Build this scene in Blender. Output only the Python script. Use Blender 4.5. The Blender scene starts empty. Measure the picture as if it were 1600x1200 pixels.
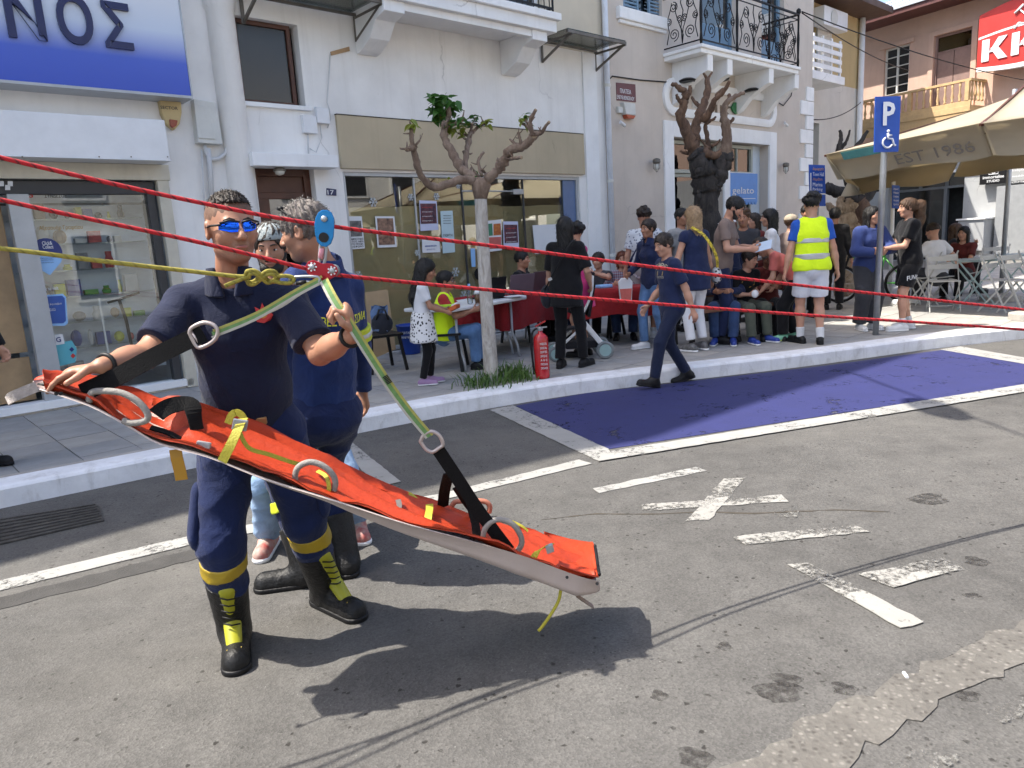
import bpy, bmesh, math, random
import numpy as np
from mathutils import Vector, Matrix
from mathutils.bvhtree import BVHTree
R = math.radians
rnd = random.Random(7)
sc = bpy.context.scene
col = sc.collection

# ------------------------------------------------------------------ camera (phone, 26 mm equivalent, held slightly rolled)
CF, CPITCH, CROLL, CH = 1130.0, -11.0, 3.5, 1.55
_p, _r = R(CPITCH), R(CROLL)
_fw = np.array([0, math.cos(_p), math.sin(_p)]); _rt0 = np.array([1.0, 0, 0]); _up0 = np.cross(_rt0, _fw)
_rt = math.cos(_r) * _rt0 - math.sin(_r) * _up0; _up = math.cos(_r) * _up0 + math.sin(_r) * _rt0
_eye = np.array([0, 0, CH])
cam_d = bpy.data.cameras.new('camera'); cam = bpy.data.objects.new('camera', cam_d); col.objects.link(cam)
cam_d.sensor_fit = 'HORIZONTAL'; cam_d.angle = 2 * math.atan(800 / CF); cam_d.clip_end = 2000; cam_d.clip_start = 0.05
cam.matrix_world = Matrix(((_rt[0], _up[0], -_fw[0], 0), (_rt[1], _up[1], -_fw[1], 0), (_rt[2], _up[2], -_fw[2], CH), (0, 0, 0, 1)))
sc.camera = cam

# ------------------------------------------------------------------ sky, sun, exposure
SUN_EL, SUN_AZ = 59.0, 265.0          # azimuth clockwise from +Y
w = bpy.data.worlds.new('World'); sc.world = w; w.use_nodes = True
nt = w.node_tree; bgn = nt.nodes['Background']
sky = nt.nodes.new('ShaderNodeTexSky'); sky.sky_type = 'NISHITA'; sky.sun_disc = False
sky.sun_elevation = R(SUN_EL); sky.sun_rotation = R(SUN_AZ); sky.air_density = 1.0; sky.dust_density = 3.0; sky.ozone_density = 1.0
nt.links.new(sky.outputs[0], bgn.inputs[0]); bgn.inputs[1].default_value = 0.15
sl = bpy.data.lights.new('sun', 'SUN'); sl.energy = 4.2; sl.angle = R(0.53); sl.color = (1.0, 0.94, 0.84)
so = bpy.data.objects.new('sun', sl); col.objects.link(so); so.location = (0, 0, 30)
_sd = Vector((math.sin(R(SUN_AZ)) * math.cos(R(SUN_EL)), math.cos(R(SUN_AZ)) * math.cos(R(SUN_EL)), math.sin(R(SUN_EL))))
so.rotation_euler = _sd.to_track_quat('Z', 'Y').to_euler()
vs = sc.view_settings; vs.view_transform = 'Standard'; vs.look = 'None'; vs.gamma = 1.0; vs.use_curve_mapping = False; vs.exposure = 1.28
sc.cycles.use_adaptive_sampling = True; sc.cycles.adaptive_threshold = .025; sc.cycles.max_bounces = 6; sc.cycles.transparent_max_bounces = 16; sc.cycles.use_denoising = True

# ------------------------------------------------------------------ measuring helpers: a pixel of the photo to a place in the world
def ray(x, y):
    d = _fw * CF + _rt * (x - 800) + _up * (600 - y); return d / np.linalg.norm(d)
def G(x, y, z=0.0):
    d = ray(x, y); return _eye + d * ((z - CH) / d[2])
def W(x, y, Y):
    d = ray(x, y); return _eye + d * (Y / d[1])
FA = R(48.0)
FU = np.array([math.sin(FA), math.cos(FA), 0.0]); FN = np.array([math.cos(FA), -math.sin(FA), 0.0])   # along the row of houses / out to the street
F0 = G(290, 605, .15); F0[2] = 0
PZ = 0.15                                                                                             # pavement height
def FPT(u, z, d=0.0): return F0 + FU * u + FN * d + np.array([0, 0, z])
def FH(x, y, d=0.0):
    r = ray(x, y); P = _eye + r * (((F0 + FN * d - _eye) @ FN) / (r @ FN)); return float((P - F0) @ FU), float(P[2])
def toF(P):
    q = np.array(P) - F0; return float(q @ FU), float(q @ FN)

# ------------------------------------------------------------------ mesh builder
class MB:
    def __init__(s): s.v = []; s.f = []; s.m = []; s.cm = 0
    def mat(s, i): s.cm = i; return s
    def add(s, vs_, fs):
        b = len(s.v); s.v += [tuple(map(float, p)) for p in vs_]
        for f in fs: s.f.append(tuple(b + i for i in f)); s.m.append(s.cm)
        return s
    def obox(s, c, ax, ay, az):
        c, ax, ay, az = map(np.array, (c, ax, ay, az))
        vs_ = [c + i * ax + j * ay + k * az for i in (-1, 1) for j in (-1, 1) for k in (-1, 1)]
        fs = [(0, 1, 3, 2), (4, 6, 7, 5), (0, 4, 5, 1), (2, 3, 7, 6), (0, 2, 6, 4), (1, 5, 7, 3)]
        if np.dot(np.cross(ax, ay), az) < 0: fs = [f[::-1] for f in fs]
        return s.add(vs_, fs)
    def box(s, x0, x1, y0, y1, z0, z1):
        return s.obox(((x0 + x1) / 2, (y0 + y1) / 2, (z0 + z1) / 2), ((x1 - x0) / 2, 0, 0), (0, (y1 - y0) / 2, 0), (0, 0, (z1 - z0) / 2))
    def fbox(s, u0, u1, z0, z1, d0, d1):                       # box in the house-row frame
        return s.obox(FPT((u0 + u1) / 2, (z0 + z1) / 2, (d0 + d1) / 2), FU * abs(u1 - u0) / 2, FN * abs(d1 - d0) / 2, (0, 0, abs(z1 - z0) / 2))
    def bar(s, a, b, wx, wz, up=(0, 0, 1)):                     # rectangular bar between two points
        a, b = np.array(a, float), np.array(b, float); d = b - a; L = np.linalg.norm(d); d = d / L
        up = np.array(up, float)
        if abs(d @ up) > .98: up = np.array([1.0, 0, 0])
        x = np.cross(d, up); x /= np.linalg.norm(x); z = np.cross(x, d)
        return s.obox((a + b) / 2, x * wx / 2, d * L / 2, z * wz / 2)
    def prism(s, poly, vec):
        n = len(poly); p = [np.array(q, float) for q in poly]; v = np.array(vec, float)
        nr = sum((np.cross(p[i], p[(i + 1) % n]) for i in range(n)), np.zeros(3))
        if nr @ v < 0: p = p[::-1]
        return s.add(p + [q + v for q in p], [tuple(range(n))[::-1], tuple(range(n, 2 * n))] + [(i, (i + 1) % n, n + (i + 1) % n, n + i) for i in range(n)])
    def tube(s, pts, r, n=8, closed=False, flat=None):          # flat=(vector, factor): squash the section
        pts = [np.array(p, float) for p in pts]; m = len(pts)
        rs = r if hasattr(r, '__len__') else [r] * m
        vs_ = []; prev = None
        for i in range(m):
            t = (pts[(i + 1) % m] - pts[i - 1]) if closed else (pts[min(i + 1, m - 1)] - pts[max(i - 1, 0)])
            t = t / (np.linalg.norm(t) + 1e-9)
            if prev is None:
                q = np.array([0, 0, 1.0]) if abs(t[2]) < .9 else np.array([1.0, 0, 0])
            else: q = prev
            a = q - t * (q @ t); a /= np.linalg.norm(a) + 1e-9; b = np.cross(t, a); prev = a
            for k in range(n):
                an = 2 * math.pi * k / n
                vs_.append(pts[i] + rs[i] * (math.cos(an) * a + math.sin(an) * b))
        fs = []
        for i in range(m if closed else m - 1):
            j = (i + 1) % m
            for k in range(n):
                l = (k + 1) % n; fs.append((i * n + k, i * n + l, j * n + l, j * n + k))
        if not closed: fs += [tuple(range(n))[::-1], tuple((m - 1) * n + k for k in range(n))]
        return s.add(vs_, fs)
    def ribbon(s, pts, wid, th, side):                          # flat webbing along a path; side = width direction (one vector or a list)
        pts = [np.array(p, float) for p in pts]; m = len(pts); vs_ = []
        for i in range(m):
            t = pts[min(i + 1, m - 1)] - pts[max(i - 1, 0)]; t /= np.linalg.norm(t) + 1e-9
            sd = np.array(side[i] if hasattr(side[0], '__len__') else side, float); sd = sd - t * (sd @ t); sd /= np.linalg.norm(sd) + 1e-9
            nn = np.cross(t, sd)
            for a, b in ((-1, -1), (1, -1), (1, 1), (-1, 1)): vs_.append(pts[i] + sd * a * wid / 2 + nn * b * th / 2)
        fs = [(3, 2, 1, 0), tuple((m - 1) * 4 + k for k in range(4))]
        for i in range(m - 1):
            for k in range(4):
                l = (k + 1) % 4; fs.append((i * 4 + k, i * 4 + l, i * 4 + 4 + l, i * 4 + 4 + k))
        return s.add(vs_, fs)
    def lathe(s, prof, c, n=16, axis=(0, 0, 1), arc=1.0):       # prof: (radius, height)
        ax = np.array(axis, float); ax /= np.linalg.norm(ax)
        q = np.array([1.0, 0, 0]) if abs(ax[0]) < .9 else np.array([0, 1.0, 0])
        a = np.cross(ax, q); a /= np.linalg.norm(a); b = np.cross(ax, a); c = np.array(c, float); vs_ = []
        for r_, h in prof:
            for k in range(n):
                an = 2 * math.pi * k / n; vs_.append(c + ax * h + r_ * (math.cos(an) * a + math.sin(an) * b))
        m = len(prof); fs = [tuple(range(n))[::-1], tuple((m - 1) * n + k for k in range(n))]
        for i in range(m - 1):
            for k in range(n):
                l = (k + 1) % n; fs.append((i * n + k, i * n + l, (i + 1) * n + l, (i + 1) * n + k))
        return s.add(vs_, fs)
    def ell(s, c, r_, n=12, m=8, Rm=None):
        c = np.array(c, float); r_ = np.array(r_ if hasattr(r_, '__len__') else (r_,) * 3, float); Rm = np.eye(3) if Rm is None else Rm
        vs_ = [c + Rm @ np.array([0, 0, -r_[2]])]
        for i in range(1, m):
            t = math.pi * i / m - math.pi / 2
            for k in range(n):
                a = 2 * math.pi * k / n; vs_.append(c + Rm @ (r_ * np.array([math.cos(t) * math.cos(a), math.cos(t) * math.sin(a), math.sin(t)])))
        vs_.append(c + Rm @ np.array([0, 0, r_[2]])); fs = []
        for k in range(n):
            l = (k + 1) % n; fs.append((0, 1 + l, 1 + k)); fs.append((len(vs_) - 1, 1 + (m - 2) * n + k, 1 + (m - 2) * n + l))
        for i in range(m - 2):
            for k in range(n):
                l = (k + 1) % n; fs.append((1 + i * n + k, 1 + i * n + l, 1 + (i + 1) * n + l, 1 + (i + 1) * n + k))
        return s.add(vs_, fs)
    def grid(s, P, close_u=False):                              # P[i][j] points -> quads
        a, b = len(P), len(P[0]); vs_ = [p for row in P for p in row]; fs = []
        for i in range(a - 1):
            for j in range(b - 1 + (1 if close_u else 0)):
                k = (j + 1) % b; fs.append((i * b + j, i * b + k, (i + 1) * b + k, (i + 1) * b + j))
        return s.add(vs_, fs)
    def sheet(s, P, th, dirv=None):                             # thick lofted sheet from a grid of points
        P = np.array(P, float); a, b = P.shape[:2]
        du = np.gradient(P, axis=0); dv = np.gradient(P, axis=1); nn = np.cross(du, dv); nn /= np.linalg.norm(nn, axis=2, keepdims=True) + 1e-9
        Q = P - nn * th; vs_ = list(P.reshape(-1, 3)) + list(Q.reshape(-1, 3)); o = a * b; fs = []
        for i in range(a - 1):
            for j in range(b - 1):
                q = (i * b + j, (i + 1) * b + j, (i + 1) * b + j + 1, i * b + j + 1)
                fs.append(q); fs.append(tuple(o + k for k in q[::-1]))
        rim = [i * b for i in range(a)] + [(a - 1) * b + j for j in range(1, b)] + [i * b + b - 1 for i in range(a - 2, -1, -1)] + [j for j in range(b - 2, 0, -1)]
        for k in range(len(rim)):
            x, y = rim[k], rim[(k + 1) % len(rim)]; fs.append((x, o + x, o + y, y)[::-1])
        return s.add(vs_, fs)
    def build(s, name, mats, parent=None, smooth=False, bevel=0.0, seg=2, origin=None):
        return mkobj(name, np.array(s.v, float).reshape(-1, 3), s.f, mats, parent, smooth, bevel, seg, origin, s.m)

def wloc(o):
    p = np.zeros(3)
    while o is not None: p = p + np.array(o.location); o = o.parent
    return p
def mkobj(name, V, F, mats, parent=None, smooth=False, bevel=0.0, seg=2, origin=None, mi=None):
    if origin is None:
        lo, hi = V.min(0), V.max(0); origin = np.array([(lo[0] + hi[0]) / 2, (lo[1] + hi[1]) / 2, lo[2]])
    me = bpy.data.meshes.new(name)
    if isinstance(F, np.ndarray):
        n = len(F); me.vertices.add(len(V)); me.vertices.foreach_set('co', (V - origin).astype(np.float32).ravel())
        me.loops.add(n * 4); me.loops.foreach_set('vertex_index', F.astype(np.int32).ravel())
        me.polygons.add(n); me.polygons.foreach_set('loop_start', np.arange(0, n * 4, 4, dtype=np.int32))
        me.update(calc_edges=True)
    else:
        me.from_pydata([tuple(p) for p in (V - origin)], [], F)
    for m in (mats if isinstance(mats, (list, tuple)) else [mats]): me.materials.append(m)
    if mi is not None and any(mi): me.polygons.foreach_set('material_index', mi)
    if smooth: me.polygons.foreach_set('use_smooth', [True] * len(me.polygons))
    me.update()
    o = bpy.data.objects.new(name, me); col.objects.link(o)
    if parent is not None:
        o.parent = parent; o.location = origin - wloc(parent)
    else: o.location = origin
    if smooth == 'auto':
        o.modifiers.new('edges', 'EDGE_SPLIT').split_angle = R(38)
    if bevel > 0:
        b = o.modifiers.new('bevel', 'BEVEL'); b.width = bevel; b.segments = seg; b.limit_method = 'ANGLE'; b.angle_limit = R(40)
    return o
def tag(o, label=None, cat=None, group=None, kind=None):
    if label: o['label'] = label
    if cat: o['category'] = cat
    if group: o['group'] = group
    if kind: o['kind'] = kind
    return o
def thing(name, loc, label, cat, group=None):
    e = bpy.data.objects.new(name, None); e.empty_display_size = .2; col.objects.link(e); e.location = tuple(map(float, loc)); return tag(e, label, cat, group)
def copy_tree(o, parent=None):
    c = o.copy(); col.objects.link(c); c.parent = parent
    for ch in list(o.children): copy_tree(ch, c)
    return c
def text_mesh(body, size=1.0, extrude=0.0, shear=0.0, bold=0.0, spacing=1.0, align='LEFT'):
    cu = bpy.data.curves.new('t', 'FONT'); cu.body = body; cu.size = size; cu.extrude = extrude; cu.shear = shear; cu.offset = bold
    cu.space_character = spacing; cu.align_x = align; cu.resolution_u = 2
    o = bpy.data.objects.new('t', cu); me = bpy.data.meshes.new_from_object(o)
    V = np.array([v.co[:] for v in me.vertices]).reshape(-1, 3); F = [tuple(p.vertices) for p in me.polygons]
    bpy.data.objects.remove(o); bpy.data.curves.remove(cu); bpy.data.meshes.remove(me)
    return V, F
def text_obj(name, body, org, ex, ey, height, mat, parent, width=None, extrude=.002, bold=0.0, align='CENTER', spacing=1.0, shear=0):
    """flat lettering: org = bottom-left (or middle), ex/ey unit vectors; scaled to the given cap height and width"""
    V, F = text_mesh(body, 1.0, 0.5, shear, bold, spacing)
    if not len(V): return None
    ex, ey = np.array(ex, float), np.array(ey, float); ez = np.cross(ex, ey)
    lo, hi = V.min(0), V.max(0); sy = height / max(hi[1] - lo[1], 1e-6); sx = sy if width is None else width / (hi[0] - lo[0])
    x = (V[:, 0] - lo[0]) * sx
    if align == 'CENTER': x = x - (hi[0] - lo[0]) * sx / 2
    y = (V[:, 1] - lo[1]) * sy
    P = np.array(org) + x[:, None] * ex + y[:, None] * ey + ((V[:, 2] + .5) * extrude)[:, None] * ez
    return mkobj(name, P, F, mat, parent)
# ------------------------------------------------------------------ materials
_mc = {}
def nodes(name):
    m = bpy.data.materials.new(name); m.use_nodes = True; return m, m.node_tree, m.node_tree.nodes, m.node_tree.nodes['Principled BSDF']
def rgba(c): return (c[0], c[1], c[2], 1)
def ramp(t, fac, stops, interp='LINEAR'):
    r = t.nodes.new('ShaderNodeValToRGB'); r.color_ramp.interpolation = interp
    while len(r.color_ramp.elements) < len(stops): r.color_ramp.elements.new(.5)
    for e, (p, c) in zip(r.color_ramp.elements, stops): e.position = p; e.color = rgba(c) if hasattr(c, '__len__') else (c, c, c, 1)
    t.links.new(fac, r.inputs[0]); return r
def mixc(t, fac, a, b, mode='MIX'):
    n = t.nodes.new('ShaderNodeMix'); n.data_type = 'RGBA'; n.blend_type = mode
    for s, v in ((n.inputs[0], fac), (n.inputs[6], a), (n.inputs[7], b)):
        if hasattr(v, 'node'): t.links.new(v, s)
        else: s.default_value = rgba(v) if hasattr(v, '__len__') else v
    return n.outputs[2]
def coord(t, scale=(1, 1, 1), kind='Object', rot=(0, 0, 0)):
    tc = t.nodes.new('ShaderNodeTexCoord'); mp = t.nodes.new('ShaderNodeMapping'); mp.inputs['Scale'].default_value = scale; mp.inputs['Rotation'].default_value = rot
    t.links.new(tc.outputs[kind], mp.inputs[0]); return mp.outputs[0]
def noise(t, vec, scale, detail=4, rough=.55, dist=0.0):
    n = t.nodes.new('ShaderNodeTexNoise'); n.inputs['Scale'].default_value = scale; n.inputs['Detail'].default_value = detail
    n.inputs['Roughness'].default_value = rough; n.inputs['Distortion'].default_value = dist; t.links.new(vec, n.inputs['Vector']); return n.outputs[0]
def voro(t, vec, scale, feat='F1', rand=1.0):
    n = t.nodes.new('ShaderNodeTexVoronoi'); n.feature = feat; n.inputs['Scale'].default_value = scale; n.inputs['Randomness'].default_value = rand
    t.links.new(vec, n.inputs['Vector']); return n
def bump(t, b, h, strength, dist=.01):
    n = t.nodes.new('ShaderNodeBump'); n.inputs['Strength'].default_value = strength; n.inputs['Distance'].default_value = dist
    t.links.new(h, n.inputs['Height']); t.links.new(n.outputs[0], b.inputs['Normal'])
def mat(name, c, rough=.6, var=.12, scale=5.0, bmp=0.0, bscale=60.0, metal=0.0, spec=.5, c2=None, dirt=0.0, coat=0.0, sheen=0.0):
    """painted / cloth / plastic surface: colour broken up by two noises, optional fine bump and patchy dirt"""
    if name in _mc: return _mc[name]
    m, t, ns, b = nodes(name); v = coord(t)
    n1 = noise(t, v, scale, 5, .6); c = np.array(c[:3], float)
    lo = c * (1 - var) if c2 is None else np.array(c2); hi = np.minimum(c * (1 + var), 1)
    out = ramp(t, n1, [(.3, lo), (.7, hi)]).outputs[0]
    if dirt > 0:
        n2 = noise(t, coord(t, (1, 1, .35)), scale * 1.7, 8, .7, .6)
        out = mixc(t, ramp(t, n2, [(.52, 0), (.75, dirt)]).outputs[0], out, c * .45 * np.array([1, .93, .82]))
    t.links.new(out, b.inputs['Base Color']); b.inputs['Roughness'].default_value = rough; b.inputs['Metallic'].default_value = metal
    b.inputs['Specular IOR Level'].default_value = spec; b.inputs['Coat Weight'].default_value = coat; b.inputs['Sheen Weight'].default_value = sheen
    if bmp > 0: bump(t, b, noise(t, v, bscale, 4, .6), bmp)
    _mc[name] = m; return m
def cloth(name, c, var=.14, rough=.85, c2=None):
    if 'cloth_' + name in _mc: return _mc['cloth_' + name]
    m, t, ns, b = nodes('cloth_' + name); v = coord(t); c = np.array(c, float)
    cr = noise(t, v, 8, 3, .5, 1.8); out = ramp(t, noise(t, v, 6, 5, .6), [(.3, c * (1 - var) if c2 is None else np.array(c2)), (.7, np.minimum(c * (1 + var), 1))]).outputs[0]
    t.links.new(out, b.inputs['Base Color']); b.inputs['Roughness'].default_value = rough; b.inputs['Specular IOR Level'].default_value = .2; b.inputs['Sheen Weight'].default_value = .1
    bump(t, b, mixc(t, .15, cr, noise(t, v, 260, 2)), .5, .026); _mc['cloth_' + name] = m; return m
def glass_mat(name, tint=(.75, .8, .78), refl=1.0, rough=0.0):
    if name in _mc: return _mc[name]
    m, t, ns, b = nodes(name); ns.remove(b); out = ns['Material Output']
    tr = ns.new('ShaderNodeBsdfTransparent'); tr.inputs[0].default_value = rgba(tint)
    gl = ns.new('ShaderNodeBsdfGlossy'); gl.inputs['Roughness'].default_value = rough; gl.inputs[0].default_value = (1, 1, 1, 1)
    fr = ns.new('ShaderNodeFresnel'); fr.inputs[0].default_value = 1.55
    mu = ns.new('ShaderNodeMath'); mu.operation = 'MULTIPLY_ADD'; mu.inputs[1].default_value = refl; mu.inputs[2].default_value = .04; mu.use_clamp = True
    t.links.new(fr.outputs[0], mu.inputs[0]); mx = ns.new('ShaderNodeMixShader'); t.links.new(mu.outputs[0], mx.inputs[0])
    t.links.new(tr.outputs[0], mx.inputs[1]); t.links.new(gl.outputs[0], mx.inputs[2]); t.links.new(mx.outputs[0], out.inputs[0])
    _mc[name] = m; return m

def wall_mat(name, c, low=None):
    """painted render: mottling, streaks running down, a few bare or stained patches, fine trowel relief"""
    m, t, ns, b = nodes(name); v = coord(t); c = np.array(c, float)
    o = ramp(t, noise(t, v, 1.3, 6, .6), [(.3, c * .9), (.7, np.minimum(c * 1.06, 1))]).outputs[0]
    st = noise(t, coord(t, (5, 5, .25)), 1.6, 6, .65, .2)
    o = mixc(t, ramp(t, st, [(.52, 0), (.82, .26)]).outputs[0], o, c * np.array([.62, .6, .56]))
    sp = noise(t, v, 9, 8, .75)
    o = mixc(t, ramp(t, sp, [(.66, 0), (.74, .5)]).outputs[0], o, c * np.array([.6, .55, .48]))
    wv_ = ns.new('ShaderNodeMix'); wv_.data_type = 'VECTOR'; wv_.inputs[0].default_value = .16; nz_ = ns.new('ShaderNodeTexNoise'); nz_.inputs['Scale'].default_value = 4; nz_.inputs['Detail'].default_value = 6; t.links.new(v, nz_.inputs['Vector']); t.links.new(v, wv_.inputs[4]); t.links.new(nz_.outputs['Color'], wv_.inputs[5]); ck = voro(t, wv_.outputs[1], .9, 'DISTANCE_TO_EDGE'); wob = ramp(t, ck.outputs['Distance'], [(.002, .5), (.007, 0)]).outputs[0]; o = mixc(t, mixc(t, 1, wob, ramp(t, noise(t, v, .9, 3), [(.56, 0), (.64, 1)]).outputs[0], 'MULTIPLY'), o, c * .45)
    t.links.new(o, b.inputs['Base Color']); b.inputs['Roughness'].default_value = .82; b.inputs['Specular IOR Level'].default_value = .25
    h = mixc(t, .5, noise(t, v, 3, 4), noise(t, v, 70, 5, .7)); bump(t, b, h, .25, .008)
    return m
WHITE = wall_mat('white_render', (.84, .825, .795)); CREAM = wall_mat('cream_render', (.62, .55, .43)); BEIGE = wall_mat('beige_band_render', (.50, .42, .29))
TAUPE = wall_mat('taupe_render', (.60, .53, .46)); TRIM = wall_mat('white_trim', (.86, .86, .85)); PINK = wall_mat('pink_render', (.56, .39, .31))
GREYW = wall_mat('grey_render', (.36, .37, .38)); OCHRE = wall_mat('ochre_render', (.55, .43, .23)); STONEP = wall_mat('pale_render', (.66, .64, .58))

def asphalt():
    m, t, ns, b = nodes('asphalt'); v = coord(t)
    big = noise(t, v, .55, 6, .62, .4); mid = noise(t, v, 5, 6, .6)
    c = ramp(t, mixc(t, .45, big, mid), [(.34, (.062, .060, .057)), (.5, (.087, .084, .080)), (.66, (.112, .108, .102))]).outputs[0]
    v1 = voro(t, v, 130); c = mixc(t, .32, c, ramp(t, v1.outputs['Color'], [(.2, .2), (.8, .75)]).outputs[0], 'OVERLAY')     # fine aggregate
    v2 = voro(t, v, 46); chips = ramp(t, v2.outputs['Distance'], [(.0, 1), (.13, 1), (.17, 0)]).outputs[0]
    sel = ramp(t, noise(t, v, 13, 3, .6), [(.56, 0), (.64, .8)]).outputs[0]
    c = mixc(t, mixc(t, 1, chips, sel, 'MULTIPLY'), c, (.19, .186, .178))                                                    # pale stones
    v3 = voro(t, coord(t, (1, 1.0, 1)), 19); pits = ramp(t, mixc(t, .35, v3.outputs['Distance'], noise(t, v, 55, 3)), [(0, 1), (.25, 1), (.29, 0)]).outputs[0]
    sel2 = ramp(t, noise(t, v, 4.1, 5, .7), [(.44, 0), (.56, 1)]).outputs[0]; pit = mixc(t, 1, pits, sel2, 'MULTIPLY')
    c = mixc(t, pit, c, (.026, .024, .022)); v4 = voro(t, v, 34); c = mixc(t, mixc(t, 1, ramp(t, v4.outputs['Distance'], [(.14, 1), (.19, 0)]).outputs[0], ramp(t, noise(t, v, 2.3, 4), [(.46, 0), (.58, .8)]).outputs[0], 'MULTIPLY'), c, (.034, .032, .029))                                                                                  # lost stones, dark holes
    oil = ramp(t, voro(t, v, .75).outputs['Distance'], [(.05, .75), (.10, 0)]).outputs[0]; c = mixc(t, oil, c, (.035, .033, .030))
    dust = ramp(t, noise(t, coord(t, (.25, .9, 1), rot=(0, 0, R(-35))), 1.1, 6, .6), [(.5, 0), (.72, .45)]).outputs[0]; c = mixc(t, dust, c, (.135, .128, .117))
    t.links.new(c, b.inputs['Base Color']); b.inputs['Roughness'].default_value = .85; b.inputs['Specular IOR Level'].default_value = .3
    h = mixc(t, .5, v1.outputs['Distance'], noise(t, v, 60, 6, .7)); h = mixc(t, pit, h, (0, 0, 0)); bump(t, b, h, .55, .006)
    return m
ASPH = asphalt()
def worn_paint(name, c, wear=.5, sc_=22):
    m, t, ns, b = nodes(name); v = coord(t); c = np.array(c, float)
    o = ramp(t, noise(t, v, 4, 6, .6), [(.3, c * .8), (.7, c)]).outputs[0]
    hole = mixc(t, .5, noise(t, v, sc_, 8, .75), noise(t, v, 2.2, 4, .6))
    hm = ramp(t, hole, [(wear - .03, 1), (wear + .03, 0)]).outputs[0]
    spk = voro(t, v, 60); o = mixc(t, ramp(t, spk.outputs['Distance'], [(.05, .55), (.14, 0)]).outputs[0], o, c * .4)
    t.links.new(o, b.inputs['Base Color']); b.inputs['Roughness'].default_value = .8; bump(t, b, noise(t, v, 90, 5, .7), .5, .004)
    tr_ = ns.new('ShaderNodeBsdfTransparent'); mx_ = ns.new('ShaderNodeMixShader'); t.links.new(hm, mx_.inputs[0]); t.links.new(b.outputs[0], mx_.inputs[1]); t.links.new(tr_.outputs[0], mx_.inputs[2]); t.links.new(mx_.outputs[0], ns['Material Output'].inputs[0]); return m
LINE = worn_paint('white_road_paint', (.31, .306, .29), .43); LINEW = worn_paint('worn_white_road_paint', (.29, .282, .262), .485, 30); LINEG = worn_paint('ghost_road_paint', (.21, .205, .19), .56, 30)
BLUEB = worn_paint('blue_bay_paint', (.019, .023, .112), .41, 14)
KERB = mat('kerb_white_paint', (.72, .73, .75), .75, .1, 5, .4, 50, dirt=.55)
KERBC = mat('kerb_concrete', (.36, .34, .31), .9, .15, 6, .5, 60, dirt=.4)
TILE = mat('pavement_tile_grey', (.30, .295, .285), .85, .16, 2.5, .4, 90, dirt=.35)
TILE2 = mat('pavement_tile_warm', (.34, .325, .30), .85, .16, 2.5, .4, 90, dirt=.35)
GROUT = mat('grout', (.15, .145, .135), .95, .15, 8, .4, 80)
TRENCH = None
def trench():
    m, t, ns, b = nodes('rough_concrete_fill'); v = coord(t)
    c = ramp(t, noise(t, v, 3, 6, .65), [(.35, (.088, .082, .074)), (.65, (.128, .12, .108))]).outputs[0]
    vv = voro(t, v, 52); c = mixc(t, ramp(t, vv.outputs['Distance'], [(.2, .9), (.45, .1)]).outputs[0], c, ramp(t, vv.outputs['Color'], [(.3, (.055, .05, .044)), (.7, (.19, .178, .16))]).outputs[0])
    t.links.new(c, b.inputs['Base Color']); b.inputs['Roughness'].default_value = .9; bump(t, b, mixc(t, .5, vv.outputs['Distance'], noise(t, v, 70, 6, .7)), .8, .008); return m
TRENCH = trench()
GLASS = glass_mat('window_glass', (.72, .76, .73)); GLASSD = glass_mat('dim_glass', (.35, .37, .34), 1.3)
DARKM = mat('dark_frame', (.035, .037, .042), .45, .1); ALU = mat('grey_aluminium', (.42, .44, .46), .4, .08, metal=.3); WOODB = mat('brown_door_wood', (.085, .028, .014), .45, .3, 3, .2, 30)
IRON = mat('black_iron', (.006, .006, .007), .5, .2, spec=.3); STEEL = mat('galvanised_steel', (.38, .40, .42), .4, .15, 8, metal=.7); RUSTY = mat('weathered_steel', (.16, .145, .125), .6, .3, 6, .2, 60, metal=.3)
WHITEP = mat('white_plastic', (.74, .75, .76), .4, .05); OFFP = mat('aged_plastic', (.62, .62, .58), .5, .08, 4, dirt=.3); NAVYL = mat('navy_letters', (.012, .018, .085), .35, .08)
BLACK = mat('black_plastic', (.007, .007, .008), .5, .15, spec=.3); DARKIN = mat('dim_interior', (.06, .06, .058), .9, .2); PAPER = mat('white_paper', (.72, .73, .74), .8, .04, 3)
CONDUIT = mat('conduit', (.6, .6, .6), .55, .08, 6, dirt=.3)
# ------------------------------------------------------------------ ground: road, kerb, pavement, markings
gm = MB(); S_ = 300
gm.add([(-S_, -S_, 0), (S_, -S_, 0), (S_, S_, 0), (-S_, S_, 0)], [(0, 1, 2, 3)])
road = tag(gm.build('road', ASPH, origin=np.zeros(3)), 'light grey worn asphalt road', kind='structure')
KP = [G(*p) for p in [(0, 795), (70, 780), (315, 730), (561, 675), (640, 661), (760, 638), (917, 612), (1085, 593), (1285, 570), (1463, 543), (1600, 530)]]
KP = [p[:2] for p in KP]
KP = [KP[0] + (KP[0] - KP[2]) * 4] + KP + [KP[-1] + (KP[-1] - KP[-3]) * 6]
def resample(P, step):
    P = np.array(P); s_ = np.r_[0, np.cumsum(np.linalg.norm(np.diff(P, axis=0), axis=1))]
    t = np.linspace(0, s_[-1], int(s_[-1] / step) + 1); return np.c_[[np.interp(t, s_, P[:, i]) for i in range(2)]].T
KC = resample(KP, .25)
for _ in range(14): KC[1:-1] = (KC[:-2] + KC[1:-1] * 2 + KC[2:]) / 4
def offs(C_, d):
    t = np.gradient(C_, axis=0); t /= np.linalg.norm(t, axis=1, keepdims=True); return C_ + np.c_[-t[:, 1], t[:, 0]] * d
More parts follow.
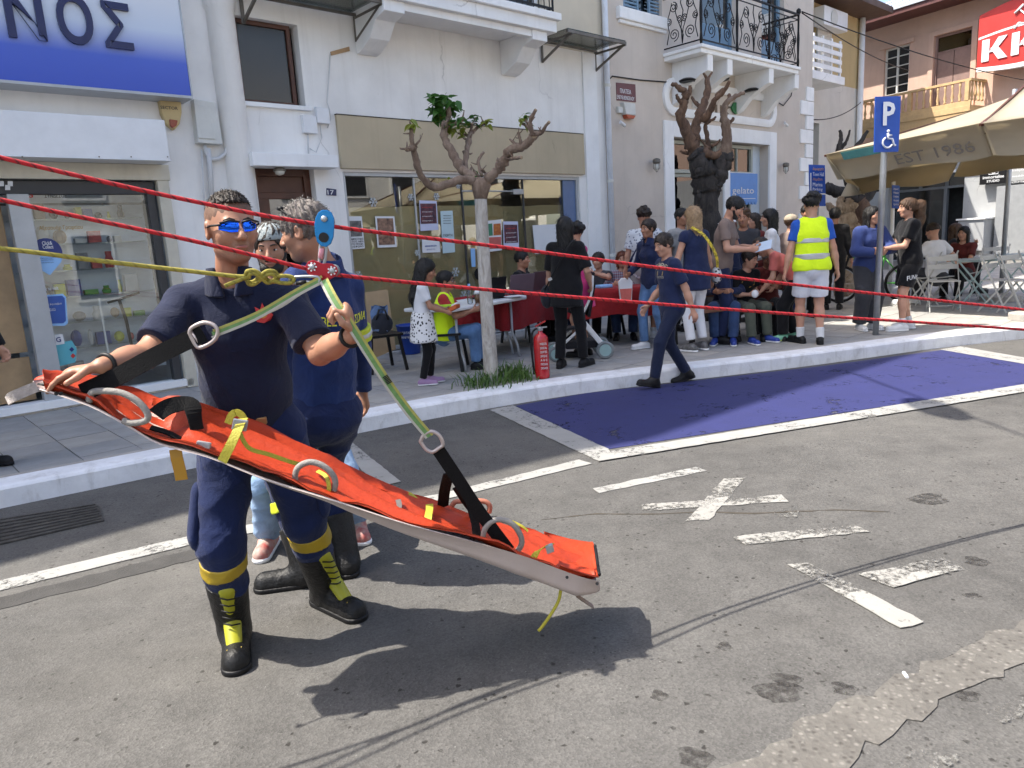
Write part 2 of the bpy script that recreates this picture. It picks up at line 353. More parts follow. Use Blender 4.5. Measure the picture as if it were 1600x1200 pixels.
def strip(name, sections, m, kind='structure', parent=None):    # sections: (offset from kerb line, z)
    b = MB(); rows = [np.c_[offs(KC, o), np.full(len(KC), z)] for o, z in sections]
    b.grid([[r[i] for r in rows] for i in range(len(KC))]); return b.build(name, m, parent)
kerb = tag(strip('kerb', [(0, -.02), (.0, .125), (.012, PZ - .006), (.03, PZ + .002), (.235, PZ + .004), (.24, PZ - .02)], KERB), 'white painted kerb along the road', kind='structure')
tag(strip('kerb_back', [(.245, PZ - .03), (.245, PZ + .001), (.31, PZ + .001), (.31, PZ - .03)], KERBC), 'grey concrete strip behind the kerb', kind='structure')
KI = offs(KC, .315)
# pavement bed reaching from the kerb back under the houses and across the square
b = MB(); far = 60
b.grid([[np.r_[p, PZ - .012], np.r_[p + np.array([-.55, .84]) * far, PZ - .012]] for p in offs(KC, .2)])
pave = tag(b.build('pavement', GROUT), 'grey tiled pavement and square', kind='structure')
TS = .40
tile_me = None; cand = []; clipped = []
KF = np.array([toF(np.r_[p, 0]) for p in KI])
dk = lambda u: np.interp(u, KF[:, 0], KF[:, 1])
for i in range(-14, 72):
    for j in range(-16, 22):
        u0, d0 = i * TS, j * TS + .02
        uc, dc = u0 + TS / 2, d0 + TS / 2
        if dc < -.1 and uc < 15.6: continue
        P = FPT(uc, 0, dc); q = P - _eye; z = q @ _fw
        if z < 2 or np.linalg.norm(q) > 24: continue
        px = 800 + CF * (q @ _rt) / z
        if px < -60 or px > 1660: continue
        cs = [(u0, d0), (u0 + TS, d0), (u0 + TS, d0 + TS), (u0, d0 + TS)]
        ins = [d < dk(u) for u, d in cs]
        if all(ins): cand.append((np.linalg.norm(q), uc, dc, None))
        elif any(ins):
            a = (u0 - .01, dk(u0 - .01)); bb = (u0 + TS + .01, dk(u0 + TS + .01)); out = []
            fn = lambda p: (a[1] + (bb[1] - a[1]) * (p[0] - a[0]) / (bb[0] - a[0])) - p[1]
            for k in range(4):
                p, q2 = cs[k], cs[(k + 1) % 4]; fp, fq = fn(p), fn(q2)
                if fp >= 0: out.append(p)
                if (fp >= 0) != (fq >= 0):
                    t = fp / (fp - fq); out.append((p[0] + t * (q2[0] - p[0]), p[1] + t * (q2[1] - p[1])))
            if len(out) >= 3: cand.append((np.linalg.norm(q), uc, dc, out))
cand.sort(key=lambda c: c[0]); rest = MB(); ntile = 0
def tile_verts(poly, zt):
    c = np.mean(poly, axis=0); g = .004; out = []
    for p in poly:
        v = np.array(p) - c; L = np.linalg.norm(v); out.append(c + v * max(0, (L - g) / L))
    return out
for dist, uc, dc, poly in cand:
    zt = PZ - .004 + rnd.uniform(-.0015, .0025)
    if ntile < 300 and dist < 15:
        m_ = TILE if rnd.random() < .75 else TILE2
        if poly is None:
            if tile_me is None:
                t_ = MB(); h = TS / 2 - .004
                t_.obox((0, 0, -.012), FU * h, FN * h, (0, 0, .012)); o = t_.build('tile', TILE, pave, bevel=.0, origin=np.zeros(3)); tile_me = o.data; t2 = tile_me.copy(); t2.materials.clear(); t2.materials.append(TILE2)
            else:
                o = bpy.data.objects.new('tile', tile_me if m_ is TILE else t2); col.objects.link(o); o.parent = pave
            o.location = FPT(uc, zt, dc) - wloc(pave); o.rotation_euler = (rnd.uniform(-.004, .004), rnd.uniform(-.004, .004), 0)
        else:
            MB().prism([FPT(u, zt - .02, d) for u, d in tile_verts(poly, 0)], (0, 0, .02)).build('tile', m_, pave)
        ntile += 1
    else:
        pl = poly or [(uc - TS / 2, dc - TS / 2), (uc + TS / 2, dc - TS / 2), (uc + TS / 2, dc + TS / 2), (uc - TS / 2, dc + TS / 2)]
        rest.mat(0 if rnd.random() < .75 else 1); pp = [FPT(u, zt - .02, d) for u, d in tile_verts(pl, 0)]; rest.prism(pp, (0, 0, .02))
tag(rest.build('far_tiles', [TILE, TILE2], pave), kind='stuff')
def slab(name, pix, z, m, label, jag=0.0, th=.003, world=False):
    P = [np.array(p, float) if world else G(*p, z) for p in pix]; P2 = []
    n = len(P)
    if jag:
        for i in range(n):
            a, c = P[i], P[(i + 1) % n]; k = max(1, int(np.linalg.norm(c - a) / .06))
            for q in range(k):
                p = a + (c - a) * q / k + np.array([rnd.uniform(-jag, jag), rnd.uniform(-jag, jag), 0]); P2.append(p)
    else: P2 = P
    for p in P2: p[2] = z - th
    return tag(MB().prism(P2, (0, 0, th)).build(name, m), label, kind='structure')
def lane(name, a, b_, wd, z, m, label):                         # painted line between two ground points
    a, b_ = np.array(a, float), np.array(b_, float); d = b_ - a; d /= np.linalg.norm(d); n_ = np.array([-d[1], d[0], 0]) * wd / 2
    return slab(name, [a - n_, b_ - n_, b_ + n_, a + n_], z, m, label, .006, world=True)
# blue bay with its white frame
slab('blue_parking_bay', [(806, 634), (947, 702), (1600, 601), (1760, 577), (1478, 546), (1285, 572), (1085, 595), (917, 614)], .004, BLUEB, 'dark blue painted disabled parking bay')
slab('bay_line', [(765, 640), (801, 633), (950, 701), (958, 712), (935, 720)], .008, LINE, 'white line at the near end of the blue bay', .004)
slab('bay_line', [(940, 707), (1600, 600), (1800, 569), (1800, 579), (1600, 612), (936, 720)], .0125, LINE, 'long white line along the blue bay', .004)
slab('bay_line', [(1470, 546), (1500, 541), (1620, 562), (1780, 586), (1760, 592), (1600, 568)], .0082, LINE, 'white line at the far end of the blue bay', .004)
slab('road_line', [(-300, 978), (-300, 998), (0, 922), (330, 843), (690, 781), (925, 724), (905, 718), (690, 771), (330, 829), (0, 907)], .006, LINE, 'white edge line of the parking strip', .004)
slab('bay_line', [(520, 690), (545, 687), (626, 752), (592, 760)], .0088, LINE, 'short white divider line behind the firemen', .004)
for i, (pl, m_) in enumerate([([(928, 763), (1088, 729), (1104, 735), (938, 770)], LINE), ([(1130, 747), (1163, 746), (1110, 812), (1072, 813)], LINEW),
              ([(1001, 788), (1222, 773), (1231, 783), (1005, 798)], LINEW), ([(1205, 806), (1215, 793), (1256, 788), (1245, 808)], LINEG), ([(1147, 838), (1335, 820), (1358, 830), (1165, 850)], LINEW),
              ([(1232, 882), (1262, 878), (1446, 972), (1405, 981)], LINEW), ([(1340, 897), (1470, 871), (1507, 888), (1395, 917)], LINEW),
              ([(1380, 1185), (1500, 1140), (1545, 1165), (1420, 1225)], LINEG), ([(1530, 1110), (1640, 1070), (1660, 1090), (1570, 1130)], LINEG)]):
    slab('road_marking', pl, .0045 + i * .0006, m_, 'worn white painted bar on the asphalt', .007)
# rough concrete strip where the road was opened, and its crack
slab('road_patch', [(1080, 1240), (1180, 1180), (1330, 1090), (1480, 1020), (1600, 972), (1900, 865), (1900, 930), (1600, 1040), (1480, 1095), (1330, 1180), (1250, 1240)], .005, TRENCH, 'rough pebbly concrete fill across the road', .030, .003)
DKA = mat('tar_seal', (.040, .038, .036), .8, .25, 6, .5, 80)
slab('road_patch', [(-200, 985), (-200, 1005), (0, 952), (335, 866), (335, 850), (0, 934)], .003, DKA, 'dark tar seam beside the white line', .012)
slab('road_patch', [(845, 812), (930, 803), (1010, 804), (1100, 800), (1180, 803), (1300, 797), (1390, 800), (1390, 799), (1300, 795.5), (1180, 801.5), (1100, 798.5), (1010, 802.5), (930, 801.5)], .002, mat('crack_dirt', (.05, .042, .032), .9, .3, 20), 'thin dirty crack across the road', .006)
# ribbed iron drain cover by the kerb
c = [G(*p) for p in [(-60, 822), (152, 789), (163, 815), (-60, 866)]]
gr = tag(MB().prism([p + np.array([0, 0, .002]) for p in c], (0, 0, .01)).build('drain_cover', mat('drain_iron', (.075, .07, .064), .7, .3, 12, .3, 60, metal=.4)), 'dark ribbed iron drain cover by the kerb', 'drain cover')
bm_ = MB()
for i in range(26):
    for j in range(7):
        t, s2 = (i + .5 + (.25 if j % 2 else 0)) / 26.6, (j + .6) / 7.2
        P = c[0] * (1 - t) * (1 - s2) + c[1] * t * (1 - s2) + c[2] * t * s2 + c[3] * (1 - t) * s2
        bm_.obox(P + np.array([0, 0, .015]), FU * .018, FN * .007, (0, 0, .004))
tag(bm_.build('rib', gr.data.materials[0], gr), kind='stuff')
def oil_mat():
    m, t, ns, b = nodes('oil_stain'); b.inputs['Base Color'].default_value = (.030, .026, .022, 1); b.inputs['Roughness'].default_value = .6; tr_ = ns.new('ShaderNodeBsdfTransparent'); mx_ = ns.new('ShaderNodeMixShader')
    t.links.new(ramp(t, noise(t, coord(t), 22, 6, .7), [(.3, .5), (.62, 1.0)]).outputs[0], mx_.inputs[0]); t.links.new(b.outputs[0], mx_.inputs[1]); t.links.new(tr_.outputs[0], mx_.inputs[2]); t.links.new(mx_.outputs[0], ns['Material Output'].inputs[0]); return m
OILM = oil_mat()
# small litter
o = G(1414, 1058); tag(MB().tube([o + np.array([0, -.014, .008]), o + np.array([.003, .014, .008])], .006, 8).build('cigarette_end', PAPER), 'white cigarette end on the asphalt', 'litter')
for i, (x, y, r_) in enumerate([(1218, 1082, .075), (1228, 1063, .05), (1318, 1076, .04), (1525, 877, .05), (1132, 1010, .03), (1452, 780, .1), (1518, 931, .03), (1510, 1088, .04), (1085, 1184, .05), (1030, 1087, .03)]):
    p = G(x, y); pl = [p + np.array([math.cos(a) * r_ * (1 + .22 * math.sin(3 * a + i) + .1 * math.sin(8 * a + i * 2)), math.sin(a) * r_ * .9 * (1 + .2 * math.cos(2 * a + i)), 0]) for a in np.linspace(0, 2 * math.pi, 34)[:-1]]
    slab('oil_stain', pl, .0012 + i * .0001, OILM, 'dark oil stain on the asphalt', world=True, th=.001)
# ------------------------------------------------------------------ the white house on the left with two shopfronts
def wall_holes(b, u0, u1, z0, z1, holes, d=0.0, depth=.25):
    """street face of a wall in the row frame, with recessed openings (u0,u1,z0,z1[,depth])"""
    us = sorted({u0, u1} | {h[i] for h in holes for i in (0, 1)}); zs = sorted({z0, z1} | {h[i] for h in holes for i in (2, 3)})
    us = [u for u in us if u0 - 1e-6 <= u <= u1 + 1e-6]; zs = [z for z in zs if z0 - 1e-6 <= z <= z1 + 1e-6]
    for i in range(len(us) - 1):
        for j in range(len(zs) - 1):
            uc, zc = (us[i] + us[i + 1]) / 2, (zs[j] + zs[j + 1]) / 2
            if any(h[0] < uc < h[1] and h[2] < zc < h[3] for h in holes): continue
            b.add([FPT(us[i], zs[j], d), FPT(us[i + 1], zs[j], d), FPT(us[i + 1], zs[j + 1], d), FPT(us[i], zs[j + 1], d)], [(0, 1, 2, 3)])
    for h in holes:
        a, c_, e, f = h[:4]; dp = h[4] if len(h) > 4 else depth
        q = [FPT(a, e, d), FPT(c_, e, d), FPT(c_, f, d), FPT(a, f, d)]; r_ = [p - FN * dp for p in q]
        b.add(q + r_, [(0, 4, 5, 1), (1, 5, 6, 2), (2, 6, 7, 3), (3, 7, 4, 0)])
    return b
def part(name, m, parent, *boxes, bevel=.004, **kw):
    b = MB()
    for bx in boxes: b.fbox(*bx)
    return b.build(name, m, parent, bevel=bevel, **kw)
def frame_part(name, m, parent, u0, u1, z0, z1, t, d0, d1, bottom=True, bevel=.003):
    b = MB(); b.fbox(u0, u0 + t, z0, z1, d0, d1); b.fbox(u1 - t, u1, z0, z1, d0, d1); b.fbox(u0 + t, u1 - t, z1 - t, z1, d0, d1)
    if bottom: b.fbox(u0 + t, u1 - t, z0, z0 + t, d0, d1)
    return b.build(name, m, parent, bevel=bevel)
def pane(parent, u0, u1, z0, z1, d, m=None, name='pane', th=.006): return part(name, m or GLASS, parent, (u0, u1, z0, z1, d - th, d), bevel=0)

h1 = thing('shop_house', FPT(2, 0, -2), 'white rendered house with two shopfronts, brown door and balcony, number 17', 'building')
SW0, SW1 = -7.0, FH(262, 430)[0]                                # left shop window
sgU, sgZ = FH(299, 150, .3)
wT = FH(366, 23); wB = FH(478, 167); dr = FH(398, 265)[0], FH(490, 265)[0], FH(440, 262)[1]
b2u0, b2z1 = FH(535, 268); b2u1 = FH(905, 280)[0]
zs_top = FH(240, 300)[1] + .12
holes = [(SW0, SW1 + .12, PZ + .02, zs_top, .35), (wT[0], wB[0], wB[1], wT[1], .18), (dr[0], dr[1], PZ, dr[2], .3), (b2u0, b2u1, PZ, b2z1, .22)]
UPZ = 4.62
hb = MB(); wall_holes(hb, -14, 7.62, 0, UPZ, holes); hb.build('wall', WHITE, h1)
hb = MB(); wall_holes(hb, -14, 7.62, UPZ, 9.8, [(3.4, 4.4, 4.9, 7.1, .2), (5.2, 6.2, 4.9, 7.1, .2)], d=-.003); hb.build('upper_wall', CREAM, h1)
b = MB()
b.fbox(-14, 7.6, 9.8, 10.0, -9, .35); b.prism([FPT(u, z, .345) for u, z in ((-6.15, 10.0), (-6.15, 12.3), (-5.2, 13.1), (-4.9, 13.7), (-3.1, 13.9), (.3, 14.8), (.5, 14.8), (.5, 10.0))], -FN * 9); b.fbox(-14, -13.8, 0, 9.8, -9, -.3); b.fbox(7.40, 7.60, 0, 9.8, -9, -.3); b.fbox(-14, 7.6, 0, 9.8, -9.2, -9)  # unseen block above the roof, its outline shaped to cast the road's shadow edge
b.build('roof', CREAM, h1)
for u in (3.4, 5.2):
    w_ = frame_part('window', WHITEP, h1, u, u + 1, 4.9, 7.1, .07, -.2, -.12); pane(w_, u + .07, u + .93, 4.97, 7.03, -.16, GLASSD)
part('floor', DARKIN, h1, (-13.7, 7.3, 4.3, 4.35, -8.9, -.36), bevel=0)
# --- left shop: blue lettered sign, white shutter box, window with shelves behind
sg = thing('shop_sign', FPT(-2, sgZ, .3), 'long blue and white fascia sign with raised navy letters', 'sign')
def sign_mat():
    m, t, ns, b = nodes('sign_print'); v = coord(t); sx = ns.new('ShaderNodeSeparateXYZ'); t.links.new(v, sx.inputs[0])
    r_ = ramp(t, sx.outputs[2], [(.0, (.035, .085, .48)), (.32, (.06, .12, .55)), (.62, (.56, .63, .75)), (.9, (.66, .69, .74))]); t.links.new(r_.outputs[0], b.inputs['Base Color']); b.inputs['Roughness'].default_value = .3; return m
bb = MB(); bb.fbox(-8, sgU, sgZ, 5.6, .02, .3); bb.build('panel', sign_mat(), sg, bevel=.004, origin=FPT(-2, sgZ, .3))
part('edge_trim', ALU, sg, (-8, sgU + .012, sgZ - .03, sgZ, .0, .31), (sgU, sgU + .015, sgZ, 5.6, .0, .31))
for ch, x0, x1, y0, y1 in (('Ν', 6, 75, -14, 58), ('Ο', 87, 151, -8, 67), ('Σ', 158, 210, 5, 74)):
    a = FH(x0 + 8, y1, .31); c_ = FH(x1, y1, .31); top = FH((x0 + x1) / 2, y0, .31)[1]
    text_obj('letter', ch, FPT(a[0] - .0, a[1], .305), FU, (0, 0, 1), top - a[1], NAVYL, sg, width=(c_[0] - a[0]) * .97, extrude=.03, bold=.018, align='LEFT')
a = FH(0, 175, .35); c_ = FH(266, 250, .35)
aw = part('shutter_box', WHITEP, h1, (-8, c_[0], c_[1], FH(262, 188, .35)[1], .0, .35), (-8, c_[0] + .01, c_[1] - .012, c_[1], -.0, .36), bevel=.006)
for x in (35, 155, 205, 262):
    u, z = FH(x, 246, .36); part('screw', RUSTY, aw, (u - .006, u + .006, z, z + .012, .36, .366), bevel=0)
part('shutter_guide', mat('cream_metal', (.58, .54, .44), .5, .08, dirt=.2), h1, (-8, SW1 + .16, zs_top - .0, c_[1] - .014, -.02, .06), (SW1 + .02, SW1 + .14, PZ, zs_top, -.05, .05))
wz = FH(240, 300)[1]
fr = part('shop_window', DARKM, h1, (SW0, SW1, wz - .02, zs_top - .01, -.12, -.02), (SW1 - .085, SW1, PZ + .1, wz - .02, -.12, -.02), bevel=.004)
jz = FH(60, 600)[0]; j0, j1 = FH(32, 420)[0], FH(66, 420)[0]
part('mullion', ALU, fr, (j0, j1, PZ + .1, wz - .02, -.14, .0)); part('sill', TRIM, fr, (SW0, SW1 + .1, PZ + .02, PZ + .1, -.14, .05))
pane(fr, j1, SW1 - .085, PZ + .1, wz - .02, -.07, glass_mat('left_glass', (.96, .98, .97), .38)); pane(fr, SW0, j0 - .6, PZ + .1, wz - .02, -.07)
part('door_leaf', mat('pale_wood', (.42, .28, .15), .5, .2, 4, .2, 40), fr, (j0 - .55, j0 - .03, PZ + .6, wz - .1, -.3, -.25), (j0 - .55, j0 - .03, PZ + .1, PZ + .55, -.3, -.25))
part('glass_post', WHITEP, fr, (FH(160, 420)[0], FH(160, 420)[0] + .02, PZ + .1, wz - 1.1, -.4, -.38))
ir = part('shop_interior', mat('shop_wall', (.34, .37, .42), .8, .1), h1, (-8, SW1 + .1, PZ, 2.9, -2.62, -2.6), (SW1 + .12, SW1 + .16, PZ, 2.9, -2.6, -.36), (-8, SW1 + .1, 2.88, 2.92, -2.6, -.36), (-8, SW1 + .1, PZ + .0, PZ + .015, -2.6, -.36), bevel=0)
SHB = mat('slat_board', (.72, .80, .92), .6, .08); PK = [mat('goods%d' % i, c_, .45, .15) for i, c_ in enumerate([(.02, .02, .022), (.5, .5, .5), (.10, .3, .05), (.3, .22, .15), (.04, .07, .25), (.55, .55, .08), (.4, .05, .05), (.2, .2, .22)])]
uB0, uB1 = FH(60, 420, -.6)[0] - .3, SW1 + .05
bk = part('slat_board', SHB, ir, (uB0, uB1, PZ + .2, 2.25, -.72, -.7), bevel=0)
for k in range(16): part('slat', SHB, ir, (uB0, uB1, PZ + .25 + k * .125, PZ + .35 + k * .125, -.7, -.685), bevel=0)
r2 = random.Random(3)
for k, z in enumerate((.42, .7, .98, 1.26, 1.54, 1.82, 2.08)):
    s_ = part('shelf', glass_mat('shelf_glass', (.85, .9, .9), .8), ir, (uB0 + .1, uB1 - .1, z, z + .012, -.68, -.42), bevel=0); u = uB0 + .15
    while u < uB1 - .3:
        wd, ht = r2.uniform(.05, .16), r2.uniform(.05, .2); m_ = r2.choice(PK); g = MB(); P = FPT(u + wd / 2, z + .012, -.55)
        q = r2.random()
        if q < .4: g.obox(P + np.array([0, 0, ht / 2]), FU * wd / 2, FN * .04, (0, 0, ht / 2))
        elif q < .7: g.lathe([(wd * .3, 0), (wd * .35, ht * .4), (wd * .2, ht * .7), (wd * .22, ht)], P, 10)
        else: g.ell(P + np.array([0, 0, ht * .5]), (wd * .5, wd * .4, ht * .5), 8, 6)
        g.build('goods', m_, ir, bevel=.003); u += wd + r2.uniform(.01, .06)
# stickers on the glass
def sticker(parent, name, pts, d, m): return MB().prism([FPT(*FH(x, y, d), d) for x, y in pts], FN * .002).build(name, m, parent)
NAVP = mat('navy_print', (.012, .03, .17), .4, .06); SKYP = mat('sky_print', (.28, .52, .85), .4, .06); TEALP = mat('teal_print', (.10, .42, .50), .4, .06); BLP = mat('blue_print', (.025, .09, .36), .4, .06); ORP = mat('gold_print', (.42, .25, .03), .5, .1); REDP = mat('red_print', (.55, .03, .03), .4, .1)
gd = -.066
stk = thing('window_sticker', FPT(*FH(70, 400, gd), gd), 'blue drop-shaped click and collect sticker on the left shop window', 'sticker')
cir = [(71 + 27 * math.cos(a), 398 + 26 * math.sin(a)) for a in np.linspace(math.pi, 2 * math.pi, 14)]
sticker(stk, 'upper_half', cir + [(98, 400), (44, 399)], gd, NAVP); sticker(stk, 'lower_half', [(44, 400), (98, 401), (95, 410), (78, 430), (66, 423), (50, 412)], gd, SKYP)
def ftext(parent, s_, x, y, hpx, wpx, m, d, name='lettering', bold=.0):
    u, z = FH(x, y, d); u1 = FH(x + wpx, y, d)[0]; z1 = FH(x, y - hpx, d)[1]
    return text_obj(name, s_, FPT(u, z, d), FU, (0, 0, 1), z1 - z, m, parent, width=u1 - u, extrude=.0015, align='LEFT', bold=bold)
ftext(stk, 'Click&', 66, 383, 6, 16, PAPER, gd + .004, bold=.01); ftext(stk, 'Collect', 67, 389, 6, 17, PAPER, gd + .004, bold=.01)
for yy in (405, 408, 412): ftext(stk, 'το κατάστημα', 60, yy, 2, 24, NAVP, gd + .004)
st2 = thing('window_sticker', FPT(*FH(82, 490, gd), gd), 'blue phone-shaped sticker with pale border on the left shop window', 'sticker')
sticker(st2, 'border', [(59, 462), (98, 459), (103, 464), (106, 505), (101, 509), (67, 509), (63, 505)], gd, SKYP); sticker(st2, 'face', [(62, 464), (97, 462), (101, 466), (103, 501), (99, 505), (69, 506), (66, 502)], gd + .004, BLP)
ftext(st2, 'Κάντε Ραντεβού', 66, 479, 4, 31, PAPER, gd + .008); ftext(st2, 'ΕΔΩ', 78, 486, 4, 9, PAPER, gd + .008); ftext(stk, 'click to visit', 63, 455, 6, 29, PAPER, gd + .003, bold=.01)
st3 = thing('window_sticker', FPT(*FH(90, 550, gd), gd), 'turquoise cut-out sticker with white round square on top of it', 'sticker')
sticker(st3, 'base', [(65, 545), (72, 538), (112, 532), (120, 545), (118, 566), (75, 577), (70, 560)], gd, TEALP); sticker(st3, 'badge', [(81, 524), (98, 522), (101, 537), (83, 540)], gd + .004, PAPER)
for x, y, m_ in ((72, 543, REDP), (76, 555, NAVP), (112, 546, NAVP), (114, 556, REDP)): sticker(st3, 'diamond', [(x - 4, y), (x, y - 4), (x + 4, y), (x, y + 4)], gd + .004, m_)
ftext(st3, 'G', 88, 535, 8, 8, NAVP, gd + .008, bold=.02)
lt = thing('window_lettering', FPT(*FH(80, 357, gd), gd), 'gold lettering line across the upper left shop window', 'lettering'); ftext(lt, 'Αξεσουάρ Γραφείου', 62, 361, 8, 68, ORP, gd)
lt = thing('window_lettering', FPT(*FH(60, 305, gd), gd), 'dark lettering with red ring at top of left shop window', 'lettering'); ftext(lt, 'ΣΥΝΔΕΣΟΥ', 70, 309, 6, 35, DARKM, gd); ftext(lt, 'G', 41, 309, 10, 11, REDP, gd, bold=.02)
for x, y in ((2, 287), (16, 287), (12, 293)): sticker(lt, 'white_square', [(x - 4, y - 4), (x + 4, y - 4), (x + 4, y + 4), (x - 4, y + 4)], gd + .07, PAPER)
sc_ = thing('kick_scooter', FPT(*FH(190, 480, -.3), -.3), 'black handlebar of a scooter standing in the shop window', 'scooter')
hb0 = [FPT(*FH(x, y, -.3), -.3) for x, y in ((168, 473), (186, 468), (218, 457))]; MB().tube(hb0, .013, 8).build('handlebar', BLACK, sc_, True)
MB().tube([FPT(*FH(186, 468, -.3), -.3), FPT(*FH(197, 500, -.3), -.3), FPT(*FH(210, 560, -.3), -.3)], .018, 8).build('stem', BLACK, sc_, True)
# alarm box and meter box with pipes
ab = thing('alarm_box', FPT(*FH(264, 195, .02), 0), 'yellowed alarm siren box with red lamp under the blue sign', 'alarm')
def shield(pts, d, th): return MB().prism([FPT(*FH(x, y, d), d) for x, y in pts], FN * th)
shield([(245, 158), (279, 161), (280, 178), (277, 195), (269, 205), (257, 196), (249, 180)], .0, .09).build('cover', mat('yellowed_plastic', (.55, .42, .2), .45, .1), ab, bevel=.012)
shield([(263, 187), (276, 189), (274, 197), (268, 201), (264, 197)], .07, .045).build('lamp', mat('red_lens', (.30, .06, .03), .3, .1), ab, bevel=.008); ftext(ab, 'SECTOR', 251, 170, 5, 27, DARKM, .092, bold=.01)
mb = thing('meter_box', FPT(*FH(320, 190, .02), 0), 'pale grey electricity box beside the round white column', 'electrical box')
shield([(297, 157), (332, 163), (343, 228), (304, 225)], .0, .11).build('box', OFFP, mb, bevel=.008); shield([(303, 165), (328, 168), (336, 218), (309, 216)], .11, .012).build('lid', OFFP, mb, bevel=.006)
P = lambda x, y, d=.05: FPT(*FH(x, y, d), d)
MB().tube([P(320, 226), P(322, 240), P(330, 249), P(342, 248), P(352, 240), P(355, 225), P(353, 195), P(347, 165)], .022, 8).build('pipe', CONDUIT, mb, True)
MB().tube([P(325, 232), P(328, 262), P(332, 330)], .03, 8).build('pipe', CONDUIT, mb, True); MB().tube([P(315, 235), P(318, 300), P(321, 340)], .009, 6).build('cable', CONDUIT, mb, True)
cb = tag(MB().tube([P(326, 0), P(335, 80), P(343, 140), P(346, 162)], .012, 6).build('cable', RUSTY, smooth=True), 'grey cable hanging down left of the round column', 'cable')
# round column
cu = FH(367, 100, .05)[0]; cw = .155
MB().lathe([(cw, 0), (cw, 4.30), (cw + .015, 4.32), (cw + .03, 4.42), (cw + .03, 5.2)], FPT(cu - .09, 0, .02), 24).build('column', WHITE, h1, 'auto')
# upper window and brown door
wf = frame_part('window', WOODB, h1, wT[0] + .0, wB[0] - .06, wB[1] + .0, wT[1] - .0, .05, -.16, -.09); pane(wf, wT[0] + .05, wB[0] - .11, wB[1] + .05, wT[1] - .05, -.12, glass_mat('frosted_dark', (.10, .10, .08), .5, .25)); part('sill', TRIM, wf, (wT[0] - .05, wB[0] + .05, wB[1] - .05, wB[1] + .0, -.1, .05))
part('blind', mat('olive_blind', (.07, .065, .05), .7, .2), wf, (wT[0] + .05, wB[0] - .11, wB[1] + .05, wT[1] - .05, -.17, -.165), bevel=0)
lz0, lz1 = FH(528, 262, .25)[1], FH(528, 245, .25)[1]
part('door_ledge', TRIM, h1, (dr[0] - .12, FH(529, 255, .25)[0], lz0, lz1 + .02, .0, .25), bevel=.006)
df = frame_part('door', WOODB, h1, dr[0], dr[1], PZ, dr[2], .09, -.22, -.12, False)
part('transom', WOODB, df, (dr[0] + .09, dr[1] - .09, dr[2] - .36, dr[2] - .28, -.2, -.13)); part('leaf', WOODB, df, (dr[0] + .09, dr[0] + .2, PZ, dr[2] - .36, -.2, -.14), (dr[1] - .2, dr[1] - .09, PZ, dr[2] - .36, -.2, -.14), (dr[0] + .2, dr[1] - .2, PZ, 1.0, -.2, -.14), (dr[0] + .09, dr[1] - .09, dr[2] - .28, dr[2] - .09, -.2, -.15))
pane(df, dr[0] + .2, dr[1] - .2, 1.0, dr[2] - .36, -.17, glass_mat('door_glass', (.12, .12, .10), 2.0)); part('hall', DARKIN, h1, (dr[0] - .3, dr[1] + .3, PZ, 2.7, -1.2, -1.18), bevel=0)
dl = thing('ceiling_light', P(437, 266, .1), 'small round glass lamp above the brown door', 'lamp'); u, z = FH(437, 268, .12)
MB().lathe([(.05, 0), (.075, -.02), (.075, -.04)], FPT(u, lz0 - .002, .12), 14).build('rim', RUSTY, dl, 'auto'); MB().lathe([(.065, -.041), (.05, -.075), (.015, -.09)], FPT(u, lz0 - .002, .12), 14).build('bowl', mat('lamp_glass', (.6, .58, .52), .2, .1), dl, True)
nm = thing('house_number', P(518, 300, .01), 'small dark plate with house number 17', 'number plate'); shield([(510, 294), (525, 296), (525, 306), (510, 305)], .0, .012).build('plate', NAVYL, nm); ftext(nm, '17', 512, 304, 7, 10, PAPER, .013, bold=.01)
for i, (pts, lab) in enumerate([([(469, 180), (490, 183), (493, 210), (472, 208)], 'small white junction box under the brown-framed window'), ([(490, 168), (509, 171), (512, 195), (492, 193)], 'white junction box hugging the corner of the beige band')]):
    jb = thing('junction_box', P(*pts[3], 0), lab, 'electrical box', 'junction boxes'); shield(pts, 0, .07).build('box', WHITEP, jb, bevel=.006)
    MB().tube([P(481, 209, .03), P(482, 240, .03)] if i == 0 else [P(500, 195, .02), P(503, 215, .02), P(494, 238, .02), P(484, 232, .02)], .01 if i == 0 else .006, 6).build('cable', CONDUIT, jb, True)
tag(MB().tube([P(516, 84, .02), P(514, 120, .02), P(511, 160, .03), P(515, 172, .03), P(517, 185, .03), P(512, 200, .02)], .007, 6).build('cable', CONDUIT, smooth=True), 'loose pale wires on the wall above the beige band', 'cable')
tag(shield([(516, 81), (545, 73), (546, 80), (517, 87)], .0, .012).build('wood_scrap', mat('scrap_wood', (.42, .27, .14), .7, .2)), 'bare strip of wood fixed to the white wall', 'wood strip')
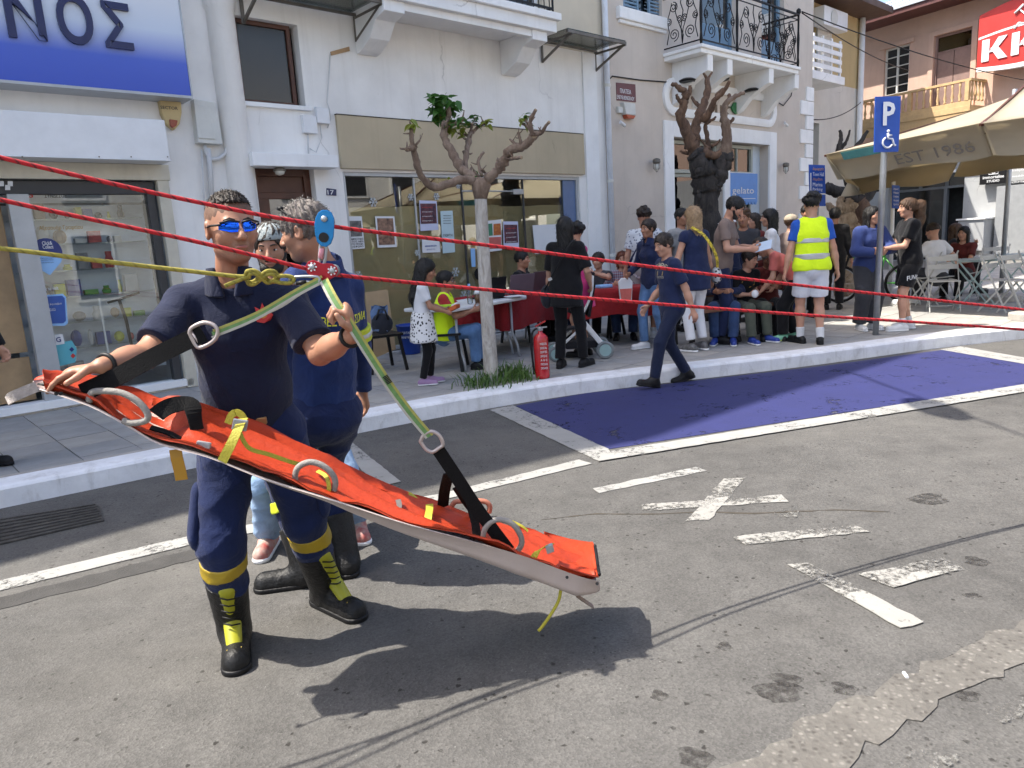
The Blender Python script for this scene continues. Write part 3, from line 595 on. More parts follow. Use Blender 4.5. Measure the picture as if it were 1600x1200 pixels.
# beige band, canopy brackets, balcony
part('fascia_band', BEIGE, h1, (FH(526, 180, .05)[0], FH(912, 206, .05)[0], b2z1 + .035, FH(527, 179, .05)[1], .0, .05), bevel=.004)
part('band_edge', mat('tar_line', (.07, .06, .05), .9, .3), h1, (FH(526, 180, .06)[0], FH(912, 206, .06)[0], FH(527, 179, .05)[1], FH(527, 179, .05)[1] + .012, .0, .056), bevel=0)
for i, (ua, ub, zc, lab) in enumerate([(FH(365, 0, .05)[0], FH(556, 30, .05)[0], FH(556, 28, .05)[1], 'dark metal canopy frame over the brown-framed window'), (FH(842, 75, .05)[0], FH(932, 85, .05)[0], FH(932, 84, .05)[1], 'small dark metal canopy frame by the drainpipe')]):
    cp = thing('canopy_frame', FPT(ua, zc, 0), lab, 'canopy', 'metal canopies')
    for u in (ua + .1, ub):
        MB().bar(FPT(u, zc - .28, .02), FPT(u, zc + .02, .02), .035, .035).bar(FPT(u, zc - .26, .03), FPT(u, zc + .0, .62), .03, .03).bar(FPT(u, zc + .0, .02), FPT(u, zc + .0, .68), .03, .03).build('bracket', RUSTY, cp)
    MB().bar(FPT(ua, zc + .03, .66), FPT(ub + .02, zc + .03, .66), .04, .04).build('front_rail', RUSTY, cp); MB().bar(FPT(ua, zc + .03, .06), FPT(ub, zc + .03, .06), .03, .03).build('wall_rail', RUSTY, cp)
    part('glazing', glass_mat('canopy_glazing', (.35, .36, .33), .6, .2), cp, (ua, ub, zc + .055, zc + .065, .03, .68), bevel=0)
bu0, bz0 = FH(600, 40, .75); bu1, bz1 = FH(868, 45, .75); bu0 = FH(598, 20, .75)[0]; zb = FH(868, 52, .75)[1]
bal = part('balcony', TRIM, h1, (bu0, bu1, zb, zb + .16, 0, .78), (bu0 - .05, bu1 + .05, zb + .16, zb + .26, 0, .84), bevel=.01)
for u in (bu0 + .05, bu1 - .45):
    q = [(0, zb), (.72, zb), (.72, zb - .13), (.5, zb - .18), (.34, zb - .36), (.12, zb - .46), (0, zb - .48)]
    MB().prism([FPT(u, z, d) for d, z in q], FU * .3).build('bracket', TRIM, bal, bevel=.008)
part('beam', TRIM, bal, (bu0 + .35, bu1 - .45, zb - .09, zb, .6, .7))
for k in range(int((bu1 - bu0) / .11)): MB().tube([FPT(bu0 + .06 + k * .11, zb + .26, .74), FPT(bu0 + .06 + k * .11, zb + 1.2, .74)], .008, 6).build('baluster', IRON, bal)
for a_, c_ in (((bu0 + .03, zb + .33, .74), (bu1 - .03, zb + .33, .74)), ((bu0 + .03, zb + 1.2, .74), (bu1 - .03, zb + 1.2, .74)), ((bu1 - .03, zb + .26, .74), (bu1 - .03, zb + 1.2, .74)), ((bu1 - .03, zb + .34, .74), (bu1 - .03, zb + .34, 0))): MB().bar(FPT(*a_), FPT(*c_), .025, .03).build('rail', IRON, bal)
# --- second shopfront: brown paper behind the glass
fr2 = frame_part('shop_window', ALU, h1, b2u0, b2u1, PZ + .02, b2z1, .05, -.14, -.03)
pz = FH(560, 325, -.1)[1]
lines_u = [b2u0 + .05] + [FH(x, 400, -.09)[0] for x in (655, 728, 822, 884)] + [b2u1 - .05]
for k in range(len(lines_u) - 1):
    a, c_ = lines_u[k], lines_u[k + 1]; pane(fr2, a + .004, c_ - .004, PZ + .07, b2z1 - .05, -.085, glass_mat('shop_glass', (.88, .88, .82), .55))
    if k: part('mullion', DARKM if k in (2, 3) else ALU, fr2, (a - .012, a + .012, PZ + .07, b2z1 - .05, -.1, -.07))
part('blue_frame', mat('blue_frame', (.10, .16, .30), .4, .1), fr2, (FH(884, 300)[0], b2u1 - .05, PZ + .07, b2z1 - .05, -.08, -.06))
part('lock_plate', STEEL, fr2, (FH(806, 300)[0], FH(822, 300)[0], FH(812, 303)[1], FH(812, 295)[1], -.08, -.055)); part('rail', STEEL, fr2, (FH(726, 300)[0], FH(806, 300)[0], FH(770, 299)[1], FH(770, 297)[1], -.08, -.06))
KRAFT = mat('kraft_paper', (.60, .53, .37), .85, .14, 1.2, .35, 5)
u = b2u0 + .05; rk = random.Random(5)
while u < b2u1 - .4:
    wd = min(rk.uniform(.75, 1.0), b2u1 - .06 - u); zt = pz + rk.uniform(-.03, .02); n_ = 10
    if FH(752, 320, -.12)[0] < u + wd / 2 < FH(800, 320, -.12)[0]: zt -= .05
    rows = []
    for i in range(n_ + 1):
        rows.append([FPT(u + wd * i / n_, PZ + .03 + (zt - PZ - .03) * j / 8, -.13 + .006 * math.sin(i * 1.3 + j * .9 + u * 7) + .004 * math.sin(j * 2.1 + u)) for j in range(9)])
    MB().grid(rows).build('paper_sheet', KRAFT, fr2, True); u += wd - .015
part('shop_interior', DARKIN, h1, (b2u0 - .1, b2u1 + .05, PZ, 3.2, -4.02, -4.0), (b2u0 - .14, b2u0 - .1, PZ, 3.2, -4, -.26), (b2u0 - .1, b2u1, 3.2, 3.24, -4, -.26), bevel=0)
# posters and paper snowflakes
def poster(pts, lab, m, group=None, d=-.08):
    t_ = thing('poster', FPT(*FH(*pts[3], d), d), lab, 'poster', group); sticker(t_, 'sheet', pts, d, m); return t_
PST = lambda n, c1, c2, s_=9: mat('print_' + n, c1, .6, .2, s_, c2=c2)
p1 = poster([(541, 338), (565, 338), (570, 388), (545, 390)], 'white poster with band photo over black text near the house corner', PAPER); sticker(p1, 'photo', [(545, 345), (564, 345), (566, 369), (547, 370)], -.077, PST('band', (.25, .24, .23), (.02, .02, .02)))
for k, t_ in enumerate(('ΜΠΑΜΠΗΣ ΣΤΟΚΑΣ', 'ΓΙΑ ΤΟΥΣ ΑΜΕΑ', 'ΠΑΡΤΕ ΠΡΟΣΚΛ', 'ΤΗΛΕΦΩΝΟ')): ftext(p1, t_, 545, 375.5 + k * 4, 3, 23, DARKM, -.076, bold=.01)
p2 = poster([(586, 338), (616, 338), (620, 386), (590, 387)], 'white-edged poster with brown portrait and motorcycle', PAPER); sticker(p2, 'photo', [(589, 341), (614, 341), (617, 382), (592, 383)], -.077, PST('moto', (.35, .2, .13), (.03, .015, .012), 14))
for i, (pts, lab) in enumerate([([(655, 313), (682, 314), (685, 359), (657, 361)], 'dark blue and orange programme poster left of the tree'), ([(786, 346), (809, 346), (811, 389), (787, 389)], 'dark blue and orange programme poster right of the tree')]):
    q = poster(pts, lab, mat('pale_blue_paper', (.55, .58, .75), .7, .04)); x0, y0 = pts[0]
    sticker(q, 'night_photo', [(x0 + 1.5, y0 + 5), (pts[1][0] - 1, y0 + 5), (pts[1][0] + .5, pts[2][1] - 10), (x0 + 2.5, pts[2][1] - 9)], -.077, PST('fire', (.16, .045, .05), (.006, .008, .03), 22))
    for k in range(4): ftext(q, 'ΚΥΡΙΑΚΗ ΜΑΪΟΥ', x0 + 5, y0 + 12 + k * 7, 2, 16, REDP if k < 1 else PAPER, -.074)
p5 = poster([(688, 330), (707, 329), (711, 394), (692, 396)], 'tall narrow pale blue leaflet with small print', mat('ice_paper', (.48, .62, .66), .7, .04))
for k in range(4): ftext(p5, 'πρόγραμμα', 693, 338 + k * 4, 2, 12, DARKM, -.076)
ftext(p5, 'ΓΙΟΡΤΗ', 693, 370, 4, 14, DARKM, -.076, bold=.01)
p6 = poster([(659, 371), (686, 372), (688, 394), (660, 395)], 'small white notice with two blue lines of print', PAPER); ftext(p6, 'ΑΝΑΚΟΙΝΩΣΗ', 664, 386, 2.5, 18, BLP, -.076, bold=.01); ftext(p6, 'ΚΛΕΙΣΤΟ', 667, 391, 2, 13, BLP, -.076)
p7 = poster([(760, 345), (783, 343), (784, 391), (760, 394)], 'green and red flyer half hidden behind the tree trunk', PAPER); sticker(p7, 'green_block', [(761, 350), (769, 349), (770, 368), (761, 369)], -.077, mat('green_print', (.05, .22, .12), .6, .1)); sticker(p7, 'fire_photo', [(771, 350), (782, 349), (783, 367), (771, 368)], -.077, PST('blaze', (.5, .2, .03), (.3, .03, .02), 25)); sticker(p7, 'red_block', [(761, 371), (783, 370), (783, 388), (761, 389)], -.077, mat('coral_print', (.5, .12, .1), .6, .1))
p8 = poster([(832, 352), (893, 349), (896, 395), (836, 397)], 'large blank white sheet behind the woman in black', PAPER)
p9 = poster([(735, 388), (742, 388), (743, 417), (737, 417)], 'thin pale blue strip of paper at the shop door', SKYP)
FLK = mat('frost_foil', (.55, .60, .64), .4, .08)
for i, (x, y, r_) in enumerate([(583, 316, 8), (642, 308, 6), (682, 307, 6), (712, 425, 8), (652, 395, 5), (725, 462, 8), (560, 430, 7), (716, 290, 5)]):
    lab = ['upper left snowflake beside the first posters', 'snowflake above the programme poster', 'snowflake by the tree branches', 'snowflake right of the girl', 'small snowflake under the white notice', 'snowflake behind the water bottle', 'snowflake left by the shop corner', 'small snowflake near the shop window top'][i]
    t_ = thing('snowflake', FPT(*FH(x, y, -.08), -.08), 'silvery paper ' + lab, 'decoration', 'snowflake stickers'); g = MB(); c0 = FPT(*FH(x, y, -.079), -.079); rr = abs(FH(x, y - r_)[1] - FH(x, y)[1])
    for k in range(6):
        a = k * math.pi / 3; dv = FU * math.cos(a) + np.array([0, 0, math.sin(a)]); g.bar(c0, c0 + dv * rr, .006, .012, FN)
        for s_ in (-1, 1):
            a2 = a + s_ * .9; g.bar(c0 + dv * rr * .6, c0 + dv * rr * .6 + (FU * math.cos(a2) + np.array([0, 0, math.sin(a2)])) * rr * .35, .006, .009, FN)
    g.build('arms', FLK, t_)
# reflective vinyl ring on the door
t_ = thing('door_sticker', FPT(*FH(748, 428, -.08), -.08), 'round black sticker on the glass door by the tree', 'sticker'); u, z = FH(748, 428, -.08); MB().lathe([(.09, 0), (.09, .003)], FPT(u, z, -.08), 20, FN).build('disc', BLACK, t_)
# corner strip and drainpipe
part('corner_strip', TRIM, h1, (FH(914, 240)[0], 7.40, PZ, 4.62, -.0, .03))
dp = thing('drainpipe', FPT(7.6, PZ, .06), 'white drainpipe between the white and the taupe house', 'drainpipe')
MB().tube([FPT(7.62, PZ, .08), FPT(7.62, 9.5, .08)], .05, 12).build('pipe', mat('pipe_paint', (.66, .69, .74), .5, .08, dirt=.3), dp, True)
for z in (1.2, 2.5, 4.1, 6.0): MB().lathe([(.06, 0), (.06, .05)], FPT(7.62, z, .08), 12).build('collar', OFFP, dp)
# ------------------------------------------------------------------ taupe house with gelato shop
h2 = thing('gelato_house', FPT(11, 0, -3), 'taupe house with white quoins and scrolled iron balcony over a gelato shop', 'building')
E2 = FH(1267, 250)[0]
fl, ft = FH(1035, 188)[0], FH(1035, 188)[1]; frr = FH(1211, 202)[0]; il, it = FH(1050, 214)[0], FH(1050, 214)[1]; ir_ = FH(1200, 223)[0]; cm0, cm1 = FH(1129, 250)[0], FH(1138, 250)[0]
wl, ww = FH(968, 10)[0], FH(1034, 10)[0]; wsz = FH(1000, 20)[1]
BD, bl0, bl1, bz = .85, FH(1097, 71, .85)[0], FH(1252, 99, .85)[0], FH(1175, 86, .85)[1]
dh = (FH(1094, 40)[0], FH(1150, 40)[0], bz, bz + 2.3, .2)
hb = MB(); wall_holes(hb, 7.62, E2, 0, 10.6, [(il, cm0, PZ, it, .3), (cm1, ir_, PZ, it, .3), (wl + .1, ww, wsz, wsz + 1.8, .2), dh, (13.0, 14.0, bz, bz + 2.3, .2)], d=.002); hb.build('wall', TAUPE, h2)
b = MB(); b.fbox(7.65, E2 + .1, 10.6, 10.8, -10, .4); b.fbox(E2 - .2, E2 - .01, 0, 10.6, -10, -.0); b.fbox(7.65, 7.8, 0, 10.6, -10, -.35); b.fbox(7.8, E2 - .2, 0, 10.6, -10.2, -10); b.fbox(7.8, E2 - .2, 4.4, 4.45, -9.9, -.35); b.build('roof', TAUPE, h2)
for q in range(14):
    z0 = PZ + .05 + q * .33 + .0
    lng = q % 2 == 0
    part('quoin', TRIM, h2, (E2 - (.62 if lng else .34), E2 + .025, z0, z0 + .315, -.1, .045), bevel=.012)
part('shop_surround', TRIM, h2, (fl, il, PZ, ft, .0, .05), (ir_, frr, PZ, ft, .0, .05), (il, ir_, it, ft, .0, .05), (cm0, cm1, PZ, it, -.05, .05), bevel=.008)
SAGE = mat('sage_frame', (.36, .38, .33), .5, .08); LBLUE = mat('gelato_blue', (.10, .27, .62), .5, .06)
z1_ = FH(1160, 272)[1]; z2_ = FH(1160, 316)[1]
for a, c_, nm in ((il, cm0, 'l'), (cm1, FH(1185, 260)[0], 'r')):
    f_ = frame_part('shop_window', SAGE, h2, a, c_, z1_, it - .02, .07, -.24, -.14); mid = (a + c_) / 2
    part('mullion', SAGE, f_, (mid - .02, mid + .02, z1_ + .07, it - .09, -.22, -.16)); pane(f_, a + .07, c_ - .07, z1_ + .07, it - .09, -.19, glass_mat('gelato_glass', (.45, .5, .45), 1.2)); part('roller_blind', mat('blind_cream', (.42, .42, .36), .7, .08), f_, (a + .07, c_ - .07, z1_ + .5, it - .09, -.3, -.29), bevel=0)
    f2 = frame_part('shop_door', SAGE, h2, a, c_, PZ, z1_ - .01, .06, -.26, -.18, False); pane(f2, a + .06, c_ - .06, PZ + .05, z1_ - .07, -.22, GLASSD)
part('jamb', mat('pale_blue_jamb', (.55, .62, .68), .6, .06), h2, (FH(1185, 260)[0], ir_, PZ, it, -.28, -.2))
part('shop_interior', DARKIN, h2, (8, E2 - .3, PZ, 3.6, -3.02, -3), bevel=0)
ga = thing('gelato_sign', FPT(*FH(1160, 316, .02), 0), 'light blue scalloped gelato sign over the shop door', 'sign')
ga0, ga1 = FH(1138, 295, .02)[0], FH(1185, 295, .02)[0]; part('board', LBLUE, ga, (ga0, ga1, z2_, z1_ + .02, -.1, .0))
g = MB()
for k in range(10): g.lathe([(.055, 0), (.055, .02)], FPT(ga0 + (k + .5) * (ga1 - ga0) / 10, z2_, -.03), 14, FN)
g.build('scallop', LBLUE, ga); ftext(ga, 'gelato', 1144, 306, 14, 34, PAPER, .008, bold=.008); part('rule', PAPER, ga, (ga0 + .1, ga1 - .1, z2_ + .07, z2_ + .085, .0, .004), (ga0 + .1, ga1 - .1, z2_ + .62, z2_ + .635, .0, .004), bevel=0)
# stadium-shaped sign panel
oc0, oc1 = FH(1035, 162)[0], FH(1211, 168)[0]; oz1, oz0 = FH(1120, 134)[1], FH(1120, 190)[1]; rr = (oz1 - oz0) / 2
def stadium(r_, n=12):
    L, Rr, zc = oc0 + rr, oc1 - rr, (oz0 + oz1) / 2
    return [(Rr + r_ * math.sin(a), zc + r_ * math.cos(a)) for a in np.linspace(0, math.pi, n)] + [(L - r_ * math.sin(a), zc - r_ * math.cos(a)) for a in np.linspace(0, math.pi, n)]
so_, si_ = stadium(rr), stadium(rr - .16); n_ = len(so_); rings = [[FPT(u, z, d) for u, z in q] for q, d in ((so_, .0), (so_, .05), (stadium(rr - .05), .07), (stadium(rr - .11), .07), (si_, .05), (si_, .0))]
MB().grid(rings, True).build('sign_moulding', TRIM, h2, smooth='auto')
lm = thing('leaf_sign', FPT(*FH(1140, 175, .03), .02), 'dark letters and green leaf inside the oval moulding', 'sign'); ftext(lm, 'ΙΚ', 1117, 179, 16, 26, mat('bronze_letters', (.10, .07, .04), .4, .1), .004, bold=.02)
MB().prism([FPT(*FH(x, y, .01), .01) for x, y in ((1141, 168), (1145, 160), (1152, 161), (1156, 168), (1153, 176), (1148, 179), (1143, 174))], FN * .04).build('leaf', mat('leaf_green_sign', (.02, .16, .05), .4, .1), lm, bevel=.01)
# window with shutters, balcony doors
f_ = frame_part('window', TRIM, h2, wl + .1, ww, wsz, wsz + 1.8, .06, -.18, -.1); pane(f_, wl + .16, ww - .06, wsz + .06, wsz + 1.74, -.14, GLASSD); part('sill', TRIM, f_, (wl - .1, ww + .12, wsz - .2, wsz, -.1, .09), (wl - .06, ww + .08, wsz - .26, wsz - .2, -.05, .05), bevel=.015)
BSH = mat('blue_shutter', (.16, .26, .36), .6, .1)
for k in range(2):
    u = wl + .16 + k * .75; sh = part('shutter', BSH, f_, (u, u + .05, wsz + .05, wsz + 1.75, -.09, -.05), (u + .4, u + .45, wsz + .05, wsz + 1.75, -.09, -.05))
    part('louvre', BSH, f_, *[(u + .05, u + .4, wsz + .08 + i * .06, wsz + .11 + i * .06, -.085, -.06) for i in range(27)], bevel=0)
for a, c_ in ((dh[0], dh[1]), (13.0, 14.0)):
    f_ = frame_part('balcony_door', BSH, h2, a, c_, bz, bz + 2.3, .08, -.18, -.1, False); part('panel', BSH, f_, (a + .08, c_ - .08, bz, bz + .8, -.16, -.13)); pane(f_, a + .08, c_ - .08, bz + .8, bz + 2.2, -.15, GLASSD)
# balcony with scrolled railing
bal = part('balcony', TRIM, h2, (bl0, bl1, bz - .06, bz, 0, BD), (bl0 + .03, bl1 - .03, bz - .14, bz - .06, 0, BD - .04), bevel=.012)
for x in (1107, 1138, 1203, 1243):
    u = FH(x, 95, BD - .1)[0]; q = [(0, bz - .14), (BD - .06, bz - .14), (BD - .06, bz - .42), (BD - .2, bz - .46), (.35, bz - .62), (.12, bz - .85), (0, bz - .9)]
    MB().prism([FPT(u - .09, z, d) for d, z in q], FU * .18).build('bracket', TRIM, bal, bevel=.008)
RH = FH(1251, 22, BD)[1] - bz; rd = BD - .05
for z_, a_, c_ in ((.08, .025, .02), (RH, .045, .03), (RH - .1, .02, .015)): MB().bar(FPT(bl0 + .04, bz + z_, rd), FPT(bl1 - .04, bz + z_, rd), a_, c_).build('rail', IRON, bal)
for u in (bl0 + .05, bl1 - .05):
    for z_, a_, c_ in ((.08, .025, .02), (RH, .045, .03), (RH - .1, .02, .015)): MB().bar(FPT(u, bz + z_, rd), FPT(u, bz + z_, 0), a_, c_).build('rail', IRON, bal)
def spiral(c0, r0, ax, ay, turns=1.7, a0=0.0, sgn=1, n=22):
    return [c0 + r0 * (1 - .82 * i / n) * (ax * math.cos(a0 + sgn * turns * 2 * math.pi * i / n) + ay * math.sin(a0 + sgn * turns * 2 * math.pi * i / n)) for i in range(n + 1)]
def scroll_panel(o, ex, wdt, hgt):
    ez = np.array([0, 0, 1.0]); h_ = wdt / 2
    for sx in (-1, 1):
        X = lambda a, z: o + ex * (h_ + sx * a * h_) + ez * z * hgt
        for a, z, r_, st in ((.5, .22, .17, 0), (.52, .78, .14, 1), (.17, .52, .10, 0), (.83, .5, .1, 1)):
            MB().tube(spiral(X(a, z), r_ * min(wdt, hgt) * .95, ex * sx, ez, 1.8, math.pi * (.5 if st else 1.5), 1 if st else -1), .009, 5).build('scroll', IRON, bal, True)
        MB().tube([X(.0, .02), X(.06, .3), X(.28, .52), X(.4, .68), X(.36, .86)], .009, 5).tube([X(.95, .05), X(.8, .3), X(.92, .55), X(.75, .7), X(.62, .88)], .009, 5).build('scroll', IRON, bal, True)
    MB().tube([o + ex * h_ + ez * hgt * k / 6 + ex * .03 * math.sin(k * 2.1) for k in range(7)], .010, 5).build('scroll', IRON, bal, True)
us_ = np.linspace(bl0 + .05, bl1 - .05, 4)
for k in range(4):
    MB().lathe([(.022, 0), (.03, .1), (.02, .2), (.03, RH * .55), (.02, RH * .7), (.022, RH), (.05, RH + .04), (.045, RH + .1), (.01, RH + .13)], FPT(us_[k], bz, rd), 10).build('post', IRON, bal, True)
    if k < 3: scroll_panel(FPT(us_[k] + .06, bz + .1, rd), FU, us_[k + 1] - us_[k] - .12, RH - .2)
scroll_panel(FPT(bl0 + .05, bz + .1, .05), FN, rd - .1, RH - .2); scroll_panel(FPT(bl1 - .05, bz + .1, .05), FN, rd - .1, RH - .2)
# fittings on its wall
pq = thing('street_plaque', P(977, 160, .01), 'maroon square-name plaque beside the drainpipe', 'sign'); shield([(962, 129), (992, 132), (993, 160), (963, 157)], 0, .012).build('plate', mat('maroon_enamel', (.13, .035, .04), .4, .1), pq); ftext(pq, 'ΠΛΑΤΕΙΑ', 969, 145, 7, 17, PAPER, .014, bold=.01); ftext(pq, 'ΕΛΕΥΘ.ΒΕΝΙΖΕΛΟΥ', 964, 154, 6, 27, PAPER, .014, bold=.01)
ab = thing('alarm_box', P(977, 188, .01), 'grey alarm box with red base under the maroon plaque', 'alarm'); shield([(968, 161), (986, 163), (987, 182), (972, 180)], 0, .1).build('cover', OFFP, ab, bevel=.012); shield([(972, 180), (987, 182), (984, 187), (974, 186)], .0, .1).build('lamp', mat('orange_lens', (.4, .07, .02), .3, .1), ab, bevel=.01); shield([(962, 167), (969, 168), (970, 177), (963, 177)], 0, .06).build('side_box', OFFP, ab, bevel=.005)
for i, (x, y, lab) in enumerate(((972, 193, 'small white security camera under the grey alarm box'), (1228, 194, 'white security camera by the quoins under the balcony'))):
    c0 = P(x, y, .12); sc2 = thing('security_camera', P(x, y, 0), lab, 'camera', 'security cameras'); MB().tube([c0 - FU * .05 + np.array([0, 0, .02]), c0 + FU * .07 - np.array([0, 0, .03])], .03, 10).build('body', WHITEP, sc2, 'auto'); MB().tube([P(x - 2, y - 4, 0), P(x - 2, y - 4, .09), c0], .012, 6).build('arm', WHITEP, sc2); MB().lathe([(.022, 0), (.022, .012)], c0 + FU * .068 - np.array([0, 0, .03]), 10, FU).build('lens', BLACK, sc2)
for i, (x, y, lab) in enumerate(((1024, 256, 'caged wall lamp left of the gelato shop'), (1226, 261, 'caged wall lamp near the quoins'))):
    wl_ = thing('wall_lamp', P(x, y, 0), lab, 'lamp', 'caged wall lamps'); c0 = P(x + 2, y, .14); MB().lathe([(.03, .10), (.07, .08), (.075, .03), (.05, .0)], c0, 12).build('cap', RUSTY, wl_, 'auto'); MB().lathe([(.045, 0), (.05, -.06), (.035, -.12), (.01, -.14)], c0, 12).build('glass', mat('lamp_glass', (.6, .58, .52), .2, .1), wl_, True); MB().bar(P(x + 2, y - 5, 0), c0 + np.array([0, 0, .06]), .03, .03).build('arm', RUSTY, wl_)
    for k in range(6): an = k * math.pi / 3; MB().tube([c0 + np.array([.06 * math.cos(an), .06 * math.sin(an), .02]), c0 + np.array([.062 * math.cos(an), .062 * math.sin(an), -.08]), c0 + np.array([.0, 0, -.15])], .004, 4).build('cage_wire', RUSTY, wl_)
for i, (x, y) in enumerate(((1074, 128), (1127, 126), (1175, 143))):
    u, z = FH(x, y, .4); t_ = tag(MB().lathe([(.14, 0), (.16, .03), (.1, .06), (.03, .07)], FPT(u, z, .4), 16).build('spotlight', BLACK, smooth='auto'), ['flat dark lamp under the balcony above the left of the oval', 'flat dark lamp under the middle of the iron balcony', 'flat dark lamp under the right of the iron balcony'][i], 'lamp', 'lamps under the balcony')
tag(MB().tube([P(953, 140, .02), P(951, 125, .02), P(957, 119, .02), P(1000, 125, .02), P(1040, 128, .02), P(1120, 135, .03), P(1200, 150, .03), P(1224, 165, .03), P(1236, 150, .03), P(1240, 128, .03)], .012, 6).build('cable', BLACK, smooth=True), 'dark cable sagging across the taupe wall below the balcony', 'cable')
# ------------------------------------------------------------------ ochre house beyond
D3 = -2.0; H3 = lambda x, y, d=D3: FH(x, y, d); h3 = thing('ochre_house', FPT(21, 0, D3 - 2), 'ochre upper storey over white ground floor with shutters, behind the taupe house', 'building')
u0, u1 = 17.5, H3(1343, 200)[0]; zmid = H3(1290, 128)[1]; zw = H3(1273, 192)[1]
hb = MB(); wall_holes(hb, u0, u1, zmid, 8.4, [(H3(1267, 60)[0] - 1, H3(1275, 60)[0], zmid + .1, H3(1270, 40)[1], .2)], d=D3); hb.build('upper_wall', OCHRE, h3)
hb = MB(); wall_holes(hb, u0, u1, 0, zmid, [(H3(1267, 200)[0] - .3, H3(1280, 200)[0], PZ, zw, .2)], d=D3); hb.build('lower_wall', STONEP, h3)
b = MB(); b.fbox(u0, u1, 8.4, 8.6, D3 - 8, D3 + .4); b.fbox(u1 - .15, u1 - .01, 0, 8.4, D3 - 8, D3 - .01); b.build('roof', STONEP, h3)
part('dark_room', DARKIN, h3, (u0 + .2, u1 - .2, PZ, 8.2, D3 - 1.02, D3 - 1), bevel=0)
part('eave', mat('eave_brown', (.10, .06, .045), .7, .2), h3, (u0, u1 + .1, H3(1300, 14)[1], H3(1300, 3)[1], D3, D3 + .9))
bz3 = H3(1290, 116, D3 + .8)[1]; b3 = part('balcony', TRIM, h3, (u0, H3(1315, 116, D3 + .8)[0], bz3 - .22, bz3, D3, D3 + .9), bevel=.01)
for k in range(4): part('slat', TRIM, b3, (u0, H3(1313, 116, D3 + .8)[0], bz3 + .12 + k * .22, bz3 + .24 + k * .22, D3 + .8, D3 + .84))
for k in range(5): u = u0 + k * (H3(1313, 116, D3 + .8)[0] - u0) / 4; part('post', TRIM, b3, (u - .04, u + .04, bz3, bz3 + 1.0, D3 + .75, D3 + .8))
su0, su1 = H3(1275, 60)[0], H3(1297, 60)[0]; sz0, sz1 = bz3, H3(1286, 40)[1]; sh = part('shutter', OFFP, h3, (su0, su0 + .06, sz0, sz1, D3 + .01, D3 + .06), (su1 - .06, su1, sz0, sz1, D3 + .01, D3 + .06))
for k in range(24): z = sz0 + .05 + k * (sz1 - sz0 - .1) / 24; part('louvre', OFFP, sh, (su0 + .06, su1 - .06, z, z + .06, D3 + .02, D3 + .05), bevel=0)
ac = thing('air_conditioner', FPT(*H3(1305, 45), D3), 'white air conditioner unit on the ochre wall', 'air conditioner'); a0, a1 = H3(1287, 30, D3 + .4)[0], H3(1324, 30, D3 + .4)[0]; z0, z1 = H3(1305, 44, D3 + .4)[1], H3(1305, 14, D3 + .4)[1]
part('case', WHITEP, ac, (a0, a1, z0, z1, D3 + .1, D3 + .42), bevel=.02); uc = a0 + (a1 - a0) * .4
MB().lathe([((z1 - z0) * .40, 0), ((z1 - z0) * .42, .02), ((z1 - z0) * .36, .025)], FPT(uc, (z0 + z1) / 2, D3 + .42), 20, FN).build('fan_grille', OFFP, ac, 'auto')
wp = thing('wall_pipe', FPT(*H3(1333, 300), D3 + .1), 'white drainpipe at the edge of the ochre house', 'drainpipe'); MB().tube([FPT(u1 - .3, PZ, D3 + .12), FPT(u1 - .3, 8.4, D3 + .12)], .09, 10).build('pipe', TRIM, wp, True)
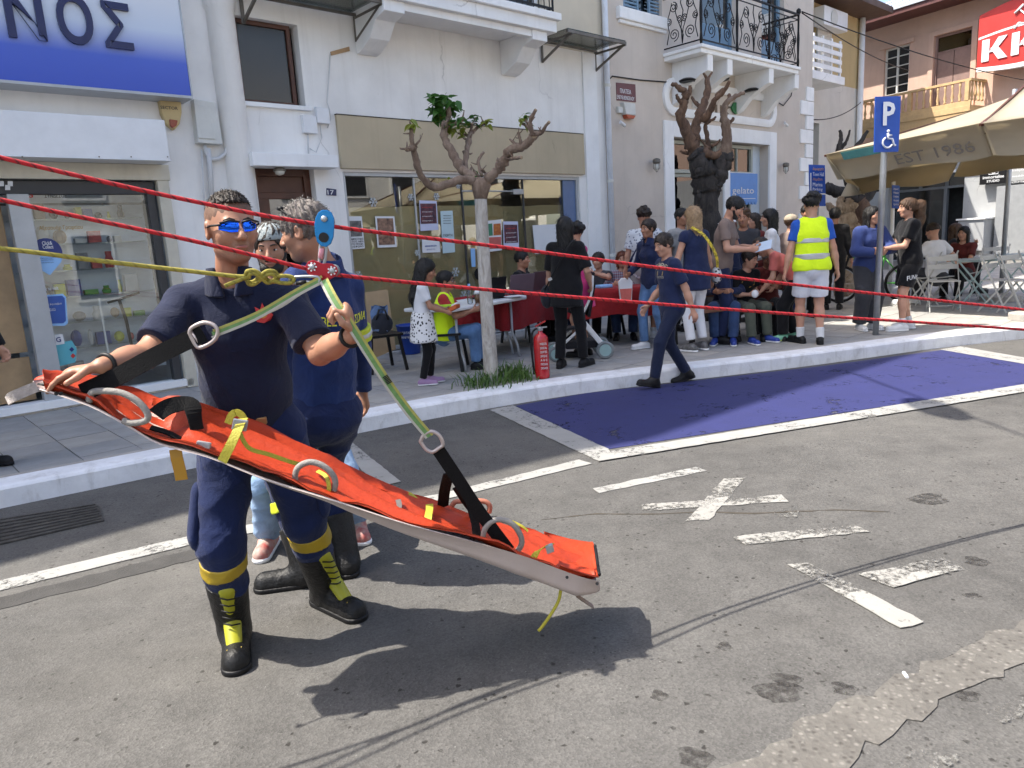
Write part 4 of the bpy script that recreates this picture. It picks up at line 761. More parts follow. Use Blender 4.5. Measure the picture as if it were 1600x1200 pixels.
# ------------------------------------------------------------------ pink house over the grey studio
QA = R(149); QU = np.array([math.sin(QA), math.cos(QA), 0]); QN = np.array([QU[1], -QU[0], 0]); Q0 = G(1550, 405, .15); Q0[2] = 0
def QPT(u, z, d=0.0): return Q0 + QU * u + QN * d + np.array([0, 0, z])
def QH(x, y, d=0.0):
    r = ray(x, y); Pp = _eye + r * (((Q0 + QN * d - _eye) @ QN) / (r @ QN)); return float((Pp - Q0) @ QU), float(Pp[2])
class QF:                                                         # run the row-frame helpers in the pink house's frame
    def __enter__(s):
        global F0, FU, FN; s.k = (F0, FU, FN); F0, FU, FN = Q0, QU, QN
    def __exit__(s, *a):
        global F0, FU, FN; F0, FU, FN = s.k
h4 = thing('pink_house', QPT(0, 0, -3), 'pink upper storey with wooden balcony above a grey studio front', 'building')
with QF():
    L4, R4 = FH(1340, 200)[0], 9.0; zg = FH(1430, 245)[1]; ez = 8.0
    win = (FH(1381, 110)[0], FH(1420, 110)[0], FH(1400, 148)[1], FH(1400, 73)[1], .18); dor = (FH(1459, 90)[0], FH(1518, 90)[0], FH(1490, 170)[1], FH(1490, 49)[1], .18)
    hb = MB(); wall_holes(hb, L4, R4, zg, ez, [win, dor]); hb.build('upper_wall', PINK, h4)
    gw = (FH(1388, 300)[0], FH(1506, 300)[0], PZ, FH(1450, 274)[1], .4); gd_ = None
    hb = MB(); wall_holes(hb, L4, R4, 0, zg, [gw]); hb.build('lower_wall', GREYW, h4)
    b = MB(); b.fbox(L4, L4 + .2, 0, ez, -9, -.01); b.fbox(L4, R4, 0, ez, -9.2, -9); b.fbox(R4 - .2, R4, 0, ez, -9, -.01); b.build('side_wall', PINK, h4)
    EV = mat('eave_maroon', (.09, .03, .028), .6, .2); part('eave', EV, h4, (L4 - .5, R4, ez - .02, ez + .13, -.2, 1.0))
    b = MB(); b.prism([FPT(L4 - .5, ez + .14, 1.05), FPT(L4 - .5, ez + .2, 1.05), FPT(L4 - .5, ez + 2.4, -5), FPT(L4 - .5, ez + .14, -9)], FU * (R4 - L4 + .5)); b.build('roof', mat('sheet_roof', (.42, .46, .52), .5, .12, 3, dirt=.3), h4)
    for k in range(18): u = L4 - .3 + k * .75; MB().bar(FPT(u, ez + .22, 1.0), FPT(u, ez + 2.42, -5), .05, .05).build('roof_rib', mat('sheet_roof', (1, 1, 1)), h4)
    f_ = frame_part('window', OFFP, h4, *win[:4], .06, -.15, -.08); pane(f_, win[0] + .06, win[1] - .06, win[2] + .06, win[3] - .06, -.12, glass_mat('dusty_glass', (.10, .11, .12), .5, .2)); um = (win[0] + win[1]) / 2
    part('mullion', OFFP, f_, (um - .03, um + .03, win[2] + .06, win[3] - .06, -.13, -.07))
    for k in range(1, 5): z = win[2] + (win[3] - win[2]) * k / 5; part('glazing_bar', OFFP, f_, (win[0] + .06, um - .03, z - .015, z + .015, -.125, -.08), (um + .03, win[1] - .06, z - .015, z + .015, -.125, -.08))
    part('lintel', PINK, f_, (win[0] - .15, win[1] + .15, win[3], win[3] + .14, .0, .06))
    SHT = mat('faded_brown_shutter', (.24, .16, .14), .7, .15); f_ = frame_part('balcony_door', SHT, h4, *dor[:4], .07, -.15, -.06, False); um = (dor[0] + dor[1]) / 2; zt = dor[3] - .5
    for a, c_ in ((dor[0] + .07, um), (um, dor[1] - .07)): part('leaf', SHT, f_, (a + .01, c_ - .01, dor[2], zt - .04, -.14, -.1))
    pane(f_, dor[0] + .07, dor[1] - .07, zt, dor[3] - .07, -.12, GLASSD); part('rail', SHT, f_, (dor[0] + .07, dor[1] - .07, zt - .04, zt, -.14, -.08)); part('surround', PINK, f_, (dor[0] - .16, dor[0], dor[2], dor[3] + .14, 0, .05), (dor[1], dor[1] + .16, dor[2], dor[3] + .14, 0, .05), (dor[0], dor[1], dor[3], dor[3] + .14, 0, .05))
    part('dark_room', DARKIN, h4, (L4 + .3, R4 - .3, PZ, ez - .1, -1.02, -1), bevel=0)
    WB = mat('balcony_wood', (.50, .34, .17), .7, .15, 6); bd = .9; q0, q1 = FH(1336, 180, bd)[0], FH(1517, 140, bd)[0]; zr = FH(1430, 140, bd)[1]; zs0 = FH(1430, 182, bd)[1]
    bal = part('balcony', WB, h4, (q0, q1, zs0 - .12, zs0 + .06, 0, bd), bevel=.01); part('handrail', WB, bal, (q0, q1, zr - .07, zr, bd - .1, bd), (q1 - .09, q1, zr - .07, zr, 0, bd - .1), (q0, q0 + .09, zr - .07, zr, 0, bd - .1)); part('base_rail', WB, bal, (q0, q1, zs0 + .06, zs0 + .2, bd - .09, bd - .01))
    hb_ = zr - .07 - zs0 - .2; prof = [(.035, 0), (.035, .1), (.02, .14), (.045, .3), (.025, .5), (.02, .65), (.035, .8), (.03, 1)]; n_ = 17
    for k in range(n_):
        u = q0 + .12 + k * (q1 - q0 - .24) / (n_ - 1)
        if k % 8 == 0: part('newel', WB, bal, (u - .06, u + .06, zs0 + .2, zr - .07, bd - .11, bd))
        else: MB().lathe([(r_ * 1.1, zs0 + .2 + h * hb_) for r_, h in prof], FPT(u, 0, bd - .05), 8).build('baluster', WB, bal, True)
    for k in range(4): MB().lathe([(r_ * 1.1, zs0 + .2 + h * hb_) for r_, h in prof], FPT(q1 - .05, 0, .12 + k * .2), 8).build('baluster', WB, bal, True)
    for k in range(n_ * 2): u = q0 + .06 + k * (q1 - q0 - .12) / (n_ * 2 - 1); part('valance_board', WB, bal, (u - .07, u + .05, zs0 - .42, zs0 - .12, bd - .05, bd - .02))
    # party sign
    k0, kz0 = FH(1528, 112, .5); kz1 = FH(1531, 26, .5)[1]; k1 = k0 + 2.6; ks = thing('party_sign', FPT(k0, kz0, .4), 'red box sign with white ΚΚΕ letters and crossed-tool emblem', 'sign')
    RED = mat('sign_red', (.52, .035, .03), .45, .12, 3); n_ = 12; arc = lambda t: .22 * math.sin(math.pi * t)
    MB().prism([FPT(k0 + (k1 - k0) * i / n_, kz0 + .1 - arc(i / n_) * .5, .4) for i in range(n_ + 1)] + [FPT(k1 - (k1 - k0) * i / n_, kz1 + arc(i / n_), .4) for i in range(n_ + 1)], FN * .2).build('box', RED, ks, bevel=.01)
    mz = kz0 + (kz1 - kz0) * .56
    MB().prism([FPT(k0 + (k1 - k0) * i / n_, kz0 - .02 - arc(i / n_) * .5, .4) for i in range(n_ + 1)] + [FPT(k1 - (k1 - k0) * i / n_, kz0 + .1 - arc(1 - i / n_) * .5, .4) for i in range(n_ + 1)], FN * .21).build('rim', PAPER, ks)
    MB().prism([FPT(k0 + .02 + (k1 - k0 - .04) * i / n_, mz + arc(i / n_) * .5, .601) for i in range(n_ + 1)] + [FPT(k1 - .02 - (k1 - k0 - .04) * i / n_, mz + .06 + arc(i / n_) * .5, .601) for i in range(n_ + 1)], FN * .008).build('stripe', PAPER, ks)
    zb_, ht_ = kz0 + .22, (mz - kz0) * .70
    for q_ in range(3):
        u_ = k0 + .14 + q_ * .80; g = MB(); g.fbox(u_, u_ + .20, zb_, zb_ + ht_, .602, .63)
        if q_ < 2: g.prism([FPT(u_ + x, zb_ + z * ht_, .604) for x, z in ((.2, .38), (.44, 1), (.68, 1), (.36, .40))], FN * .028).prism([FPT(u_ + x, zb_ + z * ht_, .606) for x, z in ((.24, .56), (.40, .66), (.70, 0), (.46, 0))], FN * .029)
        else: g.fbox(u_ + .2, u_ + .6, zb_, zb_ + .17 * ht_, .602, .63).fbox(u_ + .2, u_ + .6, zb_ + .83 * ht_, zb_ + ht_, .602, .63).fbox(u_ + .2, u_ + .54, zb_ + .42 * ht_, zb_ + .58 * ht_, .602, .63)
        g.build('letter', PAPER, ks)
    ce = FPT(k0 + 1.25, mz + .42, .605); pts = [ce + .26 * (FU * math.cos(a) + np.array([0, 0, 1]) * math.sin(a)) for a in np.linspace(-2.2, 1.9, 16)]
    MB().tube(pts, [.014 + .022 * math.sin(math.pi * i / 15) for i in range(16)], 6).bar(pts[0], pts[0] + (-FU * .12 - np.array([0, 0, .14])), .03, .05).bar(ce + FU * .2 - np.array([0, 0, .26]), ce - FU * .16 + np.array([0, 0, .14]), .03, .05, FN).bar(ce - FU * .28 + np.array([0, 0, .06]), ce - FU * .06 + np.array([0, 0, .24]), .04, .1, FN).build('emblem', PAPER, ks, True)
    # studio front
    GF = mat('grey_steel_frame', (.16, .17, .18), .45, .1); f_ = frame_part('shop_window', GF, h4, *gw[:4], .1, -.3, -.2, False); zt = FH(1450, 293)[1]
    part('transom', GF, f_, (gw[0] + .1, gw[1] - .1, zt - .08, zt, -.3, -.2)); us2 = [gw[0] + .1] + [FH(x, 290)[0] for x in (1433, 1474)] + [gw[1] - .1]
    for k in range(3):
        pane(f_, us2[k], us2[k + 1], zt, gw[3] - .1, -.25, GLASSD)
        if k: part('mullion', GF, f_, (us2[k] - .05, us2[k] + .05, zt, gw[3] - .1, -.3, -.2))
    ud = FH(1468, 340)[0]; pane(f_, gw[0] + .1, ud, PZ, zt - .08, -.25, glass_mat('studio_glass', (.25, .30, .33), .9)); part('door_post', GF, f_, (ud, ud + .1, PZ, zt - .08, -.32, -.18)); part('poster_panel', mat('mint_panel', (.42, .52, .5), .6, .05), f_, (FH(1440, 340)[0], ud - .05, FH(1455, 350)[1], FH(1455, 314)[1], -.3, -.28))
    part('ledge', TRIM, h4, (FH(1385, 275, .6)[0], FH(1478, 266, .6)[0], FH(1430, 272, .6)[1] - .05, FH(1430, 272, .6)[1] + .04, .0, .6))
    part('planter_block', GREYW, h4, (FH(1517, 400)[0], FH(1558, 400)[0], PZ, FH(1540, 342)[1], 0, .9), bevel=.02); part('plinth', TRIM, h4, (FH(1515, 400)[0], FH(1560, 400)[0], FH(1540, 342)[1], FH(1540, 342)[1] + .05, -.0, .95))
    part('side_block', mat('mid_grey_render', (.25, .26, .27), .8, .1), h4, (FH(1570, 300)[0], R4, PZ, FH(1585, 290)[1], .0, .5), bevel=.01)
    ss = thing('studio_sign', FPT(*FH(1552, 288, .2), .2), 'black square sign with white camera drawing on the grey wall', 'sign'); s0, s1 = FH(1531, 275, .3)[0], FH(1574, 275, .3)[0]; z0, z1 = FH(1552, 287, .3)[1], FH(1552, 259, .3)[1]; part('board', BLACK, ss, (s0, s1, z0, z1, .05, .3))
    cz = z0 + (z1 - z0) * .68; cu_ = (s0 + s1) / 2; MB().tube([FPT(cu_ + x, cz + y, .306) for x, y in ((-.13, -.08), (.13, -.08), (.13, .07), (.06, .07), (.04, .11), (-.04, .11), (-.06, .07), (-.13, .07))], .012, 5, True).tube([FPT(cu_ + .05 * math.cos(a), cz - .005 + .05 * math.sin(a), .306) for a in np.linspace(0, 6.28, 13)[:-1]], .012, 5, True).build('drawing', PAPER, ss)
    text_obj('lettering', 'immortalise', FPT(cu_, z0 + .16, .301), FU, (0, 0, 1), .09, PAPER, ss, width=.6, align='CENTER', bold=.01); text_obj('lettering', 'STUDIO', FPT(cu_, z0 + .05, .301), FU, (0, 0, 1), .07, PAPER, ss, width=.36, align='CENTER', bold=.01)
    s2 = thing('studio_sign', FPT(*FH(1588, 285, .2), .2), 'grey sign with white print at the right picture edge', 'sign'); part('board', mat('grey_board', (.3, .31, .31), .5, .06), s2, (s1 + .03, s1 + 1.5, z0 + .02, z1, .05, .28))
    for k, t_ in enumerate(('babyface studio', 'wedding photos', 'christening')): text_obj('lettering', t_, FPT(s1 + .12, z1 - .25 - k * .17, .281), FU, (0, 0, 1), .08, PAPER, s2, width=.8, align='LEFT')
# wires across the street
for i, (a, c_, lab) in enumerate([((1253, 18, 15), (1600, 125, 21), 'upper dark wire crossing in front of the pink house'), ((1272, 187, 17), (1345, 160, 20), 'lower dark wire from the ochre house'), ((1253, 20, 15), (1420, 110, 24), 'thin wire from the iron balcony to the pink window')]):
    A, B = W(a[0], a[1], a[2]), W(*c_); tag(MB().tube([A + (B - A) * t - np.array([0, 0, .5 * t * (1 - t)]) for t in np.linspace(0, 1, 12)], .012, 5).build('wire', BLACK, smooth=True), lab, 'wire', 'overhead wires')
# ------------------------------------------------------------------ the other side of the street (seen only in the glass)
def opposite(u0, u1, d, h, m, lab):
    t_ = thing('opposite_house', FPT((u0 + u1) / 2, 0, d), lab, 'building', 'houses across the street'); b = MB(); b.fbox(u0, u1, 0, h, d, d + 8); b.build('wall', m, t_)
    n = int((u1 - u0) / 2.4)
    for z in (.6, 3.8, 7.0):
        if z + 2 > h: continue
        for k in range(n): u = u0 + .7 + k * 2.4; w_ = part('window', TRIM, t_, (u - .1, u + 1.2, z - .1, z + 2.1, d - .06, d), bevel=0); part('pane', DARKM, w_, (u, u + 1.1, z, z + 2, d - .07, d - .06), bevel=0)
opposite(-16, -3, 17, 7.5, WHITE, 'pale house across the street, left'); opposite(-2.6, 9, 18, 9, STONEP, 'pale stone house across the street, middle'); opposite(9.4, 24, 17.5, 8, WHITE, 'white house across the street, right')

# street lamp hung on a span wire between the two house rows, above the frame
wa, wb_ = np.array([-.55, 10.9, 6.9]), np.array([-.10, -8.5, 7.0]); lt_ = thing('street_lamp', (-.38, 5.75, 6.4), 'oval street lamp hung on a wire over the road, above the picture', 'street lamp')
MB().tube([wa + (wb_ - wa) * t - np.array([0, 0, 1.2 * t * (1 - t)]) for t in np.linspace(0, 1, 14)], .014, 6).build('span_wire', BLACK, lt_, True); MB().ell((-.38, 5.45, 6.45), (.16, .42, .11), 14, 9).build('housing', ALU, lt_, True); MB().tube([(-.42, 5.45, 6.55), (-.42, 5.45, 6.66)], .02, 6).build('clamp', STEEL, lt_)
# ------------------------------------------------------------------ trees
def bark(name, c, c2, s_=9):
    m, t, ns, b = nodes(name); v = coord(t, (1, 1, .3)); n1 = noise(t, v, s_, 8, .7, .8)
    t.links.new(ramp(t, n1, [(.35, c2), (.62, c)]).outputs[0], b.inputs['Base Color']); b.inputs['Roughness'].default_value = .9; bump(t, b, mixc(t, .5, n1, noise(t, coord(t), 40, 5, .7)), .9, .03); return m
BARK = bark('mulberry_bark', (.27, .20, .15), (.13, .085, .06)); LIME = bark('limewashed_bark', (.58, .55, .50), (.30, .26, .22), 14); BARKD = bark('black_bark', (.055, .047, .042), (.012, .011, .011), 12); BARKB = bark('brown_bark', (.20, .12, .075), (.06, .035, .025))
def smooth_path(P, k=4):
    P = np.array(P, float)
    if len(P) < 3: return P
    out = []
    for i in range(len(P) - 1):
        p0, p1, p2, p3 = P[max(i - 1, 0)], P[i], P[i + 1], P[min(i + 2, len(P) - 1)]
        for t in np.arange(k) / k: out.append(.5 * ((2 * p1) + (-p0 + p2) * t + (2 * p0 - 5 * p1 + 4 * p2 - p3) * t * t + (-p0 + 3 * p1 - 3 * p2 + p3) * t ** 3))
    return np.array(out + [P[-1]])
def limb(b, P, r0, r1, seed, knob=.18, n=10):
    P = smooth_path(P, 5); rr = random.Random(seed); m = len(P); rs = []
    for i in range(m):
        t = i / (m - 1); rs.append((r0 + (r1 - r0) * t) * (1 + knob * (rr.random() - .45) + (.25 if rr.random() < .10 else 0)))
    P = P + np.array([[rr.uniform(-1, 1) * r0 * .12 for _ in range(3)] for _ in range(m)]); b.tube(list(P), rs, n)
    return P
def px_path(pts, Y, dy0=0.0, dy1=0.0):
    n = len(pts); return [W(x, y, Y + dy0 + (dy1 - dy0) * i / max(n - 1, 1)) for i, (x, y) in enumerate(pts)]
CUT = mat('pruning_cut', (.34, .25, .16), .8, .2, 30)
T1Y = float(G(768, 594, PZ)[1]); t1 = thing('pollarded_tree', G(768, 594, PZ), 'whitewashed pollarded mulberry with a few fresh leaves by the kerb', 'tree')
tp = [(768, 596), (766, 560), (762, 500), (758, 440), (754, 370), (751, 310)]
b = MB(); b.tube(smooth_path(px_path(tp, T1Y), 4), list(np.interp(np.linspace(0, 1, 21), [0, .08, .5, 1], [.092, .078, .068, .062])), 14); b.build('trunk', LIME, t1, True)
b = MB(); b.tube(px_path([(751, 311), (751, 298), (752, 288), (753, 278)], T1Y), [.064, .085, .10, .06], 12); b.build('crown_head', BARK, t1, True)
br = [([(745, 286), (728, 281), (713, 283), (687, 292), (670, 288), (658, 275), (652, 257), (647, 236), (645, 226)], .05, .032, .0, -.5), ([(645, 228), (643, 214), (642, 200)], .026, .02, -.5, -.5), ([(646, 230), (638, 234), (633, 233)], .03, .015, -.5, -.55), ([(648, 228), (656, 219)], .014, .012, -.5, -.5),
      ([(746, 284), (732, 273), (720, 262), (710, 243), (698, 224), (694, 203), (698, 186)], .058, .038, .0, .3), ([(698, 190), (701, 178), (701, 168)], .036, .028, .3, .3), ([(697, 196), (712, 193), (722, 188)], .03, .02, .3, .2),
      ([(727, 268), (728, 245), (732, 222), (735, 208)], .034, .03, .1, .5), ([(735, 212), (727, 211), (716, 208)], .02, .014, .5, .6), ([(735, 210), (742, 203), (752, 195), (758, 193)], .022, .015, .5, .6), ([(735, 208), (737, 199), (737, 193)], .018, .014, .5, .45), ([(728, 242), (724, 238), (725, 236)], .016, .01, .3, .3),
      ([(757, 286), (768, 276), (780, 263), (790, 247), (799, 234), (817, 228), (828, 220), (834, 210)], .06, .042, .0, -.4), ([(832, 212), (829, 198), (829, 187), (837, 172)], .03, .018, -.4, -.5), ([(834, 209), (845, 208), (851, 200), (858, 190)], .026, .015, -.4, -.6), ([(829, 202), (822, 196), (815, 193)], .018, .012, -.4, -.3),
      ([(796, 249), (805, 247), (815, 246)], .02, .018, -.2, -.4), ([(814, 226), (812, 215), (809, 207)], .018, .014, -.3, -.3), ([(810, 227), (803, 223), (797, 218)], .016, .012, -.3, -.1), ([(753, 275), (749, 262), (748, 249), (756, 238)], .022, .016, .05, .2), ([(760, 280), (758, 270)], .03, .012, 0, .1), ([(747, 276), (742, 268)], .028, .012, 0, .1)]
for i, (pts, r0, r1, a, c_) in enumerate(br):
    b = MB(); LP_ = limb(b, px_path(pts, T1Y, a, c_), r0 * .85, r1 * .85, i, .26); b.build('branch', BARK, t1, True)
    dv_ = LP_[-1] - LP_[-2]; dv_ /= np.linalg.norm(dv_); MB().lathe([(r1 * .9, 0), (r1 * .75, .004)], LP_[-1], 9, dv_).build('cut_scar', CUT, t1)
    rt_ = random.Random(i + 300)
    for q_ in range(3):
        k_ = rt_.randrange(1, len(LP_)); o_ = np.array([rt_.gauss(0, 1), rt_.gauss(0, 1), rt_.gauss(.6, .8)]); o_ /= np.linalg.norm(o_); MB().tube([LP_[k_], LP_[k_] + o_ * (r0 + .015), LP_[k_] + o_ * (r0 + rt_.uniform(.02, .07)) + np.array([0, 0, .01])], [r0 * .35, r0 * .28, .004], 6).build('spur', BARK, t1, True)
def leaf_mesh(name, m):
    pts = [(0, 0), (.25, .16), (.3, .36), (.2, .66), (0, 1.0), (-.2, .66), (-.3, .36), (-.25, .16)]
    b = MB(); v = [(x, y, .12 * abs(x) - .25 * y * y) for x, y in pts] + [(0, .4, -.04)]; b.add(v, [(i, (i + 1) % 8, 8) for i in range(8)]); o = b.build(name, m, origin=np.zeros(3)); return o
def leaf_mat(name, c):
    m, t, ns, b = nodes(name); n1 = noise(t, coord(t), 3, 3); t.links.new(ramp(t, n1, [(.3, np.array(c) * .75), (.7, np.array(c) * 1.2)]).outputs[0], b.inputs['Base Color']); b.inputs['Roughness'].default_value = .45
    tl = ns.new('ShaderNodeBsdfTranslucent'); tl.inputs[0].default_value = rgba(np.array(c) * 1.4); mx = ns.new('ShaderNodeMixShader'); mx.inputs[0].default_value = .3; t.links.new(b.outputs[0], mx.inputs[1]); t.links.new(tl.outputs[0], mx.inputs[2]); t.links.new(mx.outputs[0], ns['Material Output'].inputs[0]); return m
LG = leaf_mat('leaf_green', (.045, .13, .02)); LY = leaf_mat('young_leaf', (.20, .24, .03)); rl = random.Random(11); lproto = {}
def leaves(tree, c0, n, rad, size, m, droop=.5):
    for k in range(n):
        if m.name not in lproto:
            o = leaf_mesh('leaf', m); lproto[m.name] = o.data; o.parent = tree
        else:
            o = bpy.data.objects.new('leaf', lproto[m.name]); col.objects.link(o); o.parent = tree
        d = np.array([rl.gauss(0, 1), rl.gauss(0, 1), rl.gauss(0, 1)]); d /= np.linalg.norm(d); p = c0 + d * rad * rl.random() ** .5
        o.location = p - wloc(tree); o.rotation_euler = (rl.uniform(-droop - .6, .4), rl.uniform(-.5, .5), rl.uniform(0, 6.28)); s_ = size * rl.uniform(.65, 1.25); o.scale = (s_, s_, s_)
for (x, y, dy), n, rad, s_, m in [((683, 154, .3), 24, .11, .15, LG), ((700, 161, .3), 16, .10, .15, LG), ((683, 175, .3), 20, .10, .13, LG), ((692, 184, .3), 8, .07, .08, LY), ((703, 198, .3), 14, .08, .09, LY), ((714, 188, .2), 14, .08, .10, LG), ((722, 201, .5), 16, .09, .10, LY), ((737, 189, .5), 14, .07, .10, LG), ((757, 192, .6), 16, .07, .10, LY), ((816, 186, -.3), 15, .07, .09, LY), ((820, 181, -.3), 4, .04, .06, LG), ((642, 194, -.5), 11, .05, .09, LY), ((718, 282, .0), 7, .05, .05, LY), ((744, 272, .0), 7, .06, .05, LG), ((700, 279, 0), 3, .03, .05, LY)]:
    leaves(t1, W(x, y, T1Y + dy), n, rad, s_, m)
# weeds round its foot
gb = MB(); rg = random.Random(4)
for k in range(520):
    cx = rg.choice([(742, 603), (800, 592), (800, 592), (815, 590), (770, 600), (790, 585)]); p = G(cx[0] + rg.gauss(0, 14), cx[1] + rg.gauss(0, 4), PZ); a = rg.uniform(0, 6.28); L = rg.uniform(.08, .24); dv = np.array([math.cos(a), math.sin(a), 0]); sd = np.array([-dv[1], dv[0], 0]) * rg.uniform(.003, .007)
    q = [p + dv * L * .6 * t * t + np.array([0, 0, L * (t - .35 * t * t)]) for t in (0, .4, .75, 1)]
    gb.add([q[0] - sd, q[0] + sd, q[1] + sd, q[1] - sd, q[2] + sd * .7, q[2] - sd * .7, q[3]], [(0, 1, 2, 3), (3, 2, 4, 5), (5, 4, 6)])
tag(gb.build('weeds', leaf_mat('weed_green', (.07, .14, .025))), 'tuft of green weeds around the foot of the whitewashed tree', 'weeds', kind='stuff')
# dark knobbly tree in front of the gelato shop
T2Y = 11.6; t2 = thing('pollarded_tree', np.r_[W(1105, 330, T2Y)[:2], PZ], 'black knobbly pollarded tree in front of the gelato shop', 'tree')
p0 = W(1105, 330, T2Y); b = MB(); limb(b, [np.r_[p0[:2], PZ], np.r_[p0[:2] + [.02, 0], 1.0], p0, W(1103, 290, T2Y), W(1096, 262, T2Y)], .20, .19, 31, .3, 14); b.build('trunk', BARKD, t2, True)
b = MB(); limb(b, px_path([(1110, 300), (1122, 275), (1130, 255), (1133, 243)], T2Y), .13, .13, 32, .35, 12); b.build('trunk_fork', BARKD, t2, True); b = MB(); limb(b, px_path([(1100, 275), (1092, 252), (1087, 238)], T2Y), .15, .12, 33, .35, 12); b.build('trunk_fork', BARKD, t2, True)
rk = random.Random(8)
for k in range(22):
    x, y = rk.uniform(1090, 1128), rk.uniform(245, 335); P_ = W(x, y, T2Y - .12); r_ = rk.uniform(.03, .075); MB().ell(P_, (r_, r_ * .8, r_ * rk.uniform(.7, 1.1)), 9, 6).build('burl', BARKD, t2, True)
for i, (pts, r0, r1, a, c_) in enumerate([([(1086, 240), (1079, 222), (1071, 200), (1063, 182), (1069, 163), (1071, 148), (1064, 139), (1050, 130)], .1, .03, 0, -.3), ([(1070, 152), (1077, 145), (1078, 134)], .04, .025, -.2, -.2), ([(1066, 162), (1060, 155), (1057, 148)], .03, .02, -.2, -.3), ([(1083, 232), (1085, 210), (1090, 188), (1099, 165), (1105, 143), (1105, 122)], .09, .04, 0, .3), ([(1105, 124), (1099, 114)], .025, .015, .3, .3), ([(1105, 124), (1113, 113)], .025, .015, .3, .3), ([(1096, 168), (1086, 160), (1081, 151)], .035, .02, .2, .3),
        ([(1097, 190), (1107, 178), (1116, 158), (1130, 144), (1140, 126)], .06, .025, .1, -.3), ([(1122, 152), (1120, 148), (1130, 138)], .03, .02, 0, 0), ([(1131, 245), (1136, 222), (1134, 200), (1131, 178), (1134, 163), (1145, 153), (1165, 144)], .085, .025, 0, -.2), ([(1133, 166), (1139, 155), (1139, 148)], .04, .025, -.1, 0), ([(1136, 196), (1144, 188), (1146, 184)], .03, .02, 0, 0), ([(1108, 262), (1107, 235), (1105, 215), (1103, 195), (1113, 187), (1119, 183)], .05, .015, .1, .2), ([(1107, 232), (1098, 222), (1088, 212)], .025, .012, 0, .1), ([(1112, 228), (1120, 224), (1125, 218)], .03, .012, 0, 0), ([(1092, 243), (1105, 240), (1118, 244), (1128, 238)], .07, .06, -.05, -.05), ([(1075, 240), (1068, 238), (1063, 235)], .03, .015, 0, 0)]):
    b = MB(); limb(b, px_path(pts, T2Y, a, c_), r0, r1, 50 + i, .25, 9); b.build('branch', BARKB if i not in (9,) else BARK, t2, True)
# trees by the parasol
T3Y = 15.5; t3 = thing('pollarded_tree', np.r_[W(1352, 400, T3Y)[:2], PZ], 'dark leaning tree trunk under the cream parasol', 'tree'); p0 = W(1352, 400, T3Y)
b = MB(); limb(b, [np.r_[p0[:2], PZ], p0, W(1347, 345, T3Y), W(1340, 318, T3Y)], .26, .2, 71, .15, 12); b.build('trunk', BARKB, t3, True)
for i, (pts, r0, r1) in enumerate([([(1341, 322), (1325, 306), (1302, 298), (1288, 290)], .15, .09), ([(1341, 320), (1358, 298), (1378, 284), (1394, 270), (1402, 252)], .16, .1), ([(1330, 300), (1318, 262), (1310, 235), (1314, 218), (1312, 204)], .08, .03), ([(1311, 236), (1322, 222), (1328, 203)], .04, .02), ([(1345, 300), (1338, 240), (1346, 220), (1356, 205)], .09, .03)]):
    b = MB(); limb(b, px_path(pts, T3Y), r0, r1, 80 + i, .2, 9); b.build('branch', BARKD, t3, True)
T4Y = 14.2; t4 = thing('pollarded_tree', np.r_[W(1322, 380, T4Y)[:2], PZ], 'pale knobbly tree stump behind the boy in the yellow vest', 'tree'); p0 = W(1322, 380, T4Y); PALEB = bark('pale_bark', (.42, .34, .25), (.2, .14, .09))
b = MB(); limb(b, [np.r_[p0[:2], PZ], p0, W(1320, 350, T4Y), W(1318, 332, T4Y)], .2, .22, 91, .15, 12); b.build('trunk', PALEB, t4, True)
for i, pts in enumerate([[(1312, 335), (1300, 326), (1294, 318)], [(1316, 332), (1312, 318), (1316, 308)], [(1324, 332), (1332, 322), (1338, 322)], [(1320, 335), (1325, 318), (1330, 312)]]): b = MB(); limb(b, px_path(pts, T4Y), .1, .05, 95 + i, .3, 8); b.build('branch', PALEB, t4, True)
# ------------------------------------------------------------------ posts and signs
def flat_panel(b, pts, Y, th=.02):
    q = [W(x, y, Y) for x, y in pts]; n_ = np.cross(q[1] - q[0], q[3] - q[0]); n_ /= np.linalg.norm(n_); return b.prism(q, n_ * th), n_
SB = mat('sign_blue', (.012, .07, .36), .35, .08); SW = mat('sign_white', (.66, .68, .72), .4, .05)
PY = float(G(1368, 523, PZ)[1]); pp = thing('parking_sign', G(1368, 523, PZ), 'blue P and wheelchair parking sign on a grey leaning post', 'road sign')
MB().tube([W(1368, 524, PY), W(1381.5, 236, PY), W(1385, 158, PY)], .036, 14).build('post', STEEL, pp, True)
c4 = [(1368, 151), (1408, 150), (1404, 237), (1366, 238)]; sY = PY - .075; b, n_ = flat_panel(MB(), c4, sY); b.build('panel', SB, pp, bevel=.002)
q = [W(x, y, sY - .012) for x, y in c4]; ex = (q[1] - q[0]); ey = (q[0] - q[3]); w4, h4_ = np.linalg.norm(ex), np.linalg.norm(ey); ex /= w4; ey /= h4_; o4 = q[3] - np.array([0, .012, 0])
S4 = lambda x, y: o4 + ex * x * w4 + ey * y * h4_
text_obj('letter', 'P', S4(.53, .48), ex, ey, h4_ * .42, SW, pp, width=w4 * .46, extrude=.003, bold=.025)
g = MB(); g.ell(S4(.52, .375), .018, 10, 6); g.tube([S4(.5, .34), S4(.52, .24), S4(.68, .235), S4(.76, .11), S4(.82, .12)], .013, 6); g.tube([S4(.51, .30), S4(.66, .30)], .011, 6); g.tube([S4(.5 + .19 * math.cos(a), .17 + .095 * math.sin(a)) for a in np.linspace(2.0, 5.9, 14)], .012, 6); g.build('wheelchair_symbol', SW, pp, True)
